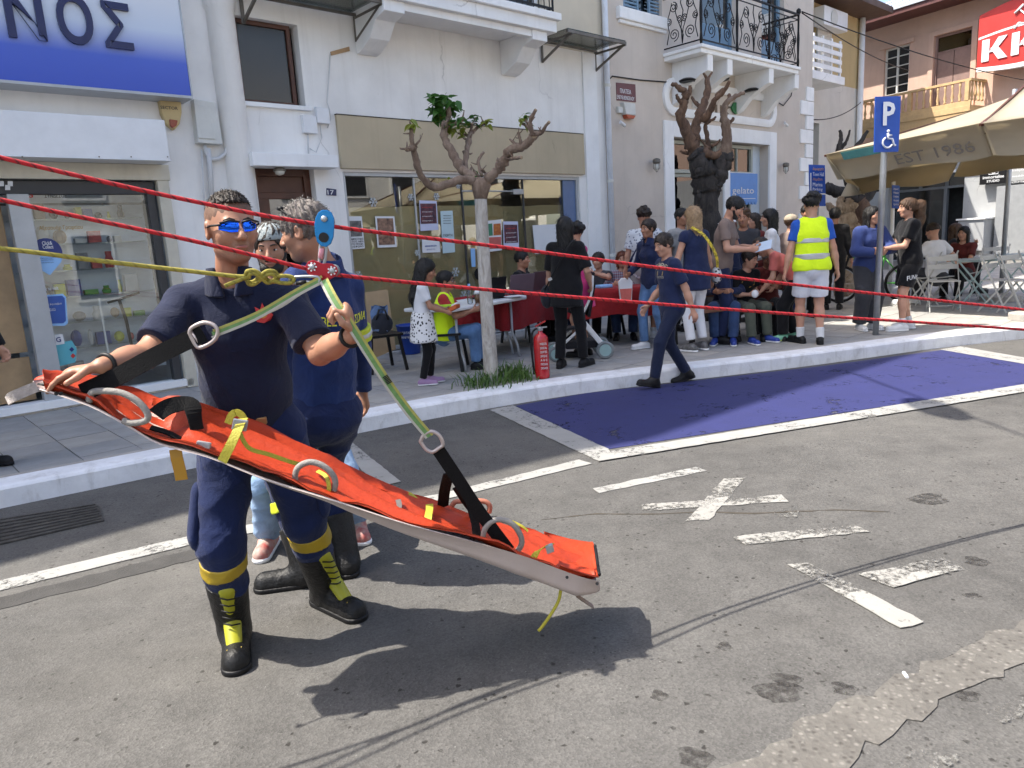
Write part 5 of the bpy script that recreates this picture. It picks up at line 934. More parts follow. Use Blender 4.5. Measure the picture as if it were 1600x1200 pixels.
ds = thing('direction_sign', G(1277, 440, PZ), 'blue direction sign with orange and white town names behind the vest boy', 'road sign'); dY = 12.5; b, n_ = flat_panel(MB(), [(1264, 257), (1289, 258), (1290, 302), (1265, 302)], dY); b.build('panel', SB, ds, bevel=.002); b, n_ = flat_panel(MB(), [(1265, 304), (1290, 304), (1290, 322), (1265, 322)], dY); b.build('lower_panel', SB, ds, bevel=.002)
OT = mat('orange_text', (.55, .28, .06), .5, .05)
for k, t_ in enumerate(('Δημαρχείο', 'Town Hall', 'Λιμάνι', 'Marina', 'Parking')):
    a, c_ = W(1270, 267 + k * 8, dY - .03), W(1287 - (2 if k > 1 else 0), 267.4 + k * 8, dY - .03); text_obj('lettering', t_, a, (c_ - a) / np.linalg.norm(c_ - a), (0, 0, 1), .06, OT if k in (0, 2) else SW, ds, width=np.linalg.norm(c_ - a), align='LEFT')
MB().bar(W(1267, 298, dY - .03), W(1267, 270, dY - .03), .012, .012).build('arrow', SW, ds); p0 = W(1277, 322, dY + .05); MB().tube([np.r_[p0[:2], PZ], W(1277, 260, dY + .05)], .035, 10).build('post', STEEL, ds, True)
d2 = thing('direction_sign', G(1395, 430, PZ), 'narrow blue direction sign on a white post beside the ponytail woman', 'road sign'); dY = 13.5; b, n_ = flat_panel(MB(), [(1394, 289), (1406, 290), (1405, 326), (1394, 325)], dY); b.build('panel', SB, d2)
for k in range(5): a, c_ = W(1396, 297 + k * 6, dY - .03), W(1404, 297.4 + k * 6, dY - .03); text_obj('lettering', ('Δήμος', 'Πάρκο', 'Σταθμός', 'Αγορά', 'Σχολείο')[k], a, (c_ - a) / np.linalg.norm(c_ - a), (0, 0, 1), .04, SW, d2, width=np.linalg.norm(c_ - a), align='LEFT')
p0 = W(1396, 326, dY + .04); MB().tube([np.r_[p0[:2], PZ], W(1396, 284, dY + .04)], .035, 10).build('post', WHITEP, d2, True)
# ------------------------------------------------------------------ parasols
def canopy_mat():
    m, t, ns, b = nodes('parasol_canvas'); c_ = ramp(t, noise(t, coord(t), 2.5, 5), [(.3, (.46, .41, .31)), (.7, (.54, .49, .38))]).outputs[0]; t.links.new(c_, b.inputs['Base Color']); b.inputs['Roughness'].default_value = .85; tl = ns.new('ShaderNodeBsdfTranslucent'); tl.inputs[0].default_value = (.66, .58, .43, 1); mx = ns.new('ShaderNodeMixShader'); mx.inputs[0].default_value = .42; t.links.new(b.outputs[0], mx.inputs[1]); t.links.new(tl.outputs[0], mx.inputs[2]); t.links.new(mx.outputs[0], ns['Material Output'].inputs[0]); bump(t, b, noise(t, coord(t), 5, 3, .5, 1.0), .3, .03); return m
CAN = canopy_mat(); TEALC = cloth('parasol_teal', (.12, .36, .36), .1)
_n0 = lambda v: v / np.linalg.norm(v)
def parasol(lab, A, B, D, peak, skip=()):
    t_ = thing('parasol', np.r_[peak[:2], PZ], lab, 'parasol', 'cream parasols'); C_ = D + (B - A); n = 10; cs = [A, B, C_, D]
    for k in range(4):
        a, c_ = cs[k], cs[(k + 1) % 4]; rows = []
        for i in range(n + 1):
            s_ = i / n; rows.append([peak + (a + (c_ - a) * j / 8 - peak) * s_ - np.array([0, 0, .10 * math.sin(math.pi * s_) * (.4 + .6 * math.sin(math.pi * j / 8))]) for j in range(9)])
        MB().sheet(rows, .004).build('canopy_panel', CAN, t_, True)
        v = []
        for i in range(41):
            s_ = i / 40; p = a + (c_ - a) * s_; sw = .03 * math.sin(s_ * 19 + k); nrm = np.cross((c_ - a), (0, 0, 1)); nrm /= np.linalg.norm(nrm); v.append([p + np.array([0, 0, -.001]), p + nrm * (sw * .3 - .13) - np.array([0, 0, .17]), p + nrm * (sw * .6 - .28) - np.array([0, 0, .36 + .03 * math.sin(s_ * 9)])])
        if k not in skip: MB().sheet(v, .004).build('valance', CAN, t_, True)
        MB().bar(peak - np.array([0, 0, .05]), a - np.array([0, 0, .02]), .03, .03).build('rib', WOODB, t_)
    MB().tube([np.r_[peak[:2], PZ], peak + np.array([0, 0, .1])], .035, 10).build('pole', STEEL, t_, True); MB().lathe([(.3, 0), (.3, .08), (.08, .12)], np.r_[peak[:2], PZ], 16).build('base', KERBC, t_)
    return t_, cs
A_ = W(1289, 243, 11.0); A_[2] = 2.55; B_ = W(1532, 193, 9.0); B_[2] = 2.62; D_ = W(1328, 285, 15.2); D_[2] = 2.45; pk = (A_ + (B_ - A_) / 2 + (D_ - A_) / 2); pk = W(1585, 150, 11.8)
pr, cs = parasol('cream parasol printed EST 1986 over the café tables', A_, B_, D_, pk, (1,))
ex = (B_ - A_) / np.linalg.norm(B_ - A_); nrm = np.cross(ex, (0, 0, 1)); text_obj('lettering', 'EST 1986', A_ + (B_ - A_) * .70 - nrm * .19 - np.array([0, 0, .30]), ex, _n0(np.array([0, 0, 1.0]) + nrm * .76), .16, mat('canopy_print', (.20, .18, .16), .8, .1), pr, width=1.05, extrude=.002)
v = [[A_ + (B_ - A_) * s_ + nrm * (.012 - z_ * .76) - np.array([0, 0, z_]) for z_ in (.02, .12)] for s_ in np.linspace(.12, .42, 8)]; MB().sheet(v, .003).build('teal_stripe', TEALC, pr)
B2 = W(1535, 194, 8.85); B2[2] = 2.6; E_ = W(1850, 222, 7.2); E_[2] = 2.55; D2_ = B2 + (D_ - A_) * .7; parasol('second cream parasol cut by the right picture edge', B2, E_, D2_, (B2 + E_ + D2_ + D2_ + E_ - B2) / 4 + np.array([0, 0, .9]), (3,))
# ------------------------------------------------------------------ folding café furniture
PALEM = mat('pale_green_metal', (.30, .40, .40), .45, .1); GREYM = mat('pale_metal', (.50, .50, .48), .4, .1)
def cafe_table(p, az, lab):
    t_ = thing('cafe_table', p, lab, 'table', 'folding café tables'); h = .74; b = MB()
    part_ = lambda nm, mb, m=PALEM: mb.build(nm, m, t_, bevel=.003)
    for k in range(7): part_('slat', MB().box(p[0] - .3 + k * .0867, p[0] - .3 + k * .0867 + .075, p[1] - .3, p[1] + .3, p[2] + h - .012, p[2] + h))
    part_('rim', MB().box(p[0] - .31, p[0] + .31, p[1] - .31, p[1] - .29, p[2] + h - .03, p[2] + h - .013).box(p[0] - .31, p[0] + .31, p[1] + .29, p[1] + .31, p[2] + h - .03, p[2] + h - .013))
    for sy in (-.26, .26):
        for sx in (-1, 1): part_('leg', MB().bar((p[0] - sx * .27, p[1] + sy + sx * .012, p[2]), (p[0] + sx * .27, p[1] + sy + sx * .012, p[2] + h - .03), .012, .025))
    for sx in (-.25, .25): part_('stretcher', MB().bar((p[0] + sx, p[1] - .26, p[2] + .03), (p[0] + sx, p[1] + .26, p[2] + .03), .012, .012))
    t_.rotation_euler = (0, 0, -R(az)); return t_
def cafe_chair(p, az, lab, m=GREYM):
    t_ = thing('cafe_chair', p, lab, 'chair', 'folding café chairs'); x, y, z = p; pt = lambda nm, mb: mb.build(nm, m, t_, bevel=.002)
    for k in range(5): pt('seat_slat', MB().box(x - .19, x + .19, y - .18 + k * .075, y - .18 + k * .075 + .06, z + .45, z + .462))
    for sx in (-1, 1):
        pt('leg', MB().bar((x + sx * .2, y + .2, z), (x + sx * .2, y - .21, z + .86), .012, .022)); pt('leg', MB().bar((x + sx * .18, y - .2, z), (x + sx * .18, y + .17, z + .45), .012, .022))
    for k in range(2): pt('back_slat', MB().box(x - .2, x + .2, y - .215 - k * .03 + .05, y - .205 - k * .03 + .05, z + .62 + k * .12, z + .69 + k * .12))
    pt('stretcher', MB().bar((x - .18, y - .17, z + .06), (x + .18, y - .17, z + .06), .012, .012)); t_.rotation_euler = (0, 0, -R(az)); return t_
cafe_table(G(1520, 480, PZ), 20, 'pale green folding table with empty chairs right of the seated woman'); cafe_table(G(1590, 468, PZ), 10, 'folding table at the right picture edge under the parasol'); cafe_table(G(1475, 440, PZ), 30, 'folding table behind the seated group')
for (x, y, az, lab) in ((1472, 486, 200, 'folding chair facing away left of the pale green table'), (1560, 486, 150, 'empty folding chair in front of the pale green table'), (1548, 455, 20, 'empty folding chair behind the pale green table'), (1592, 488, 160, 'folding chair at the right picture edge'), (1425, 478, 100, 'pale folding chair behind the ponytail woman')): cafe_chair(G(x, y, PZ), az, lab)
# ------------------------------------------------------------------ registration tables by the shop window
def folding_table(p, az, L, lab, Wd=.72, h=.74, m=WHITEP):
    t_ = thing('folding_table', p, lab, 'table', 'registration tables'); x, y, z = p; MB().box(x - L / 2, x + L / 2, y - Wd / 2, y + Wd / 2, z + h - .045, z + h).build('top', m, t_, bevel=.015)
    for sx in (-1, 1):
        for sy in (-1, 1): MB().tube([(x + sx * (L / 2 - .2), y + sy * (Wd / 2 - .12), z + h - .045), (x + sx * (L / 2 - .2), y + sy * (Wd / 2 - .12), z + .3), (x + sx * (L / 2 - .2), y + sy * (Wd / 2 - .05), z + .14), (x + sx * (L / 2 - .2), y + sy * (Wd / 2 - .03), z)], .016, 8).build('leg', ALU, t_, True)
        MB().tube([(x + sx * (L / 2 - .2), y - Wd / 2 + .12, z + .33), (x + sx * (L / 2 - .2), y + Wd / 2 - .12, z + .33)], .012, 6).build('crossbar', ALU, t_, True)
    t_.rotation_euler = (0, 0, -R(az)); return t_
REDC = cloth('table_red', (.28, .018, .022), .15)
def tablecloth(p, az, L, Wd, h, drop, lab, sd=0):
    t_ = None; pr_ = []; N = 64; rows = []; x, y, z = p
    for lvl in range(9):
        ring = []
        for k in range(N):
            a = k / N * 4; s_ = int(a); f = a - s_; hx, hy = L / 2 + .012, Wd / 2 + .012; cx = [(-hx + 2 * hx * f, -hy), (hx, -hy + 2 * hy * f), (hx - 2 * hx * f, hy), (-hx, hy - 2 * hy * f)][s_]
            if lvl < 3: q = np.array(cx) * [0.0, .6, 1.0][lvl]; ring.append((x + q[0], y + q[1], z + h + .004))
            else:
                t = (lvl - 2) / 6; n_ = np.array([(0, -1), (1, 0), (0, 1), (-1, 0)][s_], float); wv = .02 * t * math.sin(k * 1.9 + sd) + .018 * t * math.sin(k * .77 + sd * 2); q = np.array(cx) + n_ * (.01 + wv); ring.append((x + q[0], y + q[1], z + h + .004 - drop * t * (1 + .06 * math.sin(k * .6))))
        rows.append(ring)
    o = MB().grid(rows, True).build('tablecloth', REDC, smooth=True, origin=np.array(p)); o.rotation_euler = (0, 0, -R(az)); return tag(o, lab, 'tablecloth', 'red tablecloths')
TAZ = -55.0                                     # long side of the tables: runs at azimuth 35, local x axis
tb1 = G(738, 566, PZ); tb2 = G(812, 540, PZ); tb3 = G(960, 530, PZ); tb3 = W(955, 450, 9.7); tb3[2] = PZ
folding_table(tb1, TAZ, 1.5, 'white folding table between girl and tree'); folding_table(tb2, TAZ, 1.7, 'folding table hidden under the red cloth behind the tree'); folding_table(tb3, 0, 1.2, 'folding table under the red cloth of the seated women')
tablecloth(tb2, TAZ, 1.72, .74, .745, .42, 'dark red tablecloth behind the whitewashed trunk', 1); tablecloth(tb3, 0, 1.22, .74, .745, .35, 'dark red tablecloth in front of the two seated women', 2)
def on(px, py, Y, z=PZ + .752): p = W(px, py, Y); return np.array([p[0], p[1], z])
bo = thing('water_bottle', on(735, 478, 8.3), 'clear plastic water bottle on the white table', 'bottle'); MB().lathe([(.03, 0), (.032, .01), (.032, .14), (.013, .18), (.013, .2)], on(735, 478, 8.3), 14).build('body', glass_mat('pet', (.8, .85, .88), .9), bo, True); MB().lathe([(.015, .2), (.015, .225)], on(735, 478, 8.3), 12).build('cap', SKYP, bo)
cu = thing('coffee_cup', on(747, 476, 8.35), 'brown coffee cup with white dome lid beside the trunk', 'cup'); MB().lathe([(.03, 0), (.042, .1)], on(747, 476, 8.35), 14).build('cup', mat('coffee', (.14, .07, .03), .3, .1), cu, True); MB().lathe([(.044, .1), (.04, .13), (.015, .15)], on(747, 476, 8.35), 14).build('lid', WHITEP, cu, True)
def laptop(p, az, lab, m, w_=.36):
    t_ = thing('laptop', p, lab, 'laptop', 'laptops on the red table'); x, y, z = p; MB().box(x - w_ / 2, x + w_ / 2, y, y + .24, z, z + .018).build('base', m, t_, bevel=.003); MB().obox((x, y - .03, z + .135), (w_ / 2, 0, 0), (0, .006, .0012), (0, -.035, .12)).build('screen', m, t_, bevel=.003); t_.rotation_euler = (0, 0, -R(az)); return t_
laptop(on(815, 468, 9.35), TAZ + 25, 'mauve-grey laptop open on the red table', mat('mauve_grey', (.16, .11, .13), .4, .1)); laptop(on(848, 462, 9.9), TAZ + 20, 'second laptop half hidden by the woman in black', mat('dark_mauve', (.09, .06, .07), .4, .1)); laptop(on(770, 466, 8.9), TAZ + 20, 'black laptop just right of the trunk', BLACK)
p0 = on(804, 472, 9.0); tag(MB().obox(p0 + np.array([0, 0, .004]), (.1, .06, 0), (-.05, .09, 0), (0, 0, .003)).build('paper_sheet', PAPER), 'white paper sheet on the red table', 'paper'); p0 = on(943, 452, 9.6); tag(MB().obox(p0 + np.array([0, 0, .02]), (.09, .03, 0), (-.03, .07, 0), (0, 0, .02)).build('tissue_pack', SKYP, bevel=.01), 'light blue tissue pack on the far red table', 'packet')
p0 = on(703, 477, 8.0); tag(MB().obox(p0 + np.array([0, 0, .015]), (.09, .02, 0), (-.02, .06, 0), (0, 0, .012)).build('folder', mat('neon_folder', (.45, .75, .03), .5, .05), bevel=.004), 'neon yellow folder at the corner of the white table', 'folder')
def plastic_chair(p, az, lab):
    t_ = thing('plastic_chair', p, lab, 'chair', 'black chairs'); x, y, z = p
    MB().sheet([[(x - .22 + .44 * i / 6, y - .2 + .42 * j / 6, z + .44 - .015 * math.sin(math.pi * i / 6) * math.sin(math.pi * j / 6)) for j in range(7)] for i in range(7)], .025).build('seat', BLACK, t_, True, bevel=.004)
    MB().sheet([[(x - .21 + .42 * i / 6, y - .21 - .12 * j / 6 + .04 * math.cos(math.pi * (i / 6 - .5)) * -1, z + .46 + .4 * j / 6) for j in range(7)] for i in range(7)], .02).build('backrest', BLACK, t_, True)
    for sx in (-1, 1):
        for sy in (-1, 1): MB().bar((x + sx * .24, y + sy * .22, z), (x + sx * .19, y + sy * .17, z + .43), .035, .035).build('leg', BLACK, t_, bevel=.006)
    t_.rotation_euler = (0, 0, -R(az)); return t_
chP = G(598, 578, PZ); plastic_chair(chP, 60, 'black plastic chair with denim jacket beside the blue bucket')
DEN = cloth('denim', (.10, .16, .28), .3); jk = [[W(580 + 26 * i / 8, 478 + 40 * j / 8, 8.05 + .05 * math.sin(i * 1.1 + j) - .02 * j) for j in range(9)] for i in range(9)]
tag(MB().sheet(jk, .015).build('denim_jacket', DEN, smooth=True), 'pale denim jacket hanging over the black chair', 'jacket')
bg = thing('black_bag', W(597, 520, 7.95), 'small black bag on the chair with the denim jacket', 'bag'); MB().ell(W(597, 506, 7.9), (.12, .07, .12), 12, 8).build('body', cloth('bag_black', (.02, .022, .03)), bg, True); MB().tube([W(588, 500, 7.85), W(592, 484, 7.85), W(601, 484, 7.85), W(607, 500, 7.85)], .012, 6).build('handle', BLACK, bg, True)
pc = [W(570, 457, 9.1), W(605, 452, 9.35), W(618, 545, 9.2), W(578, 562, 8.9)]; tag(MB().prism(pc, (.01, -.03, 0)).build('cardboard_panel', mat('cardboard', (.42, .29, .16), .85, .12, 4)), 'large cardboard sheet leaning on the shop window', 'cardboard')
bp = G(642, 552, PZ); bk = thing('bucket', bp, 'blue plastic bin with white lettering behind the girl', 'bucket'); MB().lathe([(.13, 0), (.135, .01), (.165, .38), (.175, .38), (.175, .40), (.155, .40), (.125, .03)], bp, 20).build('tub', mat('blue_plastic', (.012, .05, .30), .35, .08), bk, True)
for k, t_ in enumerate(('ΜΠΑΤΑΡΙΕΣ', 'ΑΝΑΚΥΚΛΩΣΗ')): text_obj('lettering', t_, bp + np.array([0, -.175, .29 - k * .06]), (1, 0, 0), (0, 0, 1), .03, PAPER, bk, width=.2)
# fire extinguisher
ep = G(848, 591, PZ); ex_ = thing('fire_extinguisher', ep, 'red fire extinguisher standing on the kerb edge', 'fire extinguisher'); XR = mat('extinguisher_red', (.42, .012, .015), .25, .06, coat=.5)
MB().lathe([(.06, 0), (.075, .012), (.078, .03), (.078, .40), (.07, .44), (.045, .465), (.025, .475), (.025, .5)], ep, 24).build('cylinder', XR, ex_, True); MB().lathe([(.028, .5), (.03, .53), (.018, .54)], ep, 14).build('valve', STEEL, ex_, 'auto')
MB().bar(ep + np.array([-.05, 0, .545]), ep + np.array([.06, 0, .60]), .03, .014).build('lever', XR, ex_); MB().bar(ep + np.array([-.05, 0, .53]), ep + np.array([.07, 0, .535]), .03, .012).build('handle', STEEL, ex_); MB().tube(smooth_path([ep + np.array(q) for q in ((-.02, 0, .53), (-.075, -.02, .5), (-.10, -.02, .4), (-.095, -.02, .2), (-.085, -.02, .05))]), .012, 8).build('hose', BLACK, ex_, True)
for k in range(7): text_obj('lettering', ('ΠΥΡΟΣΒΕΣΤΗΡΑΣ', 'ΣΚΟΝΗΣ 6 KG', 'ΟΔΗΓΙΕΣ', 'ΧΡΗΣΗΣ', 'A B C', 'ΠΡΟΣΟΧΗ', 'ΣΥΝΤΗΡΗΣΗ')[k], ep + np.array([.02, -.079, .36 - k * .042]), (1, 0, 0), (0, 0, 1), .022, PAPER, ex_, width=.07, extrude=.004)
# pushchair
sp = G(925, 562, PZ); st = thing('pushchair', sp, 'white and black pushchair beside the woman in black', 'pushchair'); V3 = lambda a, c_, z: sp + np.array([a, c_, z])
for i, (a, c_, r_) in enumerate(((.16, .0, .105), (.16, .42, .105), (-.42, .0, .09), (-.42, .42, .09))):
    w_ = MB().tube([V3(a + r_ * .82 * math.cos(q), c_, r_ + r_ * .82 * math.sin(q)) for q in np.linspace(0, 6.28, 21)[:-1]], r_ * .2, 8, True).build('wheel', mat('grey_tyre', (.20, .22, .23), .6, .1), st, True); MB().lathe([(r_ * .68, -.018), (r_ * .68, .018)], V3(a, c_, r_), 16, (0, 1, 0)).build('hub', mat('hub_teal', (.30, .45, .45), .4, .1), w_)
for y_ in (.03, .39): MB().bar(V3(.16, y_, .13), V3(-.12, y_, .5), .03, .06).bar(V3(-.42, y_, .12), V3(-.06, y_, .42), .025, .03).build('frame', WHITEP, st, bevel=.008); MB().tube(smooth_path([V3(-.12, y_, .48), V3(.02, y_, .75), V3(.05, y_, .98)]), .014, 8).build('push_bar', WHITEP, st, True)
MB().tube([V3(.05, .03, .98), V3(.06, .03, 1.0), V3(.06, .39, 1.0), V3(.05, .39, .98)], .018, 8).build('handle', BLACK, st, True); MB().sheet([[V3(-.40 + .38 * i / 5, .06 + .3 * j / 3, .36 + .05 * i / 5 + (.0 if i < 4 else .12 * (i - 3))) for j in range(4)] for i in range(6)], .03).build('seat', cloth('seat_black', (.02, .02, .024)), st, True); MB().sheet([[V3(-.02 + .08 * i / 4, .06 + .3 * j / 3, .5 + .4 * i / 4) for j in range(4)] for i in range(5)], .03).build('backrest', cloth('seat_black', (.02, .02, .024)), st, True); MB().box(*(V3(-.3, .05, .12)[0], V3(.1, 0, 0)[0], V3(0, .05, 0)[1], V3(0, .37, 0)[1], PZ + .13, PZ + .22)).build('basket', cloth('seat_black', (.02, .02, .024)), st, bevel=.02)
# bench and bicycle
bp_ = G(1150, 535, PZ); be = thing('bench', bp_, 'brown wooden bench the boys sit on', 'bench'); WD = mat('bench_wood', (.16, .065, .035), .55, .2, 4, .2, 30); bx = np.array([.93, .36, 0]); by = np.array([-.36, .93, 0])
for k in range(4): MB().obox(bp_ + by * (-.02 + k * .12) + np.array([0, 0, .44]), bx * .8, by * .05, (0, 0, .02)).build('seat_plank', WD, be, bevel=.006)
for k in range(2): MB().obox(bp_ + by * .44 + np.array([0, 0, .62 + k * .16]), bx * .8, by * .015, (0, 0, .06)).build('back_plank', WD, be, bevel=.006)
for s_ in (-.65, .65): MB().bar(bp_ + bx * s_ + by * .02, bp_ + bx * s_ + by * .02 + np.array([0, 0, .42]), .06, .06).bar(bp_ + bx * s_ + by * .38, bp_ + bx * s_ + by * .45 + np.array([0, 0, .85]), .06, .06).bar(bp_ + bx * s_ + by * .04 + np.array([0, 0, .39]), bp_ + bx * s_ + by * .38 + np.array([0, 0, .39]), .05, .05).build('support', IRON, be)
bi0 = W(1312, 449, 13.0); bi0[2] = PZ; bi = thing('bicycle', bi0, 'green mountain bike parked by the pale tree stump', 'bicycle'); bd_ = np.array([.80, -.60, 0]); BV = lambda a, z, s_=0: bi0 + bd_ * a + np.array([0, 0, z]) + np.array([.6, .8, 0]) * s_; BGR = mat('bike_green', (.05, .32, .03), .3, .08)
for a in (0, 1.05):
    w_ = MB().tube([BV(a + .31 * math.cos(q), .33 + .31 * math.sin(q)) for q in np.linspace(0, 6.28, 29)[:-1]], .026, 8, True).build('wheel', BLACK, bi, True); MB().tube([BV(a + .28 * math.cos(q), .33 + .28 * math.sin(q)) for q in np.linspace(0, 6.28, 29)[:-1]], .012, 6, True).build('rim', ALU, w_, True)
    g = MB()
    for k in range(14): q = k * 6.283 / 14; g.tube([BV(a, .33), BV(a + .27 * math.cos(q), .33 + .27 * math.sin(q))], .002, 3)
    tag(g.build('spokes', STEEL, w_), kind='stuff')
MB().tube([BV(.16, .88), BV(.62, .34)], .026, 8).tube([BV(.62, .34), BV(.72, .85)], .02, 8).tube([BV(.18, .82), BV(.71, .78)], .022, 8).tube([BV(.62, .34), BV(1.05, .33)], .014, 8).tube([BV(.71, .78), BV(1.05, .33)], .012, 8).build('frame', BGR, bi, True); MB().tube([BV(0, .33), BV(.12, .75), BV(.18, 1.0)], .02, 8).build('fork', BLACK, bi, True); MB().tube([BV(.18, 1.02, -.3), BV(.14, 1.02), BV(.18, 1.02, .3)], .014, 8).build('handlebar', BLACK, bi, True); MB().ell(BV(.74, .93), (.13, .07, .035), 10, 6).build('saddle', BLACK, bi, True); MB().tube([BV(.72, .85), BV(.735, .92)], .014, 6).build('seat_post', STEEL, bi); MB().lathe([(.09, -.01), (.09, .01)], BV(.62, .34), 16, (.6, .8, 0)).bar(BV(.62, .34, -.05), BV(.72, .2, -.06), .02, .02).bar(BV(.62, .34, .05), BV(.52, .48, .06), .02, .02).build('crank', BLACK, bi)
# ------------------------------------------------------------------ figures: smooth distance fields turned into meshes
def _n(v): v = np.array(v, float); return v / (np.linalg.norm(v) + 1e-9)
def cap(a, b_, ra, rb, k=.02, flat=None, cuts=(), op='u'): return dict(t='cap', a=np.array(a, float), b=np.array(b_, float), ra=ra, rb=rb, k=k, flat=flat, cuts=cuts, op=op)
def elp(c, r_, Rm=None, k=.015, cuts=(), op='u'): return dict(t='ell', c=np.array(c, float), r=np.array(r_ if hasattr(r_, '__len__') else (r_,) * 3, float), R=np.eye(3) if Rm is None else Rm, k=k, cuts=cuts, op=op)
def sdf_mesh(prims, h, disp=None, post=()):
    los, his = [], []
    for p in prims:
        if p['op'] != 'u': continue
        if p['t'] == 'cap':
            m = max(p['ra'], p['rb']); los.append(np.minimum(p['a'], p['b']) - m); his.append(np.maximum(p['a'], p['b']) + m)
        else: m = p['r'].max(); los.append(p['c'] - m); his.append(p['c'] + m)
    lo = np.min(los, 0) - 3 * h - .012; hi = np.max(his, 0) + 3 * h + .012; n = np.ceil((hi - lo) / h).astype(int) + 1
    f = np.full(n, .25, np.float32); ax = [lo[i] + h * np.arange(n[i]) for i in range(3)]
    for p in prims:
        if p['t'] == 'cap': m = max(p['ra'], p['rb']); l0, h0 = np.minimum(p['a'], p['b']) - m, np.maximum(p['a'], p['b']) + m
        else: m = p['r'].max(); l0, h0 = p['c'] - m, p['c'] + m
        mg = p['k'] + 3 * h; i0 = np.clip(np.floor((l0 - mg - lo) / h).astype(int), 0, n - 1); i1 = np.clip(np.ceil((h0 + mg - lo) / h).astype(int) + 1, 1, n)
        if np.any(i1 <= i0): continue
        sl_ = tuple(slice(i0[q], i1[q]) for q in range(3)); X, Y, Z = np.meshgrid(*[ax[q][sl_[q]].astype(np.float32) for q in range(3)], indexing='ij', sparse=True)
        if p['t'] == 'cap':
            a, b_ = p['a'], p['b']; px, py, pz = X - a[0], Y - a[1], Z - a[2]; ba = b_ - a; sc_f = 1.0
            if p['flat'] is not None:
                fv, ff = _n(p['flat'][0]), p['flat'][1]; dt = (px * fv[0] + py * fv[1] + pz * fv[2]) * (ff - 1); px = px + fv[0] * dt; py = py + fv[1] * dt; pz = pz + fv[2] * dt; ba = ba + fv * (ba @ fv) * (ff - 1); sc_f = 1.0
            t = np.clip((px * ba[0] + py * ba[1] + pz * ba[2]) / (ba @ ba + 1e-9), 0, 1)
            d = np.sqrt((px - t * ba[0]) ** 2 + (py - t * ba[1]) ** 2 + (pz - t * ba[2]) ** 2) - (p['ra'] + (p['rb'] - p['ra']) * t)
            if p['flat'] is not None: d = d * (.5 + .5 / p['flat'][1])
        else:
            c_, r_, Rm = p['c'], p['r'], p['R']; q0, q1, q2 = X - c_[0], Y - c_[1], Z - c_[2]; u = [q0 * Rm[0, i] + q1 * Rm[1, i] + q2 * Rm[2, i] for i in range(3)]
            k0 = np.sqrt(sum((u[i] / r_[i]) ** 2 for i in range(3))); k1 = np.sqrt(sum((u[i] / r_[i] ** 2) ** 2 for i in range(3))) + 1e-6; d = k0 * (k0 - 1) / k1
        for pt, nr in p['cuts']: d = np.maximum(d, (X - pt[0]) * nr[0] + (Y - pt[1]) * nr[1] + (Z - pt[2]) * nr[2])
        g = f[sl_]; k = max(p['k'], 1e-4)
        if p['op'] == 'u': hh = np.clip(.5 + .5 * (g - d) / k, 0, 1); f[sl_] = g + (d - g) * hh - k * hh * (1 - hh)
        elif p['op'] == 's': hh = np.clip(.5 - .5 * (g + d) / k, 0, 1); f[sl_] = g + (-d - g) * hh + k * hh * (1 - hh)
    for pt, nr in post:
        X, Y, Z = np.meshgrid(*[a.astype(np.float32) for a in ax], indexing='ij', sparse=True); f = np.maximum(f, (X - pt[0]) * nr[0] + (Y - pt[1]) * nr[1] + (Z - pt[2]) * nr[2])
    if disp is not None:
        I = np.argwhere(np.abs(f) < 4 * h + .02); Pp = lo + I * h; f[I[:, 0], I[:, 1], I[:, 2]] += disp(Pp).astype(np.float32)
    f[0], f[-1], f[:, 0], f[:, -1], f[:, :, 0], f[:, :, -1] = .1, .1, .1, .1, .1, .1
    s_ = f < 0; c8 = np.zeros(np.array(f.shape) - 1, np.uint8); sh = lambda A, i, j, k: A[i:A.shape[0] - 1 + i, j:A.shape[1] - 1 + j, k:A.shape[2] - 1 + k]
    for i in (0, 1):
        for j in (0, 1):
            for k in (0, 1): c8 += sh(s_, i, j, k)
    I = np.argwhere((c8 > 0) & (c8 < 8)); idx = np.full(c8.shape, -1, np.int32); idx[I[:, 0], I[:, 1], I[:, 2]] = np.arange(len(I))
    acc = np.zeros((len(I), 3)); cnt = np.zeros(len(I))
    for a in [(0, 0, 0), (0, 0, 1), (0, 1, 0), (0, 1, 1), (1, 0, 0), (1, 0, 1), (1, 1, 0), (1, 1, 1)]:
        for x in range(3):
            if a[x]: continue
            b_ = list(a); b_[x] = 1; A = I + a; B = I + b_; fa = f[A[:, 0], A[:, 1], A[:, 2]]; fb = f[B[:, 0], B[:, 1], B[:, 2]]; m = (fa < 0) != (fb < 0); t = np.where(m, fa / np.where(m, fa - fb, 1), 0)
            acc[m] += np.array(a); acc[m, x] += t[m]; cnt += m
    V = lo + (I + acc / cnt[:, None]) * h; F = []
    for x in range(3):
        y, z = (x + 1) % 3, (x + 2) % 3; s0 = [slice(1, -1)] * 3; s1 = [slice(1, -1)] * 3; s0[x] = slice(0, -1); s1[x] = slice(1, None)
        A, B = s_[tuple(s0)], s_[tuple(s1)]
        for inside in (True, False):
            E = np.argwhere((A != B) & (A == inside)); E = E + 1; E[:, x] -= 1
            if not len(E): continue
            q = []
            for dy, dz in ((-1, -1), (0, -1), (0, 0), (-1, 0)):
                K = E.copy(); K[:, y] += dy; K[:, z] += dz; q.append(idx[K[:, 0], K[:, 1], K[:, 2]])
            q = np.stack(q, 1); F.append(q if inside else q[:, ::-1])
    return V, np.concatenate(F)
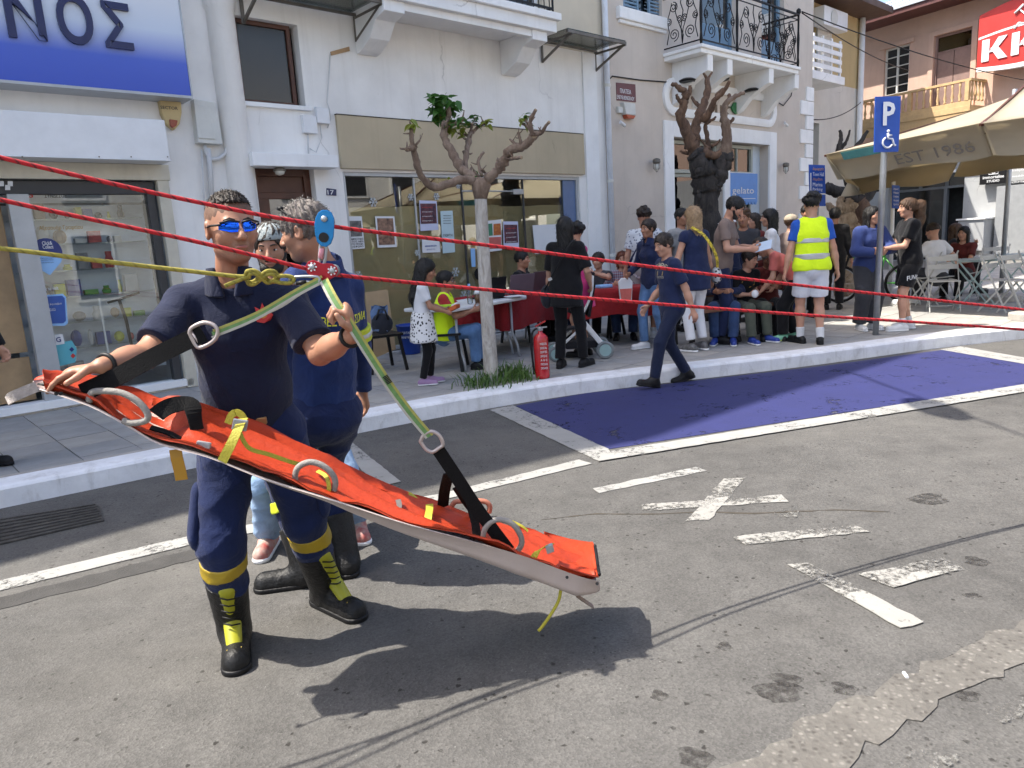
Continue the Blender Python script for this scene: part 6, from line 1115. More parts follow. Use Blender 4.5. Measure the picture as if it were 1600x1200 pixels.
def folds(seed, amp, lam=.16, stretch=(1, 1, .8)):
    r_ = np.random.RandomState(seed); W_ = []
    for i in range(4):
        d = _n(r_.randn(3)) * np.array(stretch); W_.append((d * 2 * math.pi / (lam * r_.uniform(.6, 1.5)), _n(r_.randn(3)) * r_.uniform(8, 16), r_.uniform(0, 6.28), r_.uniform(0, 6.28)))
    def fn(P_):
        o = 0
        for k, q, a, c_ in W_: o = o - (1 - 2.2 * np.abs(np.sin(.5 * (P_ @ k + 1.6 * np.sin(P_ @ q + a) + c_))) ** .8) * (.35 + .65 * (.5 + .5 * np.sin(P_ @ q * .8 + c_ * 3)) ** 2)
        return amp * o / 2.4
    return fn
def strands(c0, seed, amp, lam=.014):
    r_ = np.random.RandomState(seed); ph = r_.uniform(0, 6.28, 4)
    def fn(P_):
        q = P_ - c0; an = np.arctan2(q[:, 0], q[:, 1]); return amp * (np.sin(an * .09 / lam * 6.28 * .6 + 4 * np.sin(q[:, 2] * 23 + ph[0]) + ph[1]) * .6 + .5 * np.sin(q[:, 0] * 160 + q[:, 2] * 60 + ph[2]) * np.sin(q[:, 1] * 150 + ph[3]) + .6 * np.sin(q[:, 0] * 55 + ph[1]) * np.sin(q[:, 2] * 60 + ph[0]) * np.sin(q[:, 1] * 58))
    return fn
def rotm(ax, deg): return np.array(Matrix.Rotation(R(deg), 3, ax))
def ik(a, t, l1, l2, pole):
    d = t - a; L = np.linalg.norm(d); L2 = min(L, (l1 + l2) * .999); u = d / (L + 1e-9); t = a + u * L2
    x = (l1 * l1 - l2 * l2 + L2 * L2) / (2 * L2); y = math.sqrt(max(l1 * l1 - x * x, 0)); p = np.array(pole, float); p = p - u * (p @ u); p = _n(p); return a + u * x + p * y, t
def skin_mat(name, c):
    key = 'skin_' + name
    if key in _mc: return _mc[key]
    m, t, ns, b = nodes(key); v = coord(t); c = np.array(c); n1 = noise(t, v, 14, 5, .6); o = ramp(t, n1, [(.3, c * np.array([.88, .82, .8])), (.7, c)]).outputs[0]; o = mixc(t, ramp(t, noise(t, v, 5, 3), [(.5, 0), (.7, .35)]).outputs[0], o, c * np.array([1.05, .78, .72]))
    t.links.new(o, b.inputs['Base Color']); b.inputs['Roughness'].default_value = .48; b.inputs['Specular IOR Level'].default_value = .4; b.inputs['Subsurface Weight'].default_value = .0; bump(t, b, noise(t, v, 220, 3), .12, .003); _mc[key] = m; return m
SK = {'fair': skin_mat('fair', (.50, .28, .19)), 'tan': skin_mat('tan', (.38, .195, .12)), 'olive': skin_mat('olive', (.34, .185, .12)), 'fire': skin_mat('fire', (.37, .195, .125))}
HAIR = lambda n, c: mat('hair_' + n, c, .5, .35, 30, .5, 160, spec=.4)
HC = {'black': HAIR('black', (.006, .005, .0045)), 'dark': HAIR('dark', (.022, .014, .010)), 'brown': HAIR('brown', (.07, .036, .018)), 'red': HAIR('red', (.13, .035, .015)), 'blonde': HAIR('blonde', (.30, .20, .11)), 'grey': HAIR('grey', (.20, .19, .18)), 'salt': HAIR('salt', (.12, .10, .09))}
EYEW = mat('eye_white', (.6, .58, .55), .25, .05); EYED = mat('eye_iris', (.02, .012, .008), .15, .1); LIPM = mat('lip', (.36, .13, .11), .45, .1); BROWM = mat('brow_hair', (.02, .013, .01), .8, .3)
SHN = {}
def head_prims(H, Rh, s_, female=False, ears=True):
    T = lambda x, y, z: H + Rh @ (np.array([x, y, z]) * s_); q = lambda *r_: np.array(r_) * s_; jw = .9 if female else 1.0
    P_ = [elp(T(0, -.012, .03), q(.076, .098, .088), Rh), elp(T(0, .02, -.03), q(.061 * jw, .072, .085), Rh, k=.03 * s_), elp(T(0, .058, -.094), q(.026 * jw, .024, .02), Rh, k=.025 * s_), cap(T(-.042 * jw, .0, -.066), T(-.012, .05, -.092), .024 * s_, .02 * s_, .02 * s_), cap(T(.042 * jw, .0, -.066), T(.012, .05, -.092), .024 * s_, .02 * s_, .02 * s_),
          elp(T(-.038, .055, -.022), q(.028, .026, .03), Rh, k=.02 * s_), elp(T(.038, .055, -.022), q(.028, .026, .03), Rh, k=.02 * s_),
          cap(T(-.034, .078, .02), T(.034, .078, .02), .011 * s_, .011 * s_, .014 * s_), elp(T(-.031, .104, .004), q(.019, .018, .012), Rh, k=.010 * s_, op='s'), elp(T(.031, .104, .004), q(.019, .018, .012), Rh, k=.010 * s_, op='s'),
          cap(T(0, .088, .012), T(0, .112, -.03), .008 * s_, .013 * s_, .010 * s_), elp(T(-.012, .1, -.034), q(.0095, .011, .008), Rh, k=.006 * s_), elp(T(.012, .1, -.034), q(.0095, .011, .008), Rh, k=.006 * s_),
          cap(T(-.018, .083, -.058), T(.018, .083, -.058), .008 * s_, .008 * s_, .008 * s_), cap(T(-.015, .083, -.068), T(.015, .083, -.068), .008 * s_, .008 * s_, .006 * s_)]
    if ears:
        for x in (-1, 1): P_ += [elp(T(x * .078, -.008, -.004), q(.010, .021, .033), Rh @ rotm('Z', -x * 18), k=.006 * s_), elp(T(x * .086, -.002, -.004), q(.006, .011, .019), Rh, k=.004 * s_, op='s')]
    return P_
def hand_prims(Wp, d, t, n, curl, s_, spread=0.0, thumb=.5):
    P_ = [cap(Wp + d * .012 * s_, Wp + d * .07 * s_, .030 * s_, .040 * s_, .012 * s_, (n, 2.1))]
    for i in range(4):
        L = (.95, 1.05, 1.0, .8)[i]; b0 = Wp + d * (.078 - .004 * abs(i - 1)) * s_ + t * (.029 - .0195 * i) * s_; an = 0; p = b0; dd = _n(d + t * spread * (1.2 - i) * .15)
        for j, (l, da) in enumerate(((.042, 62), (.027, 85), (.02, 50))):
            an += da * curl; v = dd * math.cos(R(an)) + n * math.sin(R(an)); q = p + v * l * L * s_; P_.append(cap(p, q, (.0092 - .0007 * j) * s_, (.0086 - .0008 * j) * s_, .004 * s_)); p = q
    b0 = Wp + d * .025 * s_ + t * .026 * s_; v = _n(d * .62 + t * .62 + n * (.15 + .5 * thumb)); m = b0 + v * .045 * s_; v2 = _n(d * (.9 - .3 * thumb) + t * (.35 - .8 * thumb * curl) + n * .55 * thumb); P_ += [cap(b0, m, .0125 * s_, .0108 * s_, .012 * s_), cap(m, m + v2 * .032 * s_, .0105 * s_, .0088 * s_, .004 * s_)]
    return P_
PEOPLE = {}
def fuzz(ho, m, n, L, Hc, seed, rad=.0022, lift=.35):
    """loose strands standing off a head of hair"""
    r_ = random.Random(seed); me = ho.data; o0 = wloc(ho); np_ = len(me.polygons); b = MB()
    for k in range(n):
        q = me.polygons[r_.randrange(np_)]; c_ = np.array(q.center) + o0; nn = np.array(q.normal); fl = np.array([0, 0, -1.0]) if L > .028 else _n(np.array([r_.gauss(0, 1), r_.gauss(0, 1), r_.gauss(0, 1)])); fl = fl - nn * (fl @ nn); d = _n(nn * lift * r_.uniform(.3, 1.2) + fl + np.array([r_.gauss(0, .35), r_.gauss(0, .35), r_.gauss(0, .2)])); sd = _n(np.cross(d, nn) + 1e-6) * rad; l = L * r_.uniform(.5, 1.5)
        p0 = c_ - nn * .002; b.add([p0 - sd, p0 + sd, p0 + nn * rad, p0 + d * l * .6 + nn * .002, p0 + d * l - nn * .002], [(0, 1, 3), (1, 2, 3), (2, 0, 3), (0, 3, 4), (3, 1, 4)])
    return tag(b.build('strands', m, ho, True), kind='stuff')
def person(label, base, az, h=1.7, w=1.0, female=False, vox=.0105, skin='fair', hs=None, lean=4, side=0, twist=0, pel=(0, 0, .94), hands=None, elb=None, feet=None, knee=None, hyaw=0, hpitch=0, hroll=0, curl=.35, top=None, bottom=None, shoes=None, hair=None, glasses=None, face=True, J=None, seed=1, belly=0.0, bust=0.0, group=None, hdir=None, body_legs=None, lenk=1.0, cat='person', hat=None, bare=True, head_lean=None):
    """base: feet on the ground; az: facing; lengths in metres for a 1.75 m figure, scaled to h"""
    s_ = h / 1.75; base = np.array(base, float); Fv = np.array([math.sin(R(az)), math.cos(R(az)), 0]); Rv = np.array([math.cos(R(az)), -math.sin(R(az)), 0]); M3 = np.stack([Rv, Fv, np.array([0, 0, 1.0])], 1)
    toL = lambda P_: M3.T @ (np.array(P_) - base)
    hs = (hs or (1.0 if h > 1.55 else .235 * .94 / (.235 * s_) * .0 + (1.0 / s_) * .93)) * s_
    J = {k: toL(v) for k, v in (J or {}).items()}
    pel = J.get('pel', np.array(pel) * s_); Rt = rotm('Z', twist) @ rotm('X', -lean) @ rotm('Y', side); up, rt, fw = Rt[:, 2], Rt[:, 0], Rt[:, 1]
    if 'neck' in J: up = _n(J['neck'] - pel); fw = _n(fw - up * (fw @ up)); rt = np.cross(fw, up)
    tl = (np.linalg.norm(J['neck'] - pel) if 'neck' in J else .515 * s_); waist = pel + up * tl * .26; chest = pel + up * tl * .64; neck = pel + up * tl
    SH = {k: J.get('sh' + k, pel + up * tl * .875 + rt * x * .166 * w * s_) for k, x in (('L', -1), ('R', 1))}; hips = {k: pel + np.array([x * .088 * w * s_, 0, -.02 * s_]) for k, x in (('L', -1), ('R', 1))}
    Rh = rotm('Z', hyaw) @ rotm('X', hpitch) @ rotm('Y', hroll); H = J.get('head', neck + up * .03 * s_ + Rh @ np.array([0, .022, .125]) * hs)
    EL, WR, HD, AN, KN, FD = {}, {}, {}, {}, {}, {}
    for k, x in (('L', -1), ('R', 1)):
        t_ = np.array((hands or {}).get(k, (x * .29, .04, .80))) * s_; t_ = J.get('wr' + k, t_); po = np.array((elb or {}).get(k, (x * .6, -1, -.25)))
        EL[k], WR[k] = ik(SH[k], t_, .285 * s_ * lenk, .25 * s_ * lenk, po)
        if 'el' + k in J: EL[k] = J['el' + k]; WR[k] = t_
        HD[k] = _n(WR[k] - EL[k])
        if hdir and k in hdir: HD[k] = _n(M3.T @ np.array(hdir[k]))
        ft = (feet or {}).get(k, (x * .10, 0, .085, -x * -8)); a = np.array(ft[:3]) * s_; a = J.get('an' + k, a); KN[k], AN[k] = ik(hips[k], a, .425 * s_, .425 * s_, (knee or {}).get(k, (x * .12, 1, 0)))
        if 'kn' + k in J: KN[k] = J['kn' + k]
        yaw = R(ft[3] if len(ft) > 3 else x * 8); pit = R(ft[4]) if len(ft) > 4 else 0; FD[k] = np.array([math.sin(yaw) * math.cos(pit), math.cos(yaw) * math.cos(pit), math.sin(pit)])
    t0 = thing('person', base, label, cat, group); fin = lambda V: base + V @ M3.T
    def emit(nm, prims, m, disp=None, post=(), v=None, parent=None):
        V, F = sdf_mesh(prims, v or vox, disp, post); o = mkobj(nm, fin(V), F, m, parent or t0, True); return o
    Sx = lambda v: v * s_; cv = vox * (1.35 if vox > .009 else 1.12)
    def torso(e, hem, k=.05):
        hc = [(pel + up * Sx(hem), -up)]
        P_ = [cap(pel - up * Sx(.06), waist, Sx(.152 * w) + e, Sx(.136 * w) + e, .04, (fw, 1.3), hc), cap(waist, chest, Sx(.138 * w) + e, Sx(.150 * w) + e, k, (fw, 1.35)), cap(chest, neck - up * Sx(.085), Sx(.150 * w) + e, Sx(.095 * w) + e, k, (fw, 1.45)), cap(SH['L'] - up * Sx(.008), SH['R'] - up * Sx(.008), Sx(.046) + e * .7, Sx(.046) + e * .7, k), cap(neck - up * Sx(.03), SH['L'], Sx(.045) + e, Sx(.04) + e, .03), cap(neck - up * Sx(.03), SH['R'], Sx(.045) + e, Sx(.04) + e, .03)]
        if hem < -.05 and e > 0: P_.append(cap(hips['L'] + np.array([0, 0, Sx(.02)]), hips['R'] + np.array([0, 0, Sx(.02)]), Sx(.100) + e, Sx(.100) + e, .05, (fw, 1.0), hc))
        if belly: P_.append(elp(waist + fw * Sx(.05) - up * Sx(.02), (Sx(.13), Sx(.085 + belly), Sx(.14)), Rt, k=.05, cuts=hc))
        if bust:
            for x in (-1, 1): P_.append(elp(chest + fw * Sx(.075) + rt * x * Sx(.075) - up * Sx(.01), Sx(bust), k=.04))
        return P_
    # --- skin: head, neck, trunk, arms and (when bare) legs in one surface
    B = head_prims(H, Rh, hs, female, not (hair or {}).get('ears_hidden')); hb_ = H + Rh @ np.array([0, -.02, -.05]) * hs
    B += [cap(neck - up * Sx(.03), hb_, Sx(.056 if not female else .048), Sx(.054 if not female else .046), .025), cap(neck - up * Sx(.03), SH['L'], Sx(.045), Sx(.038), .03), cap(neck - up * Sx(.03), SH['R'], Sx(.045), Sx(.038), .03), cap(pel + up * Sx(.02), chest, Sx(.10 * w), Sx(.12 * w), .03, (fw, 1.35)), cap(chest, neck - up * Sx(.06), Sx(.12 * w), Sx(.08), .03, (fw, 1.4))]
    lng = (top or {}).get('sleeve', 'short') == 'long'
    for k, x in (('L', -1), ('R', 1)):
        g = .92 if female else 1.0; aw_ = (top or {}).get('arm', 1.0) * g
        B += [cap(SH[k], EL[k], Sx(.046 * aw_), Sx(.039 * aw_), .02), cap(EL[k], EL[k] + (WR[k] - EL[k]) * .45, Sx(.039 * aw_), Sx(.039 * aw_), .02), cap(EL[k] + (WR[k] - EL[k]) * .35, WR[k], Sx(.040 * aw_), Sx(.025 * aw_), .02, )]
        d = HD[k]; tt = (up if abs(d @ np.array([0, 0, 1])) < .75 else fw) if not (hdir and ('t' + k) in hdir) else _n(M3.T @ np.array(hdir['t' + k])); tt = _n(tt - d * (tt @ d)); n_ = np.cross(d, tt)
        if hdir and ('n' + k) in hdir:
            if n_ @ (M3.T @ np.array(hdir['n' + k])) < 0: n_ = -n_
        elif n_ @ np.array([-x, 0, 0]) < 0: n_ = -n_
        B += hand_prims(WR[k], d, tt, n_, curl[k] if isinstance(curl, dict) else curl, Sx(1.0 if not female else .92))
    if all(q['kind'] in ('shorts', 'skirt') for q in ([bottom] if isinstance(bottom, dict) else list(bottom or []))):
        for k in 'LR': B += [cap(hips[k], KN[k], Sx(.080), Sx(.054), .03), cap(KN[k], KN[k] + (AN[k] - KN[k]) * .4, Sx(.052), Sx(.055), .03), cap(KN[k] + (AN[k] - KN[k]) * .3, AN[k], Sx(.055), Sx(.034), .03)]
    emit('body', B, SK[skin])
    PEOPLE[label] = dict(o=t0, H=H, Rh=Rh, base=base, M3=M3, s=s_, hs=hs, WR=WR, EL=EL, chest=chest, fw=fw, rt=rt, up=up, pel=pel, neck=neck, SH=SH, KN=KN, AN=AN, hips=hips, waist=waist)
    # --- face
    TT = lambda x, y, z: base + M3 @ (H + Rh @ (np.array([x, y, z]) * hs)); RW = M3 @ Rh
    if face:
        for x in (-1, 1):
            if not glasses:
                e_ = MB().ell(TT(x * .031, .0765, .003), np.array([.0135, .010, .0075]) * hs, 12, 8, RW).build('eye', EYEW, t0, True); MB().ell(TT(x * .031, .0848, .003), np.array([.0062, .003, .0062]) * hs, 10, 6, RW).build('iris', EYED, e_, True)
            MB().tube([TT(x * .014, .094, .024), TT(x * .03, .0945, .030), TT(x * .048, .082, .025)], [.003 * hs, .0042 * hs, .002 * hs], 6).build('eyebrow', BROWM, t0, True)
        MB().tube([TT(-.024, .083, -.0635), TT(-.01, .0925, -.0625), TT(0, .0935, -.0635), TT(.01, .0925, -.0625), TT(.024, .083, -.0635)], [.002 * hs, .005 * hs, .005 * hs, .005 * hs, .002 * hs], 6).build('lips', LIPM, t0, True)
    if glasses:
        gm_ = glasses.get('lens', BLACK); g0 = thing_part('sunglasses', t0)
        for x in (-1, 1):
            rows = [[TT(x * (.006 + .056 * i / 6), .108 - .00022 * (i * 2.2) ** 2 - .004 * abs(j - 2) / 2, .004 + (.5 - j / 4) * (.036 if i < 4 else .036 - .006 * (i - 3))) for j in range(5)] for i in range(7)]
            MB().sheet(rows if x > 0 else rows[::-1], .003 * hs).build('lens', gm_, g0, True); MB().tube([TT(x * .062, .095, .010), TT(x * .079, .04, .010), TT(x * .082, -.005, .006)], .0035 * hs, 6).build('temple', BLACK, g0, True); MB().tube([TT(x * .004, .112, .017), TT(x * .035, .108, .024), TT(x * .063, .094, .016)], .0035 * hs, 6).build('brow_bar', glasses.get('frame', BLACK), g0, True)
    # --- top
    if top:
        e = top.get('e', .014) * s_; hem = top.get('hem', -.10); T_ = torso(e, hem); sl_ = top.get('sleeve', 'short'); fl = top.get('loose', 1.0)
        for k, x in (('L', -1), ('R', 1)):
            ua = EL[k] - SH[k]
            if sl_ == 'short': fr_ = top.get('frac', .68); cp_ = SH[k] + ua * fr_; T_.append(cap(SH[k], SH[k] + ua * (fr_ + .1), Sx(.046 * fl) + e, Sx(.052 * fl) + e, .035, None, [(cp_, _n(ua))]))
            elif sl_ == 'long':
                T_ += [cap(SH[k], EL[k], Sx(.045 * fl) + e, Sx(.042 * fl) + e, .035), cap(EL[k], WR[k], Sx(.044 * fl) + e, Sx(.030 * fl) + e, .02, None, [(WR[k] - (WR[k] - EL[k]) * .04, _n(WR[k] - EL[k]))])]
            elif sl_ == 'cap': T_.append(cap(SH[k], SH[k] + ua * .3, Sx(.050) + e, Sx(.054) + e, .035, None, [(SH[k] + ua * .28, _n(ua))]))
        if top.get('flare'): T_.append(cap(waist, pel + up * Sx(hem - .05), Sx(.14 * w) + e, Sx(.14 * w + top['flare']) + e, .05, (fw, 1.2), [(pel + up * Sx(hem), -up)]))
        nk = top.get('neck', .066); T_.append(elp(neck + up * Sx(.035) + fw * Sx(.02), (Sx(nk), Sx(nk * 1.05), Sx(nk)), Rt, k=.01, op='s'))
        emit(top.get('name', 'shirt'), T_, top['m'], folds(seed, top.get('fold', .004) * s_, .17), v=cv)
        if top.get('collar'):
            emit('collar', [cap(neck - up * Sx(.05) + fw * Sx(.01), neck + up * Sx(.03) + fw * Sx(.012), Sx(.098), Sx(.078), .01, None, [(neck + up * Sx(.034), _n(up - fw * .25)), (neck - up * Sx(.05), -up)]), cap(neck - up * Sx(.09) + fw * Sx(.01), neck + up * Sx(.08) + fw * Sx(.012), Sx(.082), Sx(.062), .004, None, (), 's'), cap(neck + fw * Sx(.10) + up * Sx(.06), neck + fw * Sx(.10) - up * Sx(.06), Sx(.05), Sx(.012), .006, None, (), 's')], top.get('collar_m', top['m']), None, v=min(vox, .006))
    # --- bottom
    for bottom in ([bottom] if isinstance(bottom, dict) else list(bottom or [])):
        legk = bottom['kind']; e = bottom.get('e', .010) * s_; lo_ = bottom.get('loose', 1.0); hi_ = bottom.get('waist', .10); bc = [(pel + up * Sx(hi_), up)]; L_ = [cap(pel - up * Sx(.04), pel + up * Sx(.13), Sx(.150 * w) + e, Sx(.128 * w) + e, .03, (fw, 1.3), bc)]
        if legk in ('trousers', 'shorts', 'leggings'):
            for k in 'LR':
                kn, an = KN[k], AN[k]; sh_ = kn - hips[k]
                tight = legk == 'leggings'; a_, b2_, c2_ = (.086, .056, .042) if tight else (.096 * (1 + (lo_ - 1) * .5), .070 * lo_, .060 * lo_)
                if legk == 'shorts': fr_ = bottom.get('frac', .82); L_.append(cap(hips[k] - np.array([0, 0, .01]), hips[k] + sh_ * (fr_ + .1), Sx(a_) + e, Sx(a_ * .98) + e, .012, None, [(hips[k] + sh_ * fr_, _n(sh_))]))
                else:
                    cf = bottom.get('cuff', .96); L_ += [cap(hips[k] - np.array([0, 0, .01]), kn, Sx(a_) + e, Sx(b2_) + e, .04), cap(kn, kn + (an - kn) * 1.05, Sx(b2_) + e, Sx(c2_) + e, .03, None, [(kn + (an - kn) * cf, _n(an - kn))])]
            L_.append(elp(pel - fw * Sx(.06) - up * Sx(.04), (Sx(.13 * w), Sx(.075), Sx(.10)), k=.05))
        elif legk == 'skirt':
            z_ = bottom.get('len', .35); L_.append(cap(pel, pel - np.array([0, 0, Sx(z_)]), Sx(.19 * w) + e, Sx(.19 * w + bottom.get('flare', .06)) + e, .03, (fw, 1.12), [(pel - np.array([0, 0, Sx(z_ - .02)]), np.array([0, 0, -1.0]))]))
        emit(bottom.get('name', 'trousers'), L_, bottom['m'], folds(seed + 50, bottom.get('fold', .0042) * s_, .13, (.6, .6, 1.4)), v=cv)
    # --- shoes
    if shoes:
        for k in 'LR':
            fd = FD[k]; sd = _n(np.cross(fd, (0, 0, 1))); fu = np.cross(sd, fd); a = AN[k]; gr0 = a - fu * Sx(.085); hl = gr0 - fd * Sx(.045); te = gr0 + fd * Sx(.175 * shoes.get('len', 1.0)); cz = [(gr0, -fu)]
            wd = shoes.get('w', 1.0); U = [cap(hl + fu * Sx(.038), te + fu * Sx(.03), Sx(.039 * wd), Sx(.040 * wd), .02, (fu, .85), cz), cap(gr0 + fd * Sx(.05) + fu * Sx(.06), gr0 + fd * Sx(.0) + fu * Sx(.07), Sx(.036 * wd), Sx(.04 * wd), .03, None, cz)]
            if shoes.get('high'):
                shn = _n(KN[k] - a); U += [cap(a - shn * Sx(.03), a + shn * Sx(shoes['high']), Sx(.050 * wd), Sx(.062 * wd), .03, None, [(a + shn * Sx(shoes['high'] - .02), shn)])]
            o = emit('shoe' if not shoes.get('high') else 'boot', U, shoes['m'], folds(seed + 9, .0015, .05), v=.0105 if vox > .009 else .0062); emit('sole', [cap(hl + fu * Sx(.015), te + fu * Sx(.015), Sx(.042 * wd), Sx(.044 * wd), .01, None, [(gr0 - fu * Sx(.001), -fu), (gr0 + fu * Sx(.024), fu)])], shoes.get('sole', shoes['m']), None, v=.0105 if vox > .009 else .007, parent=o)
            if shoes.get('sock'): emit('sock', [cap(a, a + _n(KN[k] - a) * Sx(shoes['sock']), Sx(.043), Sx(.05), .01, None, [(a + _n(KN[k] - a) * Sx(shoes['sock'] - .01), _n(KN[k] - a))])], WSOCK)
    # --- hair
    if hair:
        hm = HC[hair['c']] if isinstance(hair['c'], str) else hair['c']; st_ = hair.get('style', 'short'); th = hair.get('th', .010); T = lambda x, y, z: H + Rh @ (np.array([x, y, z]) * hs); q = lambda *r_: np.array(r_) * hs
        face_cut = elp(T(0, .115, -.052), q(.085, .10, .112), Rh, k=.008, op='s'); C_ = [elp(T(0, -.014, .034), q(.078 + th, .100 + th, .090 + th), Rh)]
        if st_ in ('short', 'crop'):
            C_ += [face_cut, elp(T(0, .05, -.17), q(.13, .12, .17), Rh, k=.01, op='s'), elp(T(.088, .01, -.03), q(.022, .03, .045), Rh, k=.006, op='s'), elp(T(-.088, .01, -.03), q(.022, .03, .045), Rh, k=.006, op='s')]
            post = [(T(0, 0, hair.get('low', -.055)), -Rh[:, 2])]
        elif st_ == 'curly':
            C_ = [elp(T(0, -.014, .045), q(.088, .105, .095), Rh), face_cut]
            r_ = random.Random(seed)
            for i in range(30):
                a, b2 = r_.uniform(0, 6.28), r_.uniform(-.1, 1.3); C_.append(elp(T(.08 * math.cos(a) * math.cos(b2), -.02 + .1 * math.sin(a) * math.cos(b2), .05 + .085 * math.sin(b2)), hs * r_.uniform(.02, .034), k=.008))
            C_.append(elp(T(0, .13, -.045), q(.075, .07, .10), Rh, k=.01, op='s')); post = [(T(0, 0, hair.get('low', -.05)), -Rh[:, 2])]
        else:
            ln = hair.get('len', .3); C_ += [cap(T(-.03, -.05, -.02), T(-.045, -.075, -ln), .055 * hs, .035 * hs, .03), cap(T(.03, -.05, -.02), T(.045, -.075, -ln), .055 * hs, .035 * hs, .03), cap(T(0, -.065, 0), T(0, -.085, -ln - .03), .06 * hs, .035 * hs, .03), cap(T(-.072, -.01, .02), T(-.075, .0, -ln * .7), .026 * hs, .02 * hs, .02), cap(T(.072, -.01, .02), T(.075, .0, -ln * .7), .026 * hs, .02 * hs, .02)]
            if st_ == 'pony':
                C_ = C_[:1] + [face_cut, elp(T(0, .05, -.17), q(.13, .12, .16), Rh, k=.01, op='s'), cap(T(0, -.09, .05), T(0, -.16, .03), .035 * hs, .06 * hs, .02), cap(T(0, -.15, .02), T(.01, -.17, -.16), .07 * hs, .055 * hs, .03), cap(T(.01, -.17, -.14), T(0, -.16, -.3), .055 * hs, .02 * hs, .03)]
            else: C_.append(elp(T(0, .125, -.05), q(.066, .09, .125), Rh, k=.012, op='s'))
            post = []
        ho = emit('hair', C_, hm, strands(H, seed, hair.get('rough', .004) * hs, .02), post, v=.0088 if vox > .008 else .0045)
        if st_ != 'crop': fuzz(ho, hm, 420, (.035 if st_ in ('long', 'pony') else .018) * hs, base + M3 @ H, seed)
    if hat: emit('cap_hat', [elp(H + Rh @ np.array([0, -.012, .045]) * hs, np.array([.094, .114, .09]) * hs, Rh, cuts=[(H + Rh @ np.array([0, 0, .035]) * hs, -Rh[:, 2])]), cap(H + Rh @ np.array([-.035, .08, .042]) * hs, H + Rh @ np.array([.035, .08, .042]) * hs, .06 * hs, .06 * hs, .01, (Rh[:, 2], 6))] , hat, None, v=.007)
    return t0
def thing_part(nm, parent):
    e = bpy.data.objects.new(nm, None); e.empty_display_size = .05; col.objects.link(e); e.parent = parent; e.location = (0, 0, 0); return e
WSOCK = cloth('sock_white', (.62, .63, .64), .06)
def wrap_text(lab, text, center_local, ex, ey, height, width, m, parent_name='shirt', name='lettering', arch=0.0, bold=.0, dist=.4):
    """lettering laid onto a garment: flat letters are cast onto the cloth along their normal"""
    p = PEOPLE[lab]; tgt = [c for c in p['o'].children if c.name.split('.')[0] == parent_name][0]; L = wloc(tgt); bvh = BVHTree.FromPolygons([tuple(np.array(v.co) + L) for v in tgt.data.vertices], [tuple(q.vertices) for q in tgt.data.polygons])
    V, F = text_mesh(text, 1.0, 0.0, 0, bold); lo, hi = V.min(0), V.max(0); x = ((V[:, 0] - lo[0]) / (hi[0] - lo[0]) - .5); y = (V[:, 1] - lo[1]) / (hi[1] - lo[1]) - .5; ex, ey = _n(ex), _n(ey); nz = np.cross(ex, ey); Q = []
    bm2 = bmesh.new(); vs_ = [bm2.verts.new((a * width, b_ * height + arch * (.25 - a * a), 0)) for a, b_ in zip(x, y)]
    for f in F:
        try: bm2.faces.new([vs_[i] for i in f])
        except ValueError: pass
    bmesh.ops.triangulate(bm2, faces=bm2.faces[:]); bm2.verts.ensure_lookup_table(); bm2.verts.index_update()
    for v in bm2.verts:
        o0 = np.array(center_local) + ex * v.co.x + ey * v.co.y; hit = bvh.ray_cast(Vector(o0 + nz * dist), Vector(-nz), dist * 2); Q.append(np.array(hit[0]) + nz * .004 if hit[0] is not None else o0)
    FF = [tuple(v.index for v in f.verts) for f in bm2.faces]; bm2.free(); return mkobj(name, np.array(Q), FF, m, tgt)

def wrap_poly(lab, pts, center, ex, ey, m, parent_name='shirt', name='emblem', dist=.3, off=.004):
    p = PEOPLE[lab]; tgt = [c for c in p['o'].children if c.name.split('.')[0] == parent_name][0]; L = wloc(tgt); bvh = BVHTree.FromPolygons([tuple(np.array(v.co) + L) for v in tgt.data.vertices], [tuple(q.vertices) for q in tgt.data.polygons]); ex, ey = _n(ex), _n(ey); nz = np.cross(ex, ey); Q = []
    for x, y in pts:
        o0 = np.array(center) + ex * x + ey * y; hit = bvh.ray_cast(Vector(o0 + nz * dist), Vector(-nz), dist * 2); Q.append(np.array(hit[0]) + nz * off if hit[0] is not None else o0)
    return mkobj(name, np.array(Q), [tuple(range(len(Q)))], m, tgt)
def ring_band(prims, a, b_, m, nm, parent, base, M3, v=.006, off=.004, disp=None):
    """a strip around a limb: the limb's shape a little fatter, kept between two planes"""
    ax = _n(b_ - a); q = []
    for p in prims: p2 = dict(p); p2['ra'] = p['ra'] + off; p2['rb'] = p['rb'] + off; p2['cuts'] = [(a, -ax), (b_, ax)]; q.append(p2)
    V, F = sdf_mesh(q, v, disp); return mkobj(nm, base + V @ M3.T, F, m, parent, True)
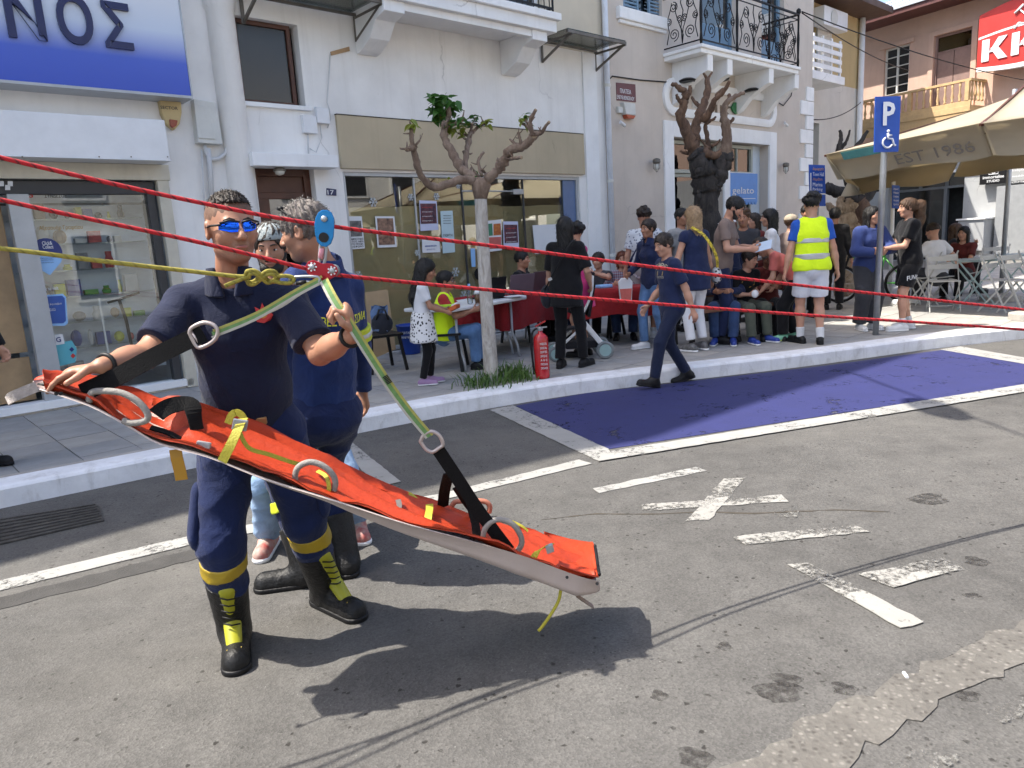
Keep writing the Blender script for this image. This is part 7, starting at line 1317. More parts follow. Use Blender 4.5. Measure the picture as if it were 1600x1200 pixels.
# ------------------------------------------------------------------ the crowd on the pavement
bp = lambda x, y: G(x, y, PZ)
def at_depth(x, Y): p = W(x, 400, Y); return np.array([p[0], p[1], PZ])
CB = cloth('black', (.0065, .0065, .008)); CN = cloth('navy', (.014, .022, .065)); CW = cloth('white', (.66, .67, .70), .05); CG = cloth('charcoal', (.045, .047, .055)); JEANS = cloth('blue_jeans', (.10, .19, .36), .3); LJEANS = cloth('light_jeans', (.22, .33, .50), .25); DJ = cloth('dark_jeans', (.03, .055, .13), .3); CPK = cloth('coral', (.62, .16, .13)); CMG = cloth('magenta', (.60, .05, .20)); CMR = cloth('maroon', (.11, .022, .02)); KH = cloth('khaki', (.075, .085, .065)); CGY = cloth('grey', (.28, .28, .28)); VEST = cloth('hi_vis', (.70, .95, .02), .04); BLT = cloth('royal', (.02, .09, .42)); BSW = cloth('blue_sweat', (.035, .055, .17)); TAUPC = cloth('taupe', (.20, .15, .13)); REFL = mat('reflective_grey', (.45, .46, .46), .35, .06, metal=.3)
def spots(name, c, c2, sc_, thr):
    m, t, ns, b = nodes(name); v = voro(t, coord(t), sc_); t.links.new(ramp(t, v.outputs['Distance'], [(thr - .03, c2), (thr + .03, c)]).outputs[0], b.inputs['Base Color']); b.inputs['Roughness'].default_value = .85; return m
SPOT = spots('spotted_cloth', (.66, .66, .66), (.02, .02, .025), 34, .36); FLOR = spots('floral_shirt', (.55, .58, .62), (.16, .18, .24), 26, .33)
def plaid():
    m, t, ns, b = nodes('plaid_cloth'); o = None
    a = ns.new('ShaderNodeTexWave'); a.inputs['Scale'].default_value = 11; t.links.new(coord(t), a.inputs[0]); c_ = ns.new('ShaderNodeTexWave'); c_.inputs['Scale'].default_value = 9; c_.bands_direction = 'Z'; t.links.new(coord(t), c_.inputs[0])
    x = ramp(t, a.outputs[0], [(.3, (.04, .05, .10)), (.7, (.30, .30, .36))]).outputs[0]; y = ramp(t, c_.outputs[0], [(.3, (.30, .06, .07)), (.7, (.30, .30, .36))]).outputs[0]; t.links.new(mixc(t, .5, x, y), b.inputs['Base Color']); b.inputs['Roughness'].default_value = .85; return m
PLAID = plaid(); SHW = dict(m=mat('white_trainer', (.66, .67, .68), .5, .06), sole=WHITEP); SHB = dict(m=mat('black_shoe', (.008, .008, .009), .55, .2, spec=.3), sole=BLACK); SHBL = dict(m=mat('blue_trainer', (.02, .045, .25), .5, .1), sole=WHITEP); SHG = dict(m=mat('mint_trainer', (.22, .52, .34), .5, .1), sole=mat('lime_sole', (.5, .6, .1), .5)); SHP = dict(m=mat('lilac_shoe', (.30, .18, .32), .5, .1), sole=WHITEP)
tr = lambda m, **k: dict(kind='trousers', m=m, **k); SIT = dict(pel=(0, -.08, .50), feet={'L': (-.12, .36, .085, -6), 'R': (.12, .34, .085, 6)}, lean=6)
person('girl with long black hair, white tee and spotted tunic, holding a toy', bp(668, 600), 82, 1.27, .92, True, skin='tan', top=dict(m=CW, hem=.02), bottom=[dict(kind='leggings', m=CB, name='leggings'), dict(kind='skirt', m=SPOT, len=.34, flare=.05, name='tunic', waist=.16)], shoes=SHP, hair=dict(c='black', style='long', len=.32, ears_hidden=True), hands={'L': (-.07, .34, 1.06), 'R': (.09, .34, 1.03)}, curl=.7, hpitch=-18, seed=3, feet={'L': (-.08, .05, .085, -5), 'R': (.08, -.06, .085, 5)})
tp_ = PEOPLE['girl with long black hair, white tee and spotted tunic, holding a toy']; q = tp_['base'] + tp_['M3'] @ ((tp_['WR']['L'] + tp_['WR']['R']) / 2) + tp_['M3'] @ np.array([0, .09, .02])
ty = thing('toy_box', q, 'orange and white toy in the hands of the girl', 'toy'); MB().obox(q, (.045, -.02, .02), (.02, .05, .0), (0, 0, .022)).build('box', mat('toy_orange', (.5, .10, .02), .5, .1), ty, bevel=.004); MB().obox(q + np.array([.02, .0, .035]), (.03, -.015, .015), (.015, .03, 0), (0, 0, .012)).build('lid', PAPER, ty, bevel=.003)
person('seated boy with glasses and yellow vest behind the girl', at_depth(694, 8.35), 95, 1.52, .95, skin='tan', top=dict(m=cloth('red_tee', (.35, .03, .03)), hem=-.05), bottom=tr(JEANS), shoes=SHB, hair=dict(c='black'), hands={'L': (-.12, .34, .80), 'R': (.12, .34, .78)}, glasses=dict(lens=glass_mat('clear_lens', (.8, .8, .8), .6)), seed=4, **SIT)
vb = PEOPLE['seated boy with glasses and yellow vest behind the girl']
def vest_on(lab, m, open_front=False, hem=-.08, stripes=(), nm='vest'):
    p = PEOPLE[lab]; S = lambda v: v * p['s']; up, fw = p['up'], p['fw']; hc = [(p['pel'] + up * S(hem), -up)]; e = .036 * p['s']
    Q = [cap(p['pel'] - up * S(.06), p['waist'], S(.152) + e, S(.140) + e, .04, (fw, 1.3), hc), cap(p['waist'], p['chest'], S(.140) + e, S(.150) + e, .05, (fw, 1.33)), cap(p['chest'], p['neck'] - up * S(.085), S(.150) + e, S(.095) + e, .05, (fw, 1.42)), cap(p['SH']['L'] * .8 + p['SH']['R'] * .2, p['SH']['R'] * .8 + p['SH']['L'] * .2, S(.046) + e, S(.046) + e, .04), cap(p['hips']['L'], p['hips']['R'], S(.105) + e * .7, S(.105) + e * .7, .05, None, hc), elp(p['neck'] + up * S(.03) + fw * S(.03), (S(.085), S(.10), S(.10)), k=.01, op='s')]
    if open_front: Q.append(cap(p['pel'] + fw * S(.2) - up * S(.1), p['neck'] + fw * S(.16), S(.10), S(.07), .01, None, (), 's'))
    V, F = sdf_mesh(Q, .0095, folds(21, .0035)); o = mkobj(nm, p['base'] + V @ p['M3'].T, F, m, p['o'], True)
    for z0, z1 in stripes: ring_band([q_ for q_ in Q[:2]], p['pel'] + up * S(z0), p['pel'] + up * S(z1), REFL, 'reflective_band', o, p['base'], p['M3'], .008, .008)
    return o
vest_on('seated boy with glasses and yellow vest behind the girl', VEST, True)
person('seated man with sunglasses and black shirt behind the laptop', at_depth(816, 10.45), 112, 1.74, 1.0, skin='tan', top=dict(m=CB), bottom=tr(CB), shoes=SHB, hair=dict(c='black', low=-.03), glasses=dict(), hands={'L': (-.1, .36, .80), 'R': (.14, .36, .80)}, seed=5, **SIT)
person('woman in black with long black hair seen from behind', bp(890, 575), 28, 1.66, 1.0, True, top=dict(m=CB, sleeve='short', frac=.9, hem=-.22, flare=.05, loose=1.15), bottom=tr(CB, loose=.85), shoes=SHB, hair=dict(c='black', style='long', len=.26, ears_hidden=True), hands={'L': (-.26, .08, .86), 'R': (.22, .2, .95)}, seed=6, feet={'L': (-.12, 0, .085, -10), 'R': (.13, .12, .085, 12)})
wb = PEOPLE['woman in black with long black hair seen from behind']; PW = lambda p, *v: p['base'] + p['M3'] @ (np.array(v) * p['s'])
b_ = thing('shoulder_bag', PW(wb, -.2, -.05, .85), 'black shoulder bag on the woman in black', 'bag'); MB().ell(PW(wb, -.24, -.02, .84), (.07, .11, .13), 12, 8).build('body', cloth('bag_black', (.02, .022, .03)), b_, True); MB().tube(smooth_path([PW(wb, -.22, -.10, .93), PW(wb, -.05, -.165, 1.15), PW(wb, .12, -.13, 1.42), PW(wb, .14, 0, 1.47)]), .009, 6).build('strap', BLACK, b_, True); MB().obox(PW(wb, -.12, -.165, 1.05), (.02, 0, .008), (0, .004, 0), (-.006, 0, .014)).build('buckle', STEEL, b_)
person('person in bright pink with curly black hair behind the woman in black', bp(913, 556), 300, 1.60, .92, True, top=dict(m=CMG, hem=-.3, flare=.05), bottom=dict(kind='shorts', m=CB), shoes=SHB, hair=dict(c='black', style='curly', ears_hidden=True), hands={'L': (-.10, .32, .98), 'R': (.2, .3, .95)}, seed=7)
person('seated woman with dark hair and grey top at the far red table', at_depth(934, 10.35), 215, 1.62, .92, True, top=dict(m=CG, sleeve='cap'), bottom=tr(CB), shoes=SHB, hair=dict(c='dark', low=-.09, th=.016), hands={'L': (-.05, .25, 1.0), 'R': (.16, .34, .85)}, bust=.06, seed=8, **SIT)
person('seated woman with reddish hair and plaid shirt', at_depth(972, 10.3), 188, 1.62, .95, True, top=dict(m=PLAID, sleeve='long'), bottom=tr(DJ), shoes=SHB, hair=dict(c='red', style='long', len=.14), hands={'L': (-.1, .34, .82), 'R': (.14, .34, .82)}, bust=.06, seed=9, **SIT)
person('tall man with curly hair and pale patterned shirt seen from behind', bp(1010, 527), 18, 1.78, 1.0, skin='fair', top=dict(m=FLOR, loose=1.15, hem=-.14), bottom=dict(kind='shorts', m=CGY), shoes=dict(SHW, sock=.06), hair=dict(c='dark', style='curly', low=.0), hands={'R': (.2, .3, 1.1)}, seed=10)
tm = PEOPLE['tall man with curly hair and pale patterned shirt seen from behind']; t_ = tag(MB().ribbon(smooth_path([PW(tm, .13, .12, 1.40), PW(tm, .10, -.0, 1.50), PW(tm, .02, -.135, 1.36), PW(tm, -.14, -.16, 1.1), PW(tm, -.2, -.1, .95)]), .035, .006, tm['M3'] @ np.array([.6, -.3, .6])).build('bag_strap', CN), 'dark strap across the back of the patterned shirt', 'strap')
person('woman with short dark hair, sunglasses and navy jacket holding a bag', bp(1022, 544), 238, 1.60, .95, True, skin='tan', top=dict(m=CN, sleeve='long', hem=-.12, collar=True, name='jacket', loose=1.05), bottom=tr(JEANS, loose=.85), shoes=SHW, hair=dict(c='dark', th=.013), glasses=dict(), hands={'R': (.22, .22, 1.03), 'L': (-.26, .05, .82)}, bust=.055, seed=11, feet={'L': (-.1, -.1, .085, -10), 'R': (.1, .08, .085, 10)})
wn = PEOPLE['woman with short dark hair, sunglasses and navy jacket holding a bag']; q = wn['base'] + wn['M3'] @ (wn['WR']['R'] + np.array([0, .06, -.08])); cbg = thing('gift_bag', q - np.array([0, 0, .3]), 'white and pink carrier bag held by the woman in navy', 'bag')
MB().prism([q + np.array([x, 0, z]) for x, z in ((-.07, -.26), (.07, -.26), (.09, -.02), (.05, .03), (-.05, .03), (-.09, -.02))], (.0, .06, 0)).build('body', PAPER, cbg, bevel=.01); MB().prism([q + np.array([x, -.006, z]) for x, z in ((-.06, -.24), (.06, -.24), (.075, -.1), (-.075, -.1))], (0, .004, 0)).build('print', CPK, cbg)
person('woman with blonde hair, navy blouse and white trousers seen from behind', bp(1090, 548), 328, 1.71, .95, True, top=dict(m=CN, sleeve='cap', hem=-.2, flare=.03), bottom=tr(CW, loose=.78, cuff=.86, fold=.003), shoes=dict(m=mat('black_white_trainer', (.1, .1, .1), .5, .6, 25), sole=WHITEP), hair=dict(c='blonde', style='long', len=.26, ears_hidden=True), glasses=dict(), hands={'L': (-.16, .3, 1.05), 'R': (.27, .02, .85)}, seed=12)
wn = PEOPLE['woman with blonde hair, navy blouse and white trousers seen from behind']; hb_ = thing('handbag', PW(wn, .22, -.1, .82), 'black and white handbag with yellow strap of the blonde woman', 'bag'); MB().ell(PW(wn, .25, -.08, .90), (.06, .10, .10), 14, 9).build('body', spots('zebra_print', (.5, .5, .5), (.015, .015, .015), 22, .4), hb_, True); MB().ribbon(smooth_path([PW(wn, .25, -.1, .98), PW(wn, .14, -.175, 1.15), PW(wn, -.02, -.15, 1.38), PW(wn, -.10, -.02, 1.49)]), .04, .006, wn['M3'] @ np.array([1, 0, .3])).build('strap', mat('yellow_black_strap', (.5, .38, .03), .6, .9, 40), hb_)
person('tall bearded man looking down at papers', at_depth(1127, 9.1), 118, 1.84, 1.0, skin='fair', top=dict(m=TAUPC), bottom=tr(CN), shoes=SHB, hair=dict(c='black'), hpitch=-30, lean=8, hands={'L': (-.08, .36, 1.12), 'R': (.14, .34, 1.1)}, curl=.6, seed=13)
bm3 = PEOPLE['tall bearded man looking down at papers']
def beard(p, m, full=True):
    T = lambda x, y, z: p['H'] + p['Rh'] @ (np.array([x, y, z]) * p['hs']); h_ = p['hs']
    V, F = sdf_mesh([cap(T(-.058, .02, -.035), T(-.03, .06, -.09), .018 * h_, .022 * h_, .02), cap(T(.058, .02, -.035), T(.03, .06, -.09), .018 * h_, .022 * h_, .02), cap(T(-.03, .06, -.092), T(.03, .06, -.092), .026 * h_, .026 * h_, .02), cap(T(-.022, .092, -.048), T(.022, .092, -.048), .007 * h_, .007 * h_, .008), elp(T(0, .1, -.063), np.array([.026, .02, .009]) * h_, p['Rh'], k=.004, op='s')], .006, strands(p['H'], 5, .002)); return mkobj('beard', p['base'] + V @ p['M3'].T, F, m, p['o'], True)
beard(bm3, HC['black']); q = bm3['base'] + bm3['M3'] @ ((bm3['WR']['L'] + bm3['WR']['R']) / 2 + np.array([0, .14, .02])); tag(MB().obox(q, (.08, -.04, .02), (.04, .09, .05), (-.0, -.0, .002)).build('leaflet', mat('leaflet_blue', (.4, .5, .62), .7, .1)), 'pale leaflet in the hands of the bearded man', 'leaflet')
person('red-haired woman with white sunhat pushed back', at_depth(1143, 9.7), 320, 1.58, .92, True, top=dict(m=CN, sleeve='long'), bottom=tr(CN), shoes=SHB, hair=dict(c='red', style='long', len=.16, ears_hidden=True), hat=CW, hands={'L': (-.1, .3, 1.05)}, seed=14)
person('man with brown curls and charcoal tee by the gelato door', at_depth(1162, 10.2), 205, 1.68, 1.0, skin='tan', top=dict(m=CG), bottom=tr(CB), shoes=SHB, hair=dict(c='brown', style='curly', low=-.09), hands={'L': (-.1, .3, 1.0)}, seed=15)
person('seated boy with black printed tee and khaki trousers on the bench', np.r_[bp(1176, 536)[:2] + np.array([-.02, .30]), PZ], 165, 1.5, .95, skin='fair', top=dict(m=CB), bottom=tr(KH), shoes=SHBL, hair=dict(c='dark', th=.014), hands={'L': (-.06, .26, .72), 'R': (.08, .27, .70)}, curl=.7, hyaw=25, hpitch=-12, seed=16, pel=(0, -.06, .55), feet={'L': (-.17, .36, .085, -14), 'R': (.12, .40, .085, 6)}, lean=16)
p = PEOPLE['seated boy with black printed tee and khaki trousers on the bench']; wrap_poly('seated boy with black printed tee and khaki trousers on the bench', [(-.09, -.05), (.02, -.06), (.09, -.03), (.09, .03), (-.02, .05), (-.09, .02)], PW(p, 0, .1, .86) , -p['M3'][:, 0], (0, 0, 1), mat('shirt_print', (.5, .16, .03), .7, .5, 30, c2=(.05, .25, .05)))
q = p['base'] + p['M3'] @ ((p['WR']['L'] + p['WR']['R']) / 2 + np.array([.02, .07, .0])); cp_ = thing('paper_cup', q, 'white crumpled paper in the hands of the seated boy', 'paper'); MB().ell(q, (.045, .035, .05), 9, 6).build('sheet', PAPER, cp_)
person('boy in coral tee and black trousers bending over the bench', bp(1232, 531), 288, 1.50, .95, skin='fair', top=dict(m=CPK, loose=1.15), bottom=tr(CB, loose=1.15), shoes=SHG, hair=dict(c='dark', th=.012), lean=46, hpitch=-45, pel=(0, -.12, .90), hands={'L': (-.1, .38, .74), 'R': (.14, .20, .78)}, seed=17, feet={'L': (-.1, .08, .085, -5), 'R': (.1, -.1, .085, 8)})
person('seated person in dark red hidden behind the coral tee boy', np.r_[at_depth(1200, 9.4)[:2], PZ], 190, 1.55, .95, skin='tan', top=dict(m=CMR, sleeve='long'), bottom=tr(CB), shoes=SHB, hair=dict(c='grey'), hpitch=-25, hands={'L': (-.1, .34, .75), 'R': (.12, .34, .75)}, seed=18, **SIT)
person('woman with long dark hair, sunglasses and white shirt facing left', at_depth(1208, 9.9), 285, 1.66, .92, True, top=dict(m=CW, sleeve='long', loose=1.1), bottom=tr(CB), shoes=SHB, hair=dict(c='black', style='long', len=.28), glasses=dict(), hands={'L': (-.1, .3, 1.05)}, bust=.055, seed=19)
person('woman with beige cap looking right behind the white shirt', at_depth(1231, 10.6), 75, 1.58, .92, True, top=dict(m=TAUPC), bottom=tr(CN), shoes=SHB, hair=dict(c='brown'), hat=cloth('beige_cap', (.36, .30, .22)), hands={'R': (.12, .3, 1.0)}, seed=20)
person('boy in yellow hi-vis vest and white shorts seen from behind', bp(1266, 537), 8, 1.77, 1.0, skin='fair', top=dict(m=BLT), bottom=dict(kind='shorts', m=CW, frac=.86), shoes=dict(SHB, sock=.12), hair=dict(c='black', style='curly', low=-.03), hands={'L': (-.30, .0, .84), 'R': (.30, .02, .82)}, seed=21, feet={'L': (-.09, .1, .085, -25), 'R': (.10, -.04, .085, 14)})
vest_on('boy in yellow hi-vis vest and white shorts seen from behind', VEST, False, -.07, [(.05, .10), (.24, .29)])
person('man with sunglasses standing right behind the vest boy', at_depth(1258, 11.2), 185, 1.72, 1.0, skin='tan', top=dict(m=CB), bottom=tr(CB), shoes=SHB, hair=dict(c='black'), glasses=dict(), seed=22)
person('person in black beside the green bicycle', at_depth(1303, 12.0), 25, 1.66, 1.0, skin='tan', top=dict(m=CB, sleeve='long', loose=1.1), bottom=tr(CB), shoes=SHB, hair=dict(c='black', th=.016), seed=23)
person('woman in blue sweatshirt and wide dark trousers behind the sign post', bp(1352, 515), 172, 1.60, .98, True, skin='fair', top=dict(m=BSW, sleeve='long', loose=1.35, hem=-.12, e=.024), bottom=tr(CG, loose=1.35, e=.012), shoes=SHW, hair=dict(c='black', style='long', len=.22), hands={'R': (.06, .26, 1.10), 'L': (-.08, .28, 1.12)}, elb={'L': (-1, -.3, -.6), 'R': (1, -.3, -.6)}, bust=.06, hyaw=22, seed=24)
person('woman with brown ponytail, black tee and printed black shorts', bp(1417, 515), 278, 1.67, 1.08, True, skin='fair', top=dict(m=CB, loose=1.2, hem=-.06, e=.018), bottom=dict(kind='shorts', m=CB, frac=.8), shoes=dict(SHW, sock=.10), hair=dict(c='brown', style='pony', rough=.007), hands={'L': (-.06, .36, 1.10), 'R': (.02, .36, 1.06)}, bust=.07, seed=25, feet={'L': (-.1, .1, .085, -5), 'R': (.1, -.06, .085, 20)})
p = PEOPLE['woman with brown ponytail, black tee and printed black shorts']; wrap_text('woman with brown ponytail, black tee and printed black shorts', 'FUNKY', PW(p, -.14, .02, .70), (1, 0, 0), (0, 0, 1), .055, .17, PAPER, 'trousers', arch=.07)
person('seated man in white tee seen from behind at the café', at_depth(1457, 11.8), 335, 1.78, 1.05, skin='fair', top=dict(m=CW, loose=1.2), bottom=tr(CG), shoes=SHW, hair=dict(c='dark', low=.01), hands={'R': (.22, -.02, .60), 'L': (-.1, .35, .78)}, elb={'R': (1, -.2, .1)}, seed=26, hpitch=-10, **SIT)
person('seated woman in maroon tee with long black hair at the café', at_depth(1503, 12.2), 235, 1.66, .95, True, skin='fair', top=dict(m=CMR), bottom=tr(CB), shoes=SHB, hair=dict(c='black', style='long', len=.28), hands={'L': (-.08, .34, .68), 'R': (.10, .3, .68)}, bust=.06, seed=27, **SIT)
person('seated woman with brown hair behind the maroon tee', at_depth(1492, 13.4), 120, 1.72, .95, True, skin='fair', top=dict(m=CB, sleeve='long'), bottom=tr(CB), shoes=SHB, hair=dict(c='brown', style='long', len=.2, ears_hidden=True), hands={'L': (-.08, .3, .9)}, seed=28, **SIT)
person('person in black cut off by the left picture edge', np.r_[G(-40, 735, PZ)[:2], PZ], 95, 1.70, 1.05, skin='fair', top=dict(m=CB, sleeve='long', loose=1.2, frac=.6), bottom=tr(CB, loose=1.1), shoes=SHB, hair=dict(c='dark'), hands={'R': (.20, .12, .80), 'L': (-.2, .25, .86)}, curl=.6, seed=29)
for i, lab in enumerate(('seated boy with glasses and yellow vest behind the girl', 'seated man with sunglasses and black shirt behind the laptop', 'seated woman with dark hair and grey top at the far red table', 'seated woman with reddish hair and plaid shirt', 'seated person in dark red hidden behind the coral tee boy')):
    p = PEOPLE[lab]
    if i < 4: plastic_chair(np.r_[(p['base'] + p['M3'] @ (p['pel'] * np.array([1, 1, 0])))[:2], PZ], [95, 112, 215, 188][i], ('black chair under the boy with glasses', 'black chair under the man with sunglasses', 'black chair under the dark-haired seated woman', 'black chair under the plaid shirt woman')[i])
for lab, az, l2 in (('seated man in white tee seen from behind at the café', 335, 'folding chair under the man in white'), ('seated woman in maroon tee with long black hair at the café', 235, 'folding chair under the woman in maroon'), ('seated woman with brown hair behind the maroon tee', 120, 'folding chair under the brown-haired seated woman')):
    p = PEOPLE[lab]; cafe_chair(np.r_[(p['base'] + p['M3'] @ (p['pel'] * np.array([1, 1, 0])))[:2], PZ], az, l2)
person('seated person in dark blue at the left end of the bench', np.r_[at_depth(1133, 9.25)[:2], PZ], 200, 1.6, .95, skin='tan', top=dict(m=CN, sleeve='long'), bottom=tr(DJ), shoes=SHBL, hair=dict(c='brown', style='long', len=.16), hpitch=-18, hands={'L': (-.1, .32, .72), 'R': (.12, .32, .72)}, seed=61, **SIT)
person('short-haired man in grey tee between the navy jacket and the blonde woman', at_depth(1062, 10.6), 150, 1.76, 1.0, skin='tan', top=dict(m=CGY), bottom=tr(CB), shoes=SHB, hair=dict(c='black'), seed=62)
person('dark-haired woman in burgundy behind the curly man', at_depth(1182, 11.0), 250, 1.64, .92, True, skin='fair', top=dict(m=CMR, sleeve='long'), bottom=tr(CB), shoes=SHB, hair=dict(c='dark', style='long', len=.2), seed=63)
person('seated woman in pale top between the two red tables', at_depth(900, 10.9), 190, 1.62, .92, True, skin='tan', top=dict(m=CW), bottom=tr(DJ), shoes=SHB, hair=dict(c='brown', style='long', len=.14), hands={'L': (-.1, .34, .82), 'R': (.14, .34, .82)}, seed=64, **SIT)
# the boy walking across the blue bay
person('teenage boy in navy tee walking across the blue bay', G(1052, 601), 256, 1.60, .95, skin='fair', top=dict(m=CN, hem=-.12, loose=1.15, frac=.8), bottom=tr(cloth('navy_sweatpants', (.012, .018, .045)), loose=.85), shoes=dict(SHB, high=.05), hair=dict(c='dark', th=.013), hpitch=-12, hyaw=12, pel=(0, .0, .915), feet={'L': (-.08, .27, .10, -4, 12), 'R': (.09, -.22, .105, 6, -14)}, hands={'L': (-.26, -.12, .86), 'R': (.25, .18, .90)}, elb={'R': (.3, -1, -.3)}, seed=30, lean=5)
p = PEOPLE['teenage boy in navy tee walking across the blue bay']; fwv = p['M3'] @ p['fw']; rtv = p['M3'] @ p['rt']; CRM = mat('cream_print', (.55, .5, .38), .8, .1)
wrap_text('teenage boy in navy tee walking across the blue bay', 'ELEMENT', PW(p, 0, .12, 1.33), -rtv, (0, 0, 1), .05, .26, CRM, arch=.10, bold=.015); wrap_poly('teenage boy in navy tee walking across the blue bay', [(-.06, -.02), (.06, -.02), (.06, .02), (-.06, .02)], PW(p, 0, .12, 1.27), -rtv, (0, 0, 1), mat('ochre_print', (.45, .33, .12), .8, .1)); wrap_text('teenage boy in navy tee walking across the blue bay', 'ATHLETICS', PW(p, 0, .12, 1.23), -rtv, (0, 0, 1), .022, .15, CRM)
# ------------------------------------------------------------------ the firemen
FN_ = cloth('fire_navy', (.0062, .0100, .031), .2); FT = cloth('fire_trousers', (.0075, .0155, .062), .25); FJ = cloth('fire_jacket', (.012, .028, .11), .2); YB = mat('yellow_band', (.34, .235, .012), .5, .08, 8, .2, 80); LIMEB = mat('lime_band', (.45, .52, .02), .5, .05); BOOT = mat('boot_leather', (.0075, .0075, .008), .5, .35, 14, .5, 60, spec=.35)
MIRR = mat('blue_mirror', (.02, .10, .75), .06, .05, metal=.85, coat=.6)
def lens_mat():
    m, t, ns, b = nodes('mirror_lens'); b.inputs['Base Color'].default_value = (.015, .12, .80, 1); b.inputs['Metallic'].default_value = 1; b.inputs['Roughness'].default_value = .05; return m
aR, aL = G(370, 1006), G(512, 946); aR[2] = aL[2] = .085; bs = np.array([(aR[0] + aL[0]) / 2, (aR[1] + aL[1]) / 2, 0]); M1 = 'fireman in navy polo and blue mirrored sunglasses steadying the stretcher'; AZ1 = 168
dL = G(566, 972) - G(505, 944); azL = math.degrees(math.atan2(dL[0], dL[1])); azR = 160
JJ = dict(anR=aR, anL=aL, pel=W(393, 660, 2.74), neck=W(361, 434, 2.66), head=W(362, 357, 2.60), shR=W(290, 472, 2.64), shL=W(452, 470, 2.70), elR=W(228, 556, 2.42), wrR=W(158, 572, 2.23), elL=W(500, 552, 2.56), wrL=W(551, 524, 2.36))
person(M1, bs, AZ1, 1.79, 1.0, vox=.0052, skin='fire', hs=1.0, J=JJ, hyaw=24, hpitch=-1, top=dict(m=FN_, sleeve='short', frac=.80, collar=True, loose=1.14, e=.014, hem=-.02, fold=.006, arm=1.04, neck=.07, name='shirt'), bottom=dict(kind='trousers', m=FT, loose=1.10, cuff=.50, fold=.0085, e=.010, waist=.09), shoes=dict(m=BOOT, sole=BLACK, high=.27, w=1.28, len=1.12), hair=dict(c=mat('hair_fade', (.13, .07, .045), .7, .3, 60), style='crop', th=-.001, low=.012, rough=.0008), glasses=dict(lens=lens_mat()), curl={'L': .95, 'R': .22},
       feet={'L': (0, 0, 0, azL - AZ1), 'R': (0, 0, 0, azR - AZ1)}, knee={'L': (-.1, 1, 0), 'R': (.15, 1, 0)}, hdir={'L': (-.12, -.12, 1), 'nL': (-1, -.1, 0), 'tL': (.2, -1, 0), 'R': (-1, -.22, -.16), 'nR': (0, -.1, -1), 'tR': (.1, -1, .1)}, belly=.02, seed=41)
p1 = PEOPLE[M1]
TTf = lambda p, x, y, z: p['base'] + p['M3'] @ (p['H'] + p['Rh'] @ (np.array([x, y, z]) * p['hs']))
def local_emit(p, nm, prims, m, v=.005, parent=None, disp=None):
    V, F = sdf_mesh(prims, v, disp); return mkobj(nm, p['base'] + V @ p['M3'].T, F, m, parent or p['o'], True)
# more hair on the crown, stubble-dark sides stay the short cut
T = lambda x, y, z: p1['H'] + p1['Rh'] @ (np.array([x, y, z]) * p1['hs'])
local_emit(p1, 'hair_top', [elp(T(0, -.006, .050), (.072, .096, .078), p1['Rh'], cuts=[(T(0, 0, .074), -_n(p1['Rh'] @ np.array([0, -.12, 1])))])], HC['dark'], .0038, disp=strands(p1['H'], 3, .003)); ho_ = p1['o'].children[-1]; fuzz([c for c in p1['o'].children if c.name.startswith('hair_top')][0], HC['dark'], 2600, .010, None, 3, .0013, .6)
def dress_fire(p, lab, bands, bandm, sd, lo_, fo):
    s_ = p['s']
    for k in 'LR':
        kn, an = p['KN'][k], p['AN'][k]; L = [cap(kn, kn + (an - kn) * 1.05, .070 * lo_ * s_ + .011 * s_, .060 * lo_ * s_ + .011 * s_, .02)]
        for t0_, t1_ in bands:
            o = ring_band(L, kn + (an - kn) * t0_, kn + (an - kn) * t1_, bandm, 'reflective_band', p['o'], p['base'], p['M3'], .006, .004, folds(sd + 50, fo * s_, .13, (.6, .6, 1.4)))
dress_fire(p1, M1, [(.13, .29)], YB, 41, 1.10, .0085)
for k in 'LR':
    a, kn = p1['AN'][k], p1['KN'][k]; yaw = R((azL if k == 'L' else azR) - AZ1); fd = np.array([math.sin(yaw), math.cos(yaw), 0]); sn = _n(kn - a); sd = np.cross(fd, (0, 0, 1)); up_ = np.array([0, 0, 1.0])
    o = local_emit(p1, 'boot_tongue', [cap(a + fd * .145 - up_ * .010, a + fd * .085 + up_ * .045, .030, .034, .02, (fd + up_, 1.3)), cap(a + fd * .072 + up_ * .07, a + sn * .235 + fd * .066, .032, .032, .006, (fd, 1.4))], LIMEB if False else mat('boot_yellow', (.34, .33, .015), .45, .08), .0045)
    for q in range(5):
        z0 = .06 + q * .03; c0 = a + sn * z0 * 1.15 + fd * .104; A, B = c0 - sd * .03 - up_ * .008 - fd * .012, c0 + sd * .03 + up_ * .008 - fd * .012; wv = lambda v: p1['base'] + p1['M3'] @ v
        MB().tube([wv(A), wv(c0 + fd * .004), wv(B)], .0032, 5).build('lace', BLACK, o, True)
    for q in (-1, 1):
        for r_ in range(3): c0 = a + fd * (.190 + .010 * r_) + sd * q * .016 - up_ * (.004 + .007 * r_); wv = lambda v: p1['base'] + p1['M3'] @ v; MB().tube([wv(c0 - sd * .012), wv(c0 + sd * .012 )], .0028, 5).build('toe_stripe', YB, o)
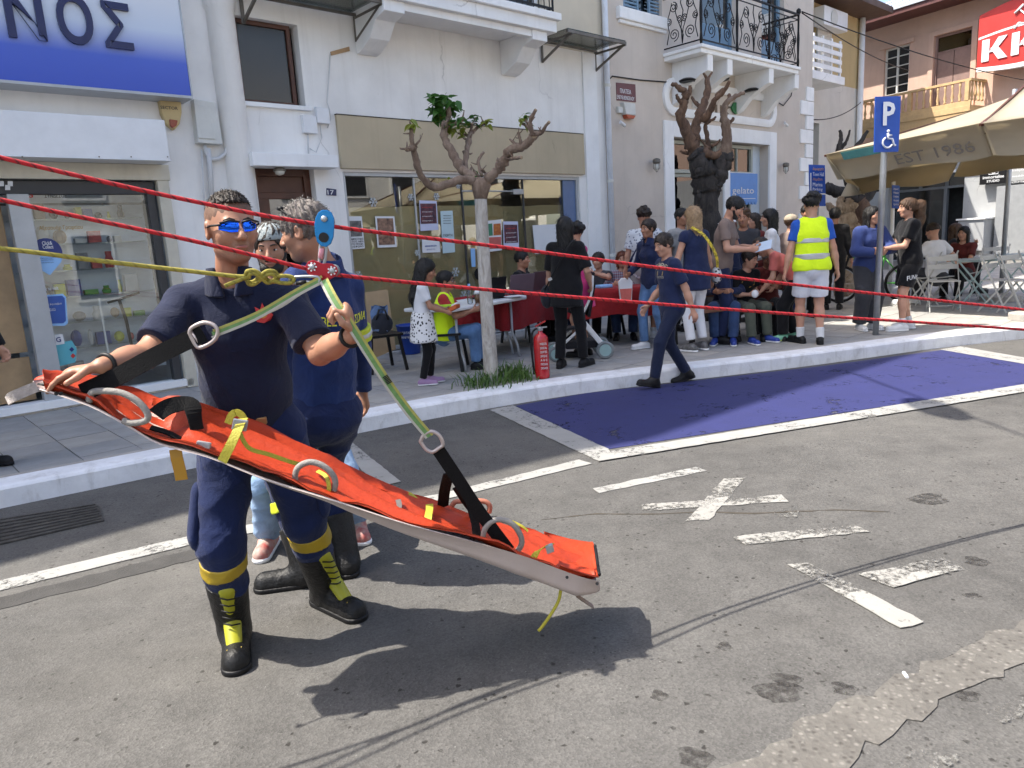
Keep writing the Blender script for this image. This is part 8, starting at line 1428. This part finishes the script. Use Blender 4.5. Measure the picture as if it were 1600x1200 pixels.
# belt, bracelet, cargo pocket, badge
up, fw, rt, pl = p1['up'], p1['fw'], p1['rt'], p1['pel']
local_emit(p1, 'belt', [cap(pl - up * .01, pl + up * .12, .158, .152, .01, (fw, 1.2), [(pl + up * .075, up), (pl + up * .035, -up)])], CB, .006)
MB().obox(p1['base'] + p1['M3'] @ (pl + up * .055 + fw * .137 - rt * .04), p1['M3'] @ rt * .035, p1['M3'] @ fw * .008, p1['M3'] @ up * .014).build('buckle', mat('brass', (.45, .27, .12), .35, .1, metal=.6), p1['o'], bevel=.003)
for k in 'LR':
    w_, e_ = p1['WR'][k], p1['EL'][k]; d = _n(w_ - e_); c0 = w_ - d * .02; q = np.cross(d, (0, 0, 1)); q = _n(q); r2_ = np.cross(d, q); ringp = [p1['base'] + p1['M3'] @ (c0 + .033 * (q * math.cos(a) + r2_ * math.sin(a))) for a in np.linspace(0, 6.28, 17)[:-1]]; MB().tube(ringp, .007, 6, True).build('wristband', BLACK, p1['o'], True)
for k, sx in (('R', 1), ('L', -1)):
    h_, kn = p1['hips'][k], p1['KN'][k]; d = _n(kn - h_); c0 = h_ + (kn - h_) * .72 + np.array([sx * .088, .0, 0]); local_emit(p1, 'cargo_pocket', [cap(c0 - d * .07, c0 + d * .07, .062, .066, .02, (np.array([1.0, 0, 0]), 2.0))], FT, .006, disp=folds(5, .003))
fl = [(x * .75, y * .75) for x, y in [(-.03, -.035), (-.045, -.01), (-.03, .01), (-.035, .035), (-.012, .02), (0, .05), (.012, .02), (.035, .035), (.03, .01), (.045, -.01), (.03, -.035), (0, -.045)]]
cc = p1['base'] + p1['M3'] @ (p1['chest'] + fw * .12 - rt * .105 + up * .085); wrap_poly(M1, fl, cc, p1['M3'] @ -rt, p1['M3'] @ up, mat('badge_red', (.50, .03, .03), .6, .2), name='flame_badge'); wrap_poly(M1, [(x * .5, y * .5) for x, y in fl], cc, p1['M3'] @ -rt, p1['M3'] @ up, mat('badge_gold', (.5, .22, .03), .6, .2), name='flame_badge', off=.006)
cc = p1['base'] + p1['M3'] @ (p1['chest'] + fw * .12 + up * .06); wrap_poly(M1, [(-.016, -.10), (.016, -.10), (.016, .09), (-.016, .09)], cc, p1['M3'] @ -rt, p1['M3'] @ up, FN_, name='placket', off=.003)
# second fireman from behind
M2 = 'fireman with grey hair and lettered navy jacket seen from behind'; a2L, a2R = G(482, 912), G(543, 893); a2L[2] = a2R[2] = .085; b2 = (a2L + a2R) / 2; b2[2] = 0; AZ2 = 318
J2 = dict(anL=a2L, anR=a2R, pel=W(508, 636, 3.26), neck=W(506, 412, 3.22), head=W(476, 362, 3.18), shL=W(465, 440, 3.10), shR=W(545, 450, 3.34))
person(M2, b2, AZ2, 1.80, .93, vox=.0062, skin='fire', hs=.98, J=J2, hyaw=38, hpitch=-8, top=dict(m=FJ, sleeve='long', loose=1.1, e=.012, hem=-.045, fold=.007, collar=True, name='jacket', frac=.9), bottom=dict(kind='trousers', m=FT, loose=1.02, cuff=.62, fold=.0085, e=.004), shoes=dict(m=BOOT, sole=BLACK, high=.22, w=1.25, len=1.1), hair=dict(c='salt', style='crop', th=.008, low=-.05, rough=.006), hands={'L': (-.3, .12, .95), 'R': (.30, .02, .85)}, feet={'L': (0, 0, 0, -58), 'R': (0, 0, 0, 20)}, seed=43)
p2 = PEOPLE[M2]; bk_ = -p2['fw']; ex = p2['M3'] @ p2['rt']; ey = p2['M3'] @ p2['up']; LT = mat('lime_letters', (.62, .66, .05), .5, .05)
wrap_text(M2, 'ΠΥΡΟΣΒΕΣΤΙΚΟ ΣΩΜΑ', p2['base'] + p2['M3'] @ (p2['chest'] - p2['fw'] * .12 + p2['up'] * .0), ex, ey, .042, .40, LT, 'jacket', bold=.015)
for k in 'LR':
    s_, e_ = p2['SH'][k], p2['EL'][k]; L = [cap(s_, e_, .045 * 1.1 + .020, .042 * 1.1 + .020, .02)]; a, b_ = s_ + (e_ - s_) * .66, s_ + (e_ - s_) * .90; ring_band(L, a, b_, LIMEB, 'reflective_band', p2['o'], p2['base'], p2['M3'], .007, .002); m_ = (b_ - a) / 3; ring_band(L, a + m_, b_ - m_, REFL, 'reflective_band', p2['o'], p2['base'], p2['M3'], .007, .006)
dress_fire(p2, M2, [(.22, .34)], LIMEB, 43, 1.02, .0085)
TT2 = lambda x, y, z: TTf(p2, x, y, z); g0 = thing('head_sunglasses', TT2(0, .03, .11), 'black sunglasses pushed up into grey hair', 'sunglasses'); MB().tube([TT2(-.06, .05, .105), TT2(-.03, .075, .112), TT2(0, .08, .112), TT2(.03, .075, .112), TT2(.06, .05, .105)], .010, 6).build('lens_bar', BLACK, g0, True); MB().tube([TT2(-.065, .05, .10), TT2(-.088, -.0, .06), TT2(-.09, -.05, .02)], .004, 5).build('temple', BLACK, g0, True); MB().tube([TT2(.065, .05, .10), TT2(.088, -.0, .06), TT2(.09, -.05, .02)], .004, 5).build('temple', BLACK, g0, True)
# bearded man between them
M3_ = 'bearded man with grey bandana between the two firemen'; a3L, a3R = G(560, 832), G(422, 855); a3L[2] = a3R[2] = .085; b3_ = (a3L + a3R) / 2; b3_[2] = 0
person(M3_, b3_, 168, 1.74, 1.0, vox=.0075, skin='olive', J=dict(anR=a3R, anL=a3L, pel=W(470, 640, 3.86), neck=W(438, 436, 3.82), head=W(424, 388, 3.76)), top=dict(m=CN, hem=-.1), bottom=tr(LJEANS, loose=1.1, fold=.007), shoes=dict(m=mat('red_white_trainer', (.22, .012, .012), .6, .8, 14, c2=(.42, .40, .34)), sole=WHITEP, w=1.1), hair=dict(c='dark'), hpitch=-8, hyaw=-6, seed=44)
fuzz([c for c in p2['o'].children if c.name.split('.')[0] == 'hair'][0], HC['grey'], 1600, .016, None, 4, .0014, .5)
p3 = PEOPLE[M3_]; beard(p3, HC['black']); local_emit(p3, 'bandana', [elp(p3['H'] + p3['Rh'] @ np.array([0, -.012, .04]) * p3['hs'], (.086, .107, .092), p3['Rh'], cuts=[(p3['H'] + p3['Rh'] @ np.array([0, .0, .038]) * p3['hs'], -_n(p3['Rh'] @ np.array([0, -.15, 1])))])], spots('bandana_print', (.26, .29, .29), (.15, .18, .19), 60, .35), .006)

def stubble(p, k=.5):
    """day-old beard: fine dark speckle over jaw and lip, in the place it grows"""
    bo = [c for c in p['o'].children if c.name.split('.')[0] == 'body'][0]; m = bo.data.materials[0].copy(); m.name = 'skin_stubble'; bo.data.materials[0] = m; t = m.node_tree; b = t.nodes['Principled BSDF']; src = b.inputs['Base Color'].links[0].from_socket
    jp = p['base'] + p['M3'] @ (p['H'] + p['Rh'] @ (np.array([0, .055, -.085]) * p['hs'])) - wloc(bo); tc = t.nodes.new('ShaderNodeTexCoord'); vm = t.nodes.new('ShaderNodeVectorMath'); vm.operation = 'DISTANCE'; vm.inputs[1].default_value = tuple(jp); t.links.new(tc.outputs['Object'], vm.inputs[0])
    mk = ramp(t, vm.outputs['Value'], [(.045, k), (.082, 0)]).outputs[0]; sp = ramp(t, noise(t, tc.outputs['Object'], 420, 2), [(.35, 1), (.65, .35)]).outputs[0]; t.links.new(mixc(t, mixc(t, 1, mk, sp, 'MULTIPLY'), src, (.07, .045, .035)), b.inputs['Base Color'])
stubble(p1, .6); stubble(p2, .45)
# ------------------------------------------------------------------ rescue stretcher, ropes and pulleys
ORG = mat('stretcher_orange', (.36, .036, .009), .5, .1, 5, .45, 26, spec=.35); PLS = mat('stretcher_plastic', (.50, .42, .385), .45, .06, 6, .1, 60); GRYH = mat('grey_handle', (.23, .215, .195), .8, .12, 20, .4, 120); BWEB = mat('black_webbing', (.006, .006, .0065), .75, .15, 12, .4, 200, spec=.15); YWEB = mat('yellow_webbing', (.34, .30, .02), .65, .08, 12, .4, 160); OYEL = mat('amber_strap', (.34, .17, .006), .6, .08)
near_px = [(57, 604), (140, 632), (200, 664), (250, 692), (325, 712), (415, 747), (505, 775), (560, 793), (640, 819), (741, 846), (812, 867), (849, 880), (900, 899), (936, 908)]
far_px = [(52, 594), (140, 588), (185, 605), (235, 626), (300, 634), (392, 675), (490, 717), (540, 740), (610, 768), (700, 798), (780, 818), (822, 829), (880, 846), (926, 858)]
n_st = len(near_px); dN = np.interp(np.arange(n_st), [0, 3, n_st - 1], [2.16, 2.20, 2.50]); wid = np.interp(np.arange(n_st), [0, 1, 3, 11, n_st - 1], [.10, .24, .33, .36, .32]); sag = np.interp(np.arange(n_st), [0, 3, 6, 8, 10, 12, 13], [.012, .018, .04, .07, .11, .115, .07]); blg = np.interp(np.arange(n_st), [0, 5, 8, 10, 12, 13], [0, .004, .022, .045, .05, .02])
NE = np.array([W(*p, d) for p, d in zip(near_px, dN)]); FE = np.array([W(*p, d + w_) for p, d, w_ in zip(far_px, dN, wid)])
def dens(P, k=4): return smooth_path(P, k)
NEd, FEd = dens(NE), dens(FE); sg_ = np.interp(np.linspace(0, n_st - 1, len(NEd)), np.arange(n_st), sag); K = len(NEd); bg_ = np.interp(np.linspace(0, n_st - 1, len(NEd)), np.arange(n_st), blg)
def section(i, m=13, sgk=1.0, lift=0.0, inset=0.0):
    a, b_ = NEd[i], FEd[i]; out = []
    for j in range(m):
        t = inset + (1 - 2 * inset) * j / (m - 1); u = 2 * t - 1; z = -sg_[i] * sgk * (1 - abs(u) ** 3.2) + lift; sh_ = bg_[i] * sgk * math.sin(math.pi * abs(u) ** 3.0) * (-1 if u < 0 else 1); out.append(a + (b_ - a) * t + _n(b_ - a) * sh_ + np.array([0, 0, z]))
    return out
LST = 'orange and beige rescue stretcher held at a slant by slings'; sk_ = thing('rescue_stretcher', (NE[7] + FE[7]) / 2, LST, 'stretcher')
MB().sheet([section(i) for i in range(K)], .006).build('plastic_sheet', PLS, sk_, True)
rs_ = random.Random(6); rows = []
for i in range(1, K - 1):
    s0 = section(i, 21, .35, .012, .03); t = i / K
    for j in range(21):
        wv = .018 * math.sin(i * .55 + j * .7) * math.sin(j * .31 + i * .21) + .010 * abs(math.sin(i * .8 + j * .45 + math.sin(i * .3))) + .022 * math.exp(-((j - 13) / 4.0) ** 2) * (1 if t > .25 else .3) + (.018 * math.sin(math.pi * j / 20) if t > .25 else 0) - (.03 * math.sin(math.pi * j / 20) if .12 < t < .27 else 0); s0[j] = s0[j] + np.array([0, 0, wv])
    rows.append(s0)
MB().sheet(rows, .008).build('orange_cover', ORG, sk_, True)
# upstanding flap along the far side of the head end, and rolled head end
flap = []
for i in range(12, 34):
    t = (i - 12) / 21; a = FEd[i] * .75 + NEd[i] * .25; flap.append([a + np.array([0, 0, .02]), a + np.array([0, .02, .04 + .025 * math.sin(math.pi * t)]), FEd[i] + np.array([0, 0, .05 * math.sin(math.pi * t) + .01 * math.sin(i)])])
MB().sheet(flap, .006).build('orange_flap', ORG, sk_, True)
roll = [W(x, y, 2.32) for x, y in ((58, 598), (85, 597), (120, 600), (150, 604))]; MB().tube(smooth_path(roll), [.018 + .012 * math.sin(math.pi * i / 12) for i in range(13)], 10).build('head_roll', ORG, sk_, True)
MB().tube(smooth_path([W(x, y, 2.25) for x, y in ((60, 602), (90, 601), (112, 604))]), .008, 6).build('edge_binding', BLACK, sk_, True)
foot = [[section(K - 1 - i, 21, .4, .02 + .06 * (i == 0) * 0)[j] + np.array([0, 0, (.012 + .050 * (6 - i) / 6) * math.sin(math.pi * (j / 20) ** 1.6) ** .7]) for j in range(21)] for i in range(7)]
MB().sheet(foot[::-1], .006).build('foot_flap', ORG, sk_, True); MB().tube([q + np.array([.003, 0, .004]) for q in foot[0][1:14]], .007, 6).build('edge_binding', BLACK, sk_, True)
def px3(pts, d): return [W(x, y, dd) for (x, y), dd in zip(pts, d if hasattr(d, '__len__') else [d] * len(pts))]
# tube handles
for pts, d, m_ in [([(140, 628), (143, 614), (162, 611), (190, 614), (215, 627), (230, 645), (228, 657), (205, 661), (192, 657)], 2.19, GRYH), ([(461, 760), (462, 738), (470, 727), (486, 722), (505, 728), (520, 742), (524, 758), (517, 778)], np.linspace(2.33, 2.36, 8), GRYH), ([(450, 702), (458, 699), (478, 706), (504, 717), (508, 724)], 2.64, mat('pale_handle', (.58, .50, .45), .7, .1)), ([(753, 846), (757, 828), (768, 815), (784, 812), (802, 820), (813, 836), (815, 850), (808, 862)], np.linspace(2.44, 2.47, 8), GRYH), ([(704, 797), (710, 785), (725, 783), (755, 783), (765, 790), (764, 801)], 2.74, mat('rust_handle', (.36, .13, .08), .7, .1))]:
    P_ = smooth_path(px3(pts, d)); MB().tube(list(P_), .0105, 10).build('tube_handle', m_, sk_, True)
# straps across
def strap(pts, d, wpx, m_, nm='strap', side=(1, 0, 0), th=.003): MB().ribbon(list(smooth_path(px3(pts, d))), wpx * 2.35 / CF, th, side).build(nm, m_, sk_)
strap([(347, 721), (362, 692), (374, 666), (380, 654)], [2.235, 2.24, 2.27, 2.32], 15, YWEB, 'yellow_strap'); strap([(356, 662), (362, 648), (372, 645), (380, 652), (381, 662)], 2.33, 11, YWEB, 'yellow_strap'); MB().obox(W(375, 664, 2.285), (.022, .004, -.006), (0, .004, 0), (.006, 0, .018)).build('buckle', STEEL, sk_, bevel=.003)
MB().ribbon(list(smooth_path(px3([(372, 668), (380, 688), (392, 702), (420, 710), (455, 722), (472, 726)], [2.27, 2.27, 2.28, 2.31, 2.35, 2.38]))), .014, .003, (0, .3, 1)).build('yellow_strap', YWEB, sk_)
MB().ribbon(list(smooth_path(px3([(496, 736), (510, 745), (514, 762), (512, 774)], [2.42, 2.36, 2.34, 2.345]))), .014, .003, (1, 0, .3)).build('yellow_strap', YWEB, sk_)
strap([(668, 825), (669, 808), (671, 796), (671, 788)], [2.405, 2.44, 2.5, 2.56], 13, YWEB, 'yellow_strap'); strap([(620, 812), (622, 800), (624, 790), (622, 781)], [2.385, 2.40, 2.45, 2.5], 9, mat('grey_strap', (.10, .09, .085), .7, .1), 'grey_strap'); strap([(625, 768), (640, 772), (650, 780)], [2.68, 2.68, 2.66], 9, YWEB, 'yellow_strap', (.2, 1, .3)); strap([(833, 872), (842, 860), (855, 853), (862, 852)], [2.46, 2.475, 2.51, 2.54], 12, YWEB, 'yellow_strap', (1, 0, .6)); MB().obox(W(859, 857, 2.50), (.014, .01, .0), (0, .004, .004), (-.003, 0, .014)).build('buckle', STEEL, sk_, bevel=.003); strap([(800, 815), (815, 822), (825, 830)], 2.74, 7, YWEB, 'yellow_strap', (.2, 1, .3))
MB().ribbon(px3([(274, 702), (276, 715), (281, 735), (284, 750)], [2.24, 2.235, 2.235, 2.235]), .038, .003, (1, .1, .1)).build('amber_strap', OYEL, sk_)
MB().ribbon(list(smooth_path(px3([(300, 690), (318, 698), (335, 704)], [2.30, 2.30, 2.28]))), .03, .004, (0, 1, .4)).build('amber_strap', OYEL, sk_)
MB().ribbon(list(smooth_path(px3([(12, 627), (18, 621), (38, 612), (58, 604)], [2.12, 2.12, 2.14, 2.16]))), .032, .006, (0, .3, 1)).build('head_webbing', mat('pale_webbing', (.32, .285, .26), .8, .2, 60, .4, 200), sk_)
MB().ribbon(list(smooth_path(px3([(244, 648), (262, 636), (285, 630), (299, 632), (303, 648), (308, 672)], [2.26, 2.30, 2.34, 2.35, 2.33, 2.32]))), .055, .004, (.25, .9, .5)).build('black_strap', BWEB, sk_); MB().ribbon(list(smooth_path(px3([(235, 668), (262, 676), (290, 690), (322, 700)], [2.24, 2.25, 2.26, 2.27]))), .022, .005, (0, 1, .3)).build('black_strap', BWEB, sk_)
MB().obox(W(318, 696, 2.255), (.022, .0, -.006), (0, .008, 0), (.004, 0, .012)).build('buckle', mat('grey_buckle', (.3, .29, .29), .4, .1), sk_, bevel=.004)
for x, y in ((88, 615), (95, 615), (717, 846), (728, 859), (745, 864), (788, 878), (797, 882), (827, 886), (886, 902), (933, 912)): 
    q = W(x, y, 2.15 if x < 100 else 2.42 + .00008 * (x - 700)); d = q - _eye; 
    hit = None
    MB().lathe([(.006, 0), (.006, .004)], q + _n(-d) * .012, 10, _n(-d)).build('eyelet', BLACK, sk_)
MB().tube(smooth_path(px3([(876, 922), (873, 938), (862, 958), (848, 978), (841, 986)], [2.48, 2.47, 2.45, 2.43, 2.42])), .006, 8).build('yellow_cord', YWEB, sk_, True); MB().ribbon(px3([(900, 930), (915, 940), (927, 948)], [2.56, 2.58, 2.6]), .02, .004, (0, 1, .3)).build('tail_strap', mat('brown_strap', (.25, .19, .16), .7, .1), sk_)
# lifting bridles: black webbing with rings, striped slings up to the pulley
def ring(pts, d, r_, m_, nm, par): MB().tube(list(smooth_path(px3(pts, d) + px3(pts[:1], d if not hasattr(d, '__len__') else d[:1]), 4))[:-1], r_, 8, True).build(nm, m_, par, True)
RINGM = mat('ring_alloy', (.42, .36, .34), .35, .08, metal=.5); GWEB = None
def sling_mat():
    m, t, ns, b = nodes('striped_sling'); tc = ns.new('ShaderNodeTexCoord'); n1 = noise(t, tc.outputs['Object'], 60, 3); t.links.new(ramp(t, n1, [(.3, (.10, .21, .06)), (.7, (.15, .28, .10))]).outputs[0], b.inputs['Base Color']); b.inputs['Roughness'].default_value = .7; return m
GW = sling_mat(); WW = mat('pale_sling_edge', (.40, .38, .33), .7, .08, 20, .3, 150); YS = mat('yellow_sling', (.34, .32, .08), .7, .08, 20, .3, 150)
b1 = thing('lift_bridle', W(180, 600, 2.2), 'black webbing bridle and ring at the head end of the stretcher', 'strap', 'lifting bridles')
MB().ribbon(list(smooth_path(px3([(128, 614), (180, 590), (240, 558), (318, 520)], [2.21, 2.22, 2.24, 2.28]))), .056, .005, (.25, .2, 1)).build('webbing', BWEB, b1); ring([(296, 520), (300, 512), (318, 504), (334, 508), (340, 518), (336, 530), (322, 540), (308, 542)], 2.27, .0065, RINGM, 'ring', b1); MB().tube(px3([(298, 516), (314, 542)], 2.275), .006, 8).build('ring_bar', RINGM, b1, True)
b2_ = thing('lift_bridle', W(750, 800, 2.5), 'black webbing bridle and ring at the foot end of the stretcher', 'strap', 'lifting bridles')
MB().ribbon(list(smooth_path(px3([(683, 700), (715, 748), (748, 798), (795, 860)], [2.40, 2.42, 2.44, 2.46]))), .046, .005, (1, 0, .6)).build('webbing', BWEB, b2_); MB().ribbon(list(smooth_path(px3([(702, 738), (695, 765), (692, 792)], [2.44, 2.55, 2.68]))), .045, .005, (1, .1, .4)).build('webbing', BWEB, b2_); MB().ribbon(list(smooth_path(px3([(735, 790), (742, 815), (746, 843)], [2.46, 2.45, 2.435]))), .03, .005, (1, 0, 0)).build('webbing', BWEB, b2_); MB().ribbon(list(smooth_path(px3([(715, 760), (735, 790), (750, 806)], [2.46, 2.6, 2.7]))), .04, .005, (1, .1, .4)).build('webbing', BWEB, b2_)
ring([(657, 690), (662, 680), (674, 674), (686, 680), (692, 694), (686, 700), (676, 706), (666, 702)], 2.39, .0065, RINGM, 'ring', b2_)
def sling(lab, P_, sides):
    t_ = thing('webbing_sling', P_[0], lab, 'sling', 'striped slings'); 
    for off, m_, wd, th in ((-.011, WW, .008, .005), (0.0, GW, .015, .0045), (.011, YS, .008, .005)):
        Q = [p + _n(sides) * off for p in P_]; MB().ribbon(list(smooth_path(Q)), wd, th, sides).build('band', m_, t_)
    return t_
s1 = sling('green striped sling from the pulley down to the head-end ring', px3([(502, 437), (462, 458), (400, 494), (332, 522)], [2.36, 2.34, 2.31, 2.275]), (.3, .1, 1)); 
s2 = sling('pale striped sling running through the fist to the foot-end ring', px3([(506, 438), (523, 470), (548, 508), (600, 590), (640, 645), (671, 682)], [2.36, 2.33, 2.32, 2.345, 2.37, 2.39]), (1, .1, .45))
for k in range(6): 
    a = np.array(px3([(602 + k * 1.3, 588 + k * 2.0)], 2.335)[0]); MB().obox(a, (.008, 0, .004), (0, .002, 0), (-.001, 0, .0015)).build('print_mark', BLACK, s2)
for i in range(2): MB().ribbon(list(smooth_path(px3([(500, 438 + i * 4), (470, 452 + i * 6), (440, 472 + i * 6), (405, 490 + i * 4)], [2.365, 2.345, 2.33, 2.315]))), .010, .004, (.3, .1, 1)).build('band', WW, s1)
# ropes
def rope_mat(name, c, c2):
    m, t, ns, b = nodes(name); wv = ns.new('ShaderNodeTexWave'); wv.inputs['Scale'].default_value = 16; wv.inputs['Distortion'].default_value = 1.2; wv.bands_direction = 'DIAGONAL'; t.links.new(coord(t), wv.inputs[0]); t.links.new(ramp(t, wv.outputs[0], [(.0, c2), (.22, c)]).outputs[0], b.inputs['Base Color']); b.inputs['Roughness'].default_value = .75
    w2 = ns.new('ShaderNodeTexWave'); w2.inputs['Scale'].default_value = 140; w2.bands_direction = 'DIAGONAL'; t.links.new(coord(t), w2.inputs[0]); bump(t, b, w2.outputs[0], .6, .004); return m
RR = rope_mat('red_rope', (.50, .011, .02), (.13, .006, .010)); YR = rope_mat('yellow_rope', (.36, .31, .05), (.24, .205, .04))
RD = lambda x: np.interp(x, [-400, 0, 505, 1600, 2000], [1.85, 2.09, 2.40, 3.55, 4.2])
def rope(lab, pts, m_, r_): 
    P_ = smooth_path(px3(pts, [float(RD(x)) for x, y in pts]), 6); return tag(MB().tube(list(P_), r_, 10).build('rope', m_, smooth=True), lab, 'rope', 'tensioned red ropes' if m_ is RR else None)
rope('upper red rope running through the blue pulley', [(-420, 140), (0, 246), (300, 314), (507, 352), (800, 388), (1200, 440), (1600, 484), (2200, 550)], RR, .0066); rope('lower red rope running through the red pulley', [(-420, 212), (0, 312), (300, 376), (480, 420), (520, 429), (800, 456), (1200, 488), (1600, 515), (2200, 560)], RR, .0066)
yr = thing('yellow_rope', W(200, 410, 2.2), 'yellow rope with figure-eight knot clipped to the pulley', 'rope'); yd = lambda x: float(np.interp(x, [-420, 0, 360, 470], [1.85, 2.05, 2.31, 2.36]))
MB().tube(list(smooth_path([W(x, y, yd(x)) for x, y in ((-420, 345), (0, 388), (150, 407), (300, 424), (372, 432), (384, 430))], 5)), .0068, 10).build('line', YR, yr, True)
kn = lambda pts, dz: smooth_path([W(x, y, yd(x) + q) for (x, y), q in zip(pts, dz)], 5)
for pts, dz in [([(384, 431), (386, 424), (398, 423), (410, 431), (420, 438), (430, 440), (434, 432), (428, 424), (416, 424), (405, 433), (396, 440), (387, 440), (384, 431)], [0, -.012, -.016, -.008, .008, .01, 0, -.012, -.014, -.004, .01, .01, 0]), ([(389, 434), (391, 428), (399, 428), (409, 435), (419, 442), (430, 436), (428, 429), (418, 429), (407, 437), (397, 444), (389, 444), (386, 437)], [-.004, -.014, -.016, -.006, .004, -.004, -.014, -.014, -.002, .006, .004, -.004]), ([(428, 432), (445, 431), (456, 433), (459, 437), (454, 442), (440, 442), (425, 438)], [-.008, -.004, 0, 0, 0, -.004, -.008])]: MB().tube(list(kn(pts, dz)), .0066, 8).build('knot_turn', YR, yr, True)
MB().tube(list(kn([(390, 432), (378, 436), (366, 441), (351, 447)], [.0, -.008, -.012, -.014])), .0066, 8).build('tail', YR, yr, True)
cb_ = thing('carabiner', W(475, 436, 2.36), 'silver carabiner joining yellow rope and pulley', 'carabiner', 'carabiners'); ring([(452, 439), (456, 434), (475, 432), (496, 433), (499, 438), (494, 442), (475, 440), (458, 443)], 2.36, .005, STEEL, 'body', cb_); MB().tube(px3([(463, 443), (478, 440)], 2.352), .006, 8).build('gate', BLACK, cb_, True)
# blue single pulley, red tandem pulley
BLU = mat('pulley_blue', (.012, .17, .42), .25, .06, metal=.5); PRD = mat('pulley_red', (.34, .010, .022), .3, .06, metal=.4)
pb = thing('blue_pulley', W(507, 360, 2.4), 'blue single pulley on the upper red rope', 'pulley')
bl = [(497, 332), (503, 328), (511, 328), (518, 332), (522, 341), (522, 355), (521, 370), (517, 381), (510, 386), (502, 385), (495, 378), (492, 366), (491, 350), (493, 340)]
for dd in (2.375, 2.425): MB().prism(px3(bl, dd), (0, .006, 0)).build('side_plate', BLU, pb, bevel=.002)
MB().lathe([(.026, 0), (.02, .012), (.02, .022), (.026, .036)], W(507, 346, 2.383), 18, (0, 1, 0)).build('wheel', STEEL, pb, True); MB().lathe([(.010, 0), (.010, .008), (.006, .011)], W(507, 342, 2.376) , 14, (0, -1, 0)).build('axle', STEEL, pb, True); MB().lathe([(.016, 0), (.016, .003)], W(506, 371, 2.375), 16, (0, -1, 0)).build('eye_hole', BLACK, pb)
pr2 = thing('red_pulley', W(500, 422, 2.4), 'red tandem pulley on the lower red rope', 'pulley'); rd_ = [(477, 416), (481, 409), (489, 406), (497, 409), (503, 412), (511, 411), (519, 412), (526, 417), (528, 424), (525, 431), (517, 436), (508, 441), (500, 446), (494, 441), (486, 434), (479, 426)]
for dd in (2.378, 2.422): MB().prism(px3(rd_, dd), (0, .006, 0)).build('side_plate', PRD, pr2, bevel=.002)
for x, y in ((488, 417), (519, 423)):
    MB().lathe([(.009, 0), (.009, .006), (.005, .008)], W(x, y, 2.378), 12, (0, -1, 0)).build('axle', STEEL, pr2, True); MB().lathe([(.02, 0), (.016, .01), (.016, .02), (.02, .03)], W(x, y, 2.386), 16, (0, 1, 0)).build('wheel', STEEL, pr2, True)
    for k in range(7): a = k * 6.283 / 7; MB().lathe([(.003, 0), (.003, .003)], W(x + 6 * math.cos(a), y + 6 * math.sin(a), 2.378), 8, (0, -1, 0)).build('hole', PAPER, pr2)
c2 = thing('carabiner', W(504, 395, 2.4), 'silver carabiner linking the blue and red pulleys', 'carabiner', 'carabiners'); ring([(502, 372), (507, 368), (510, 374), (509, 395), (506, 414), (501, 418), (499, 410), (500, 390)], 2.39, .0055, STEEL, 'body', c2); MB().tube(px3([(503, 388), (501, 404)], 2.385), .008, 8).build('sleeve', mat('pink_sleeve', (.6, .25, .3), .4, .1), c2, True)
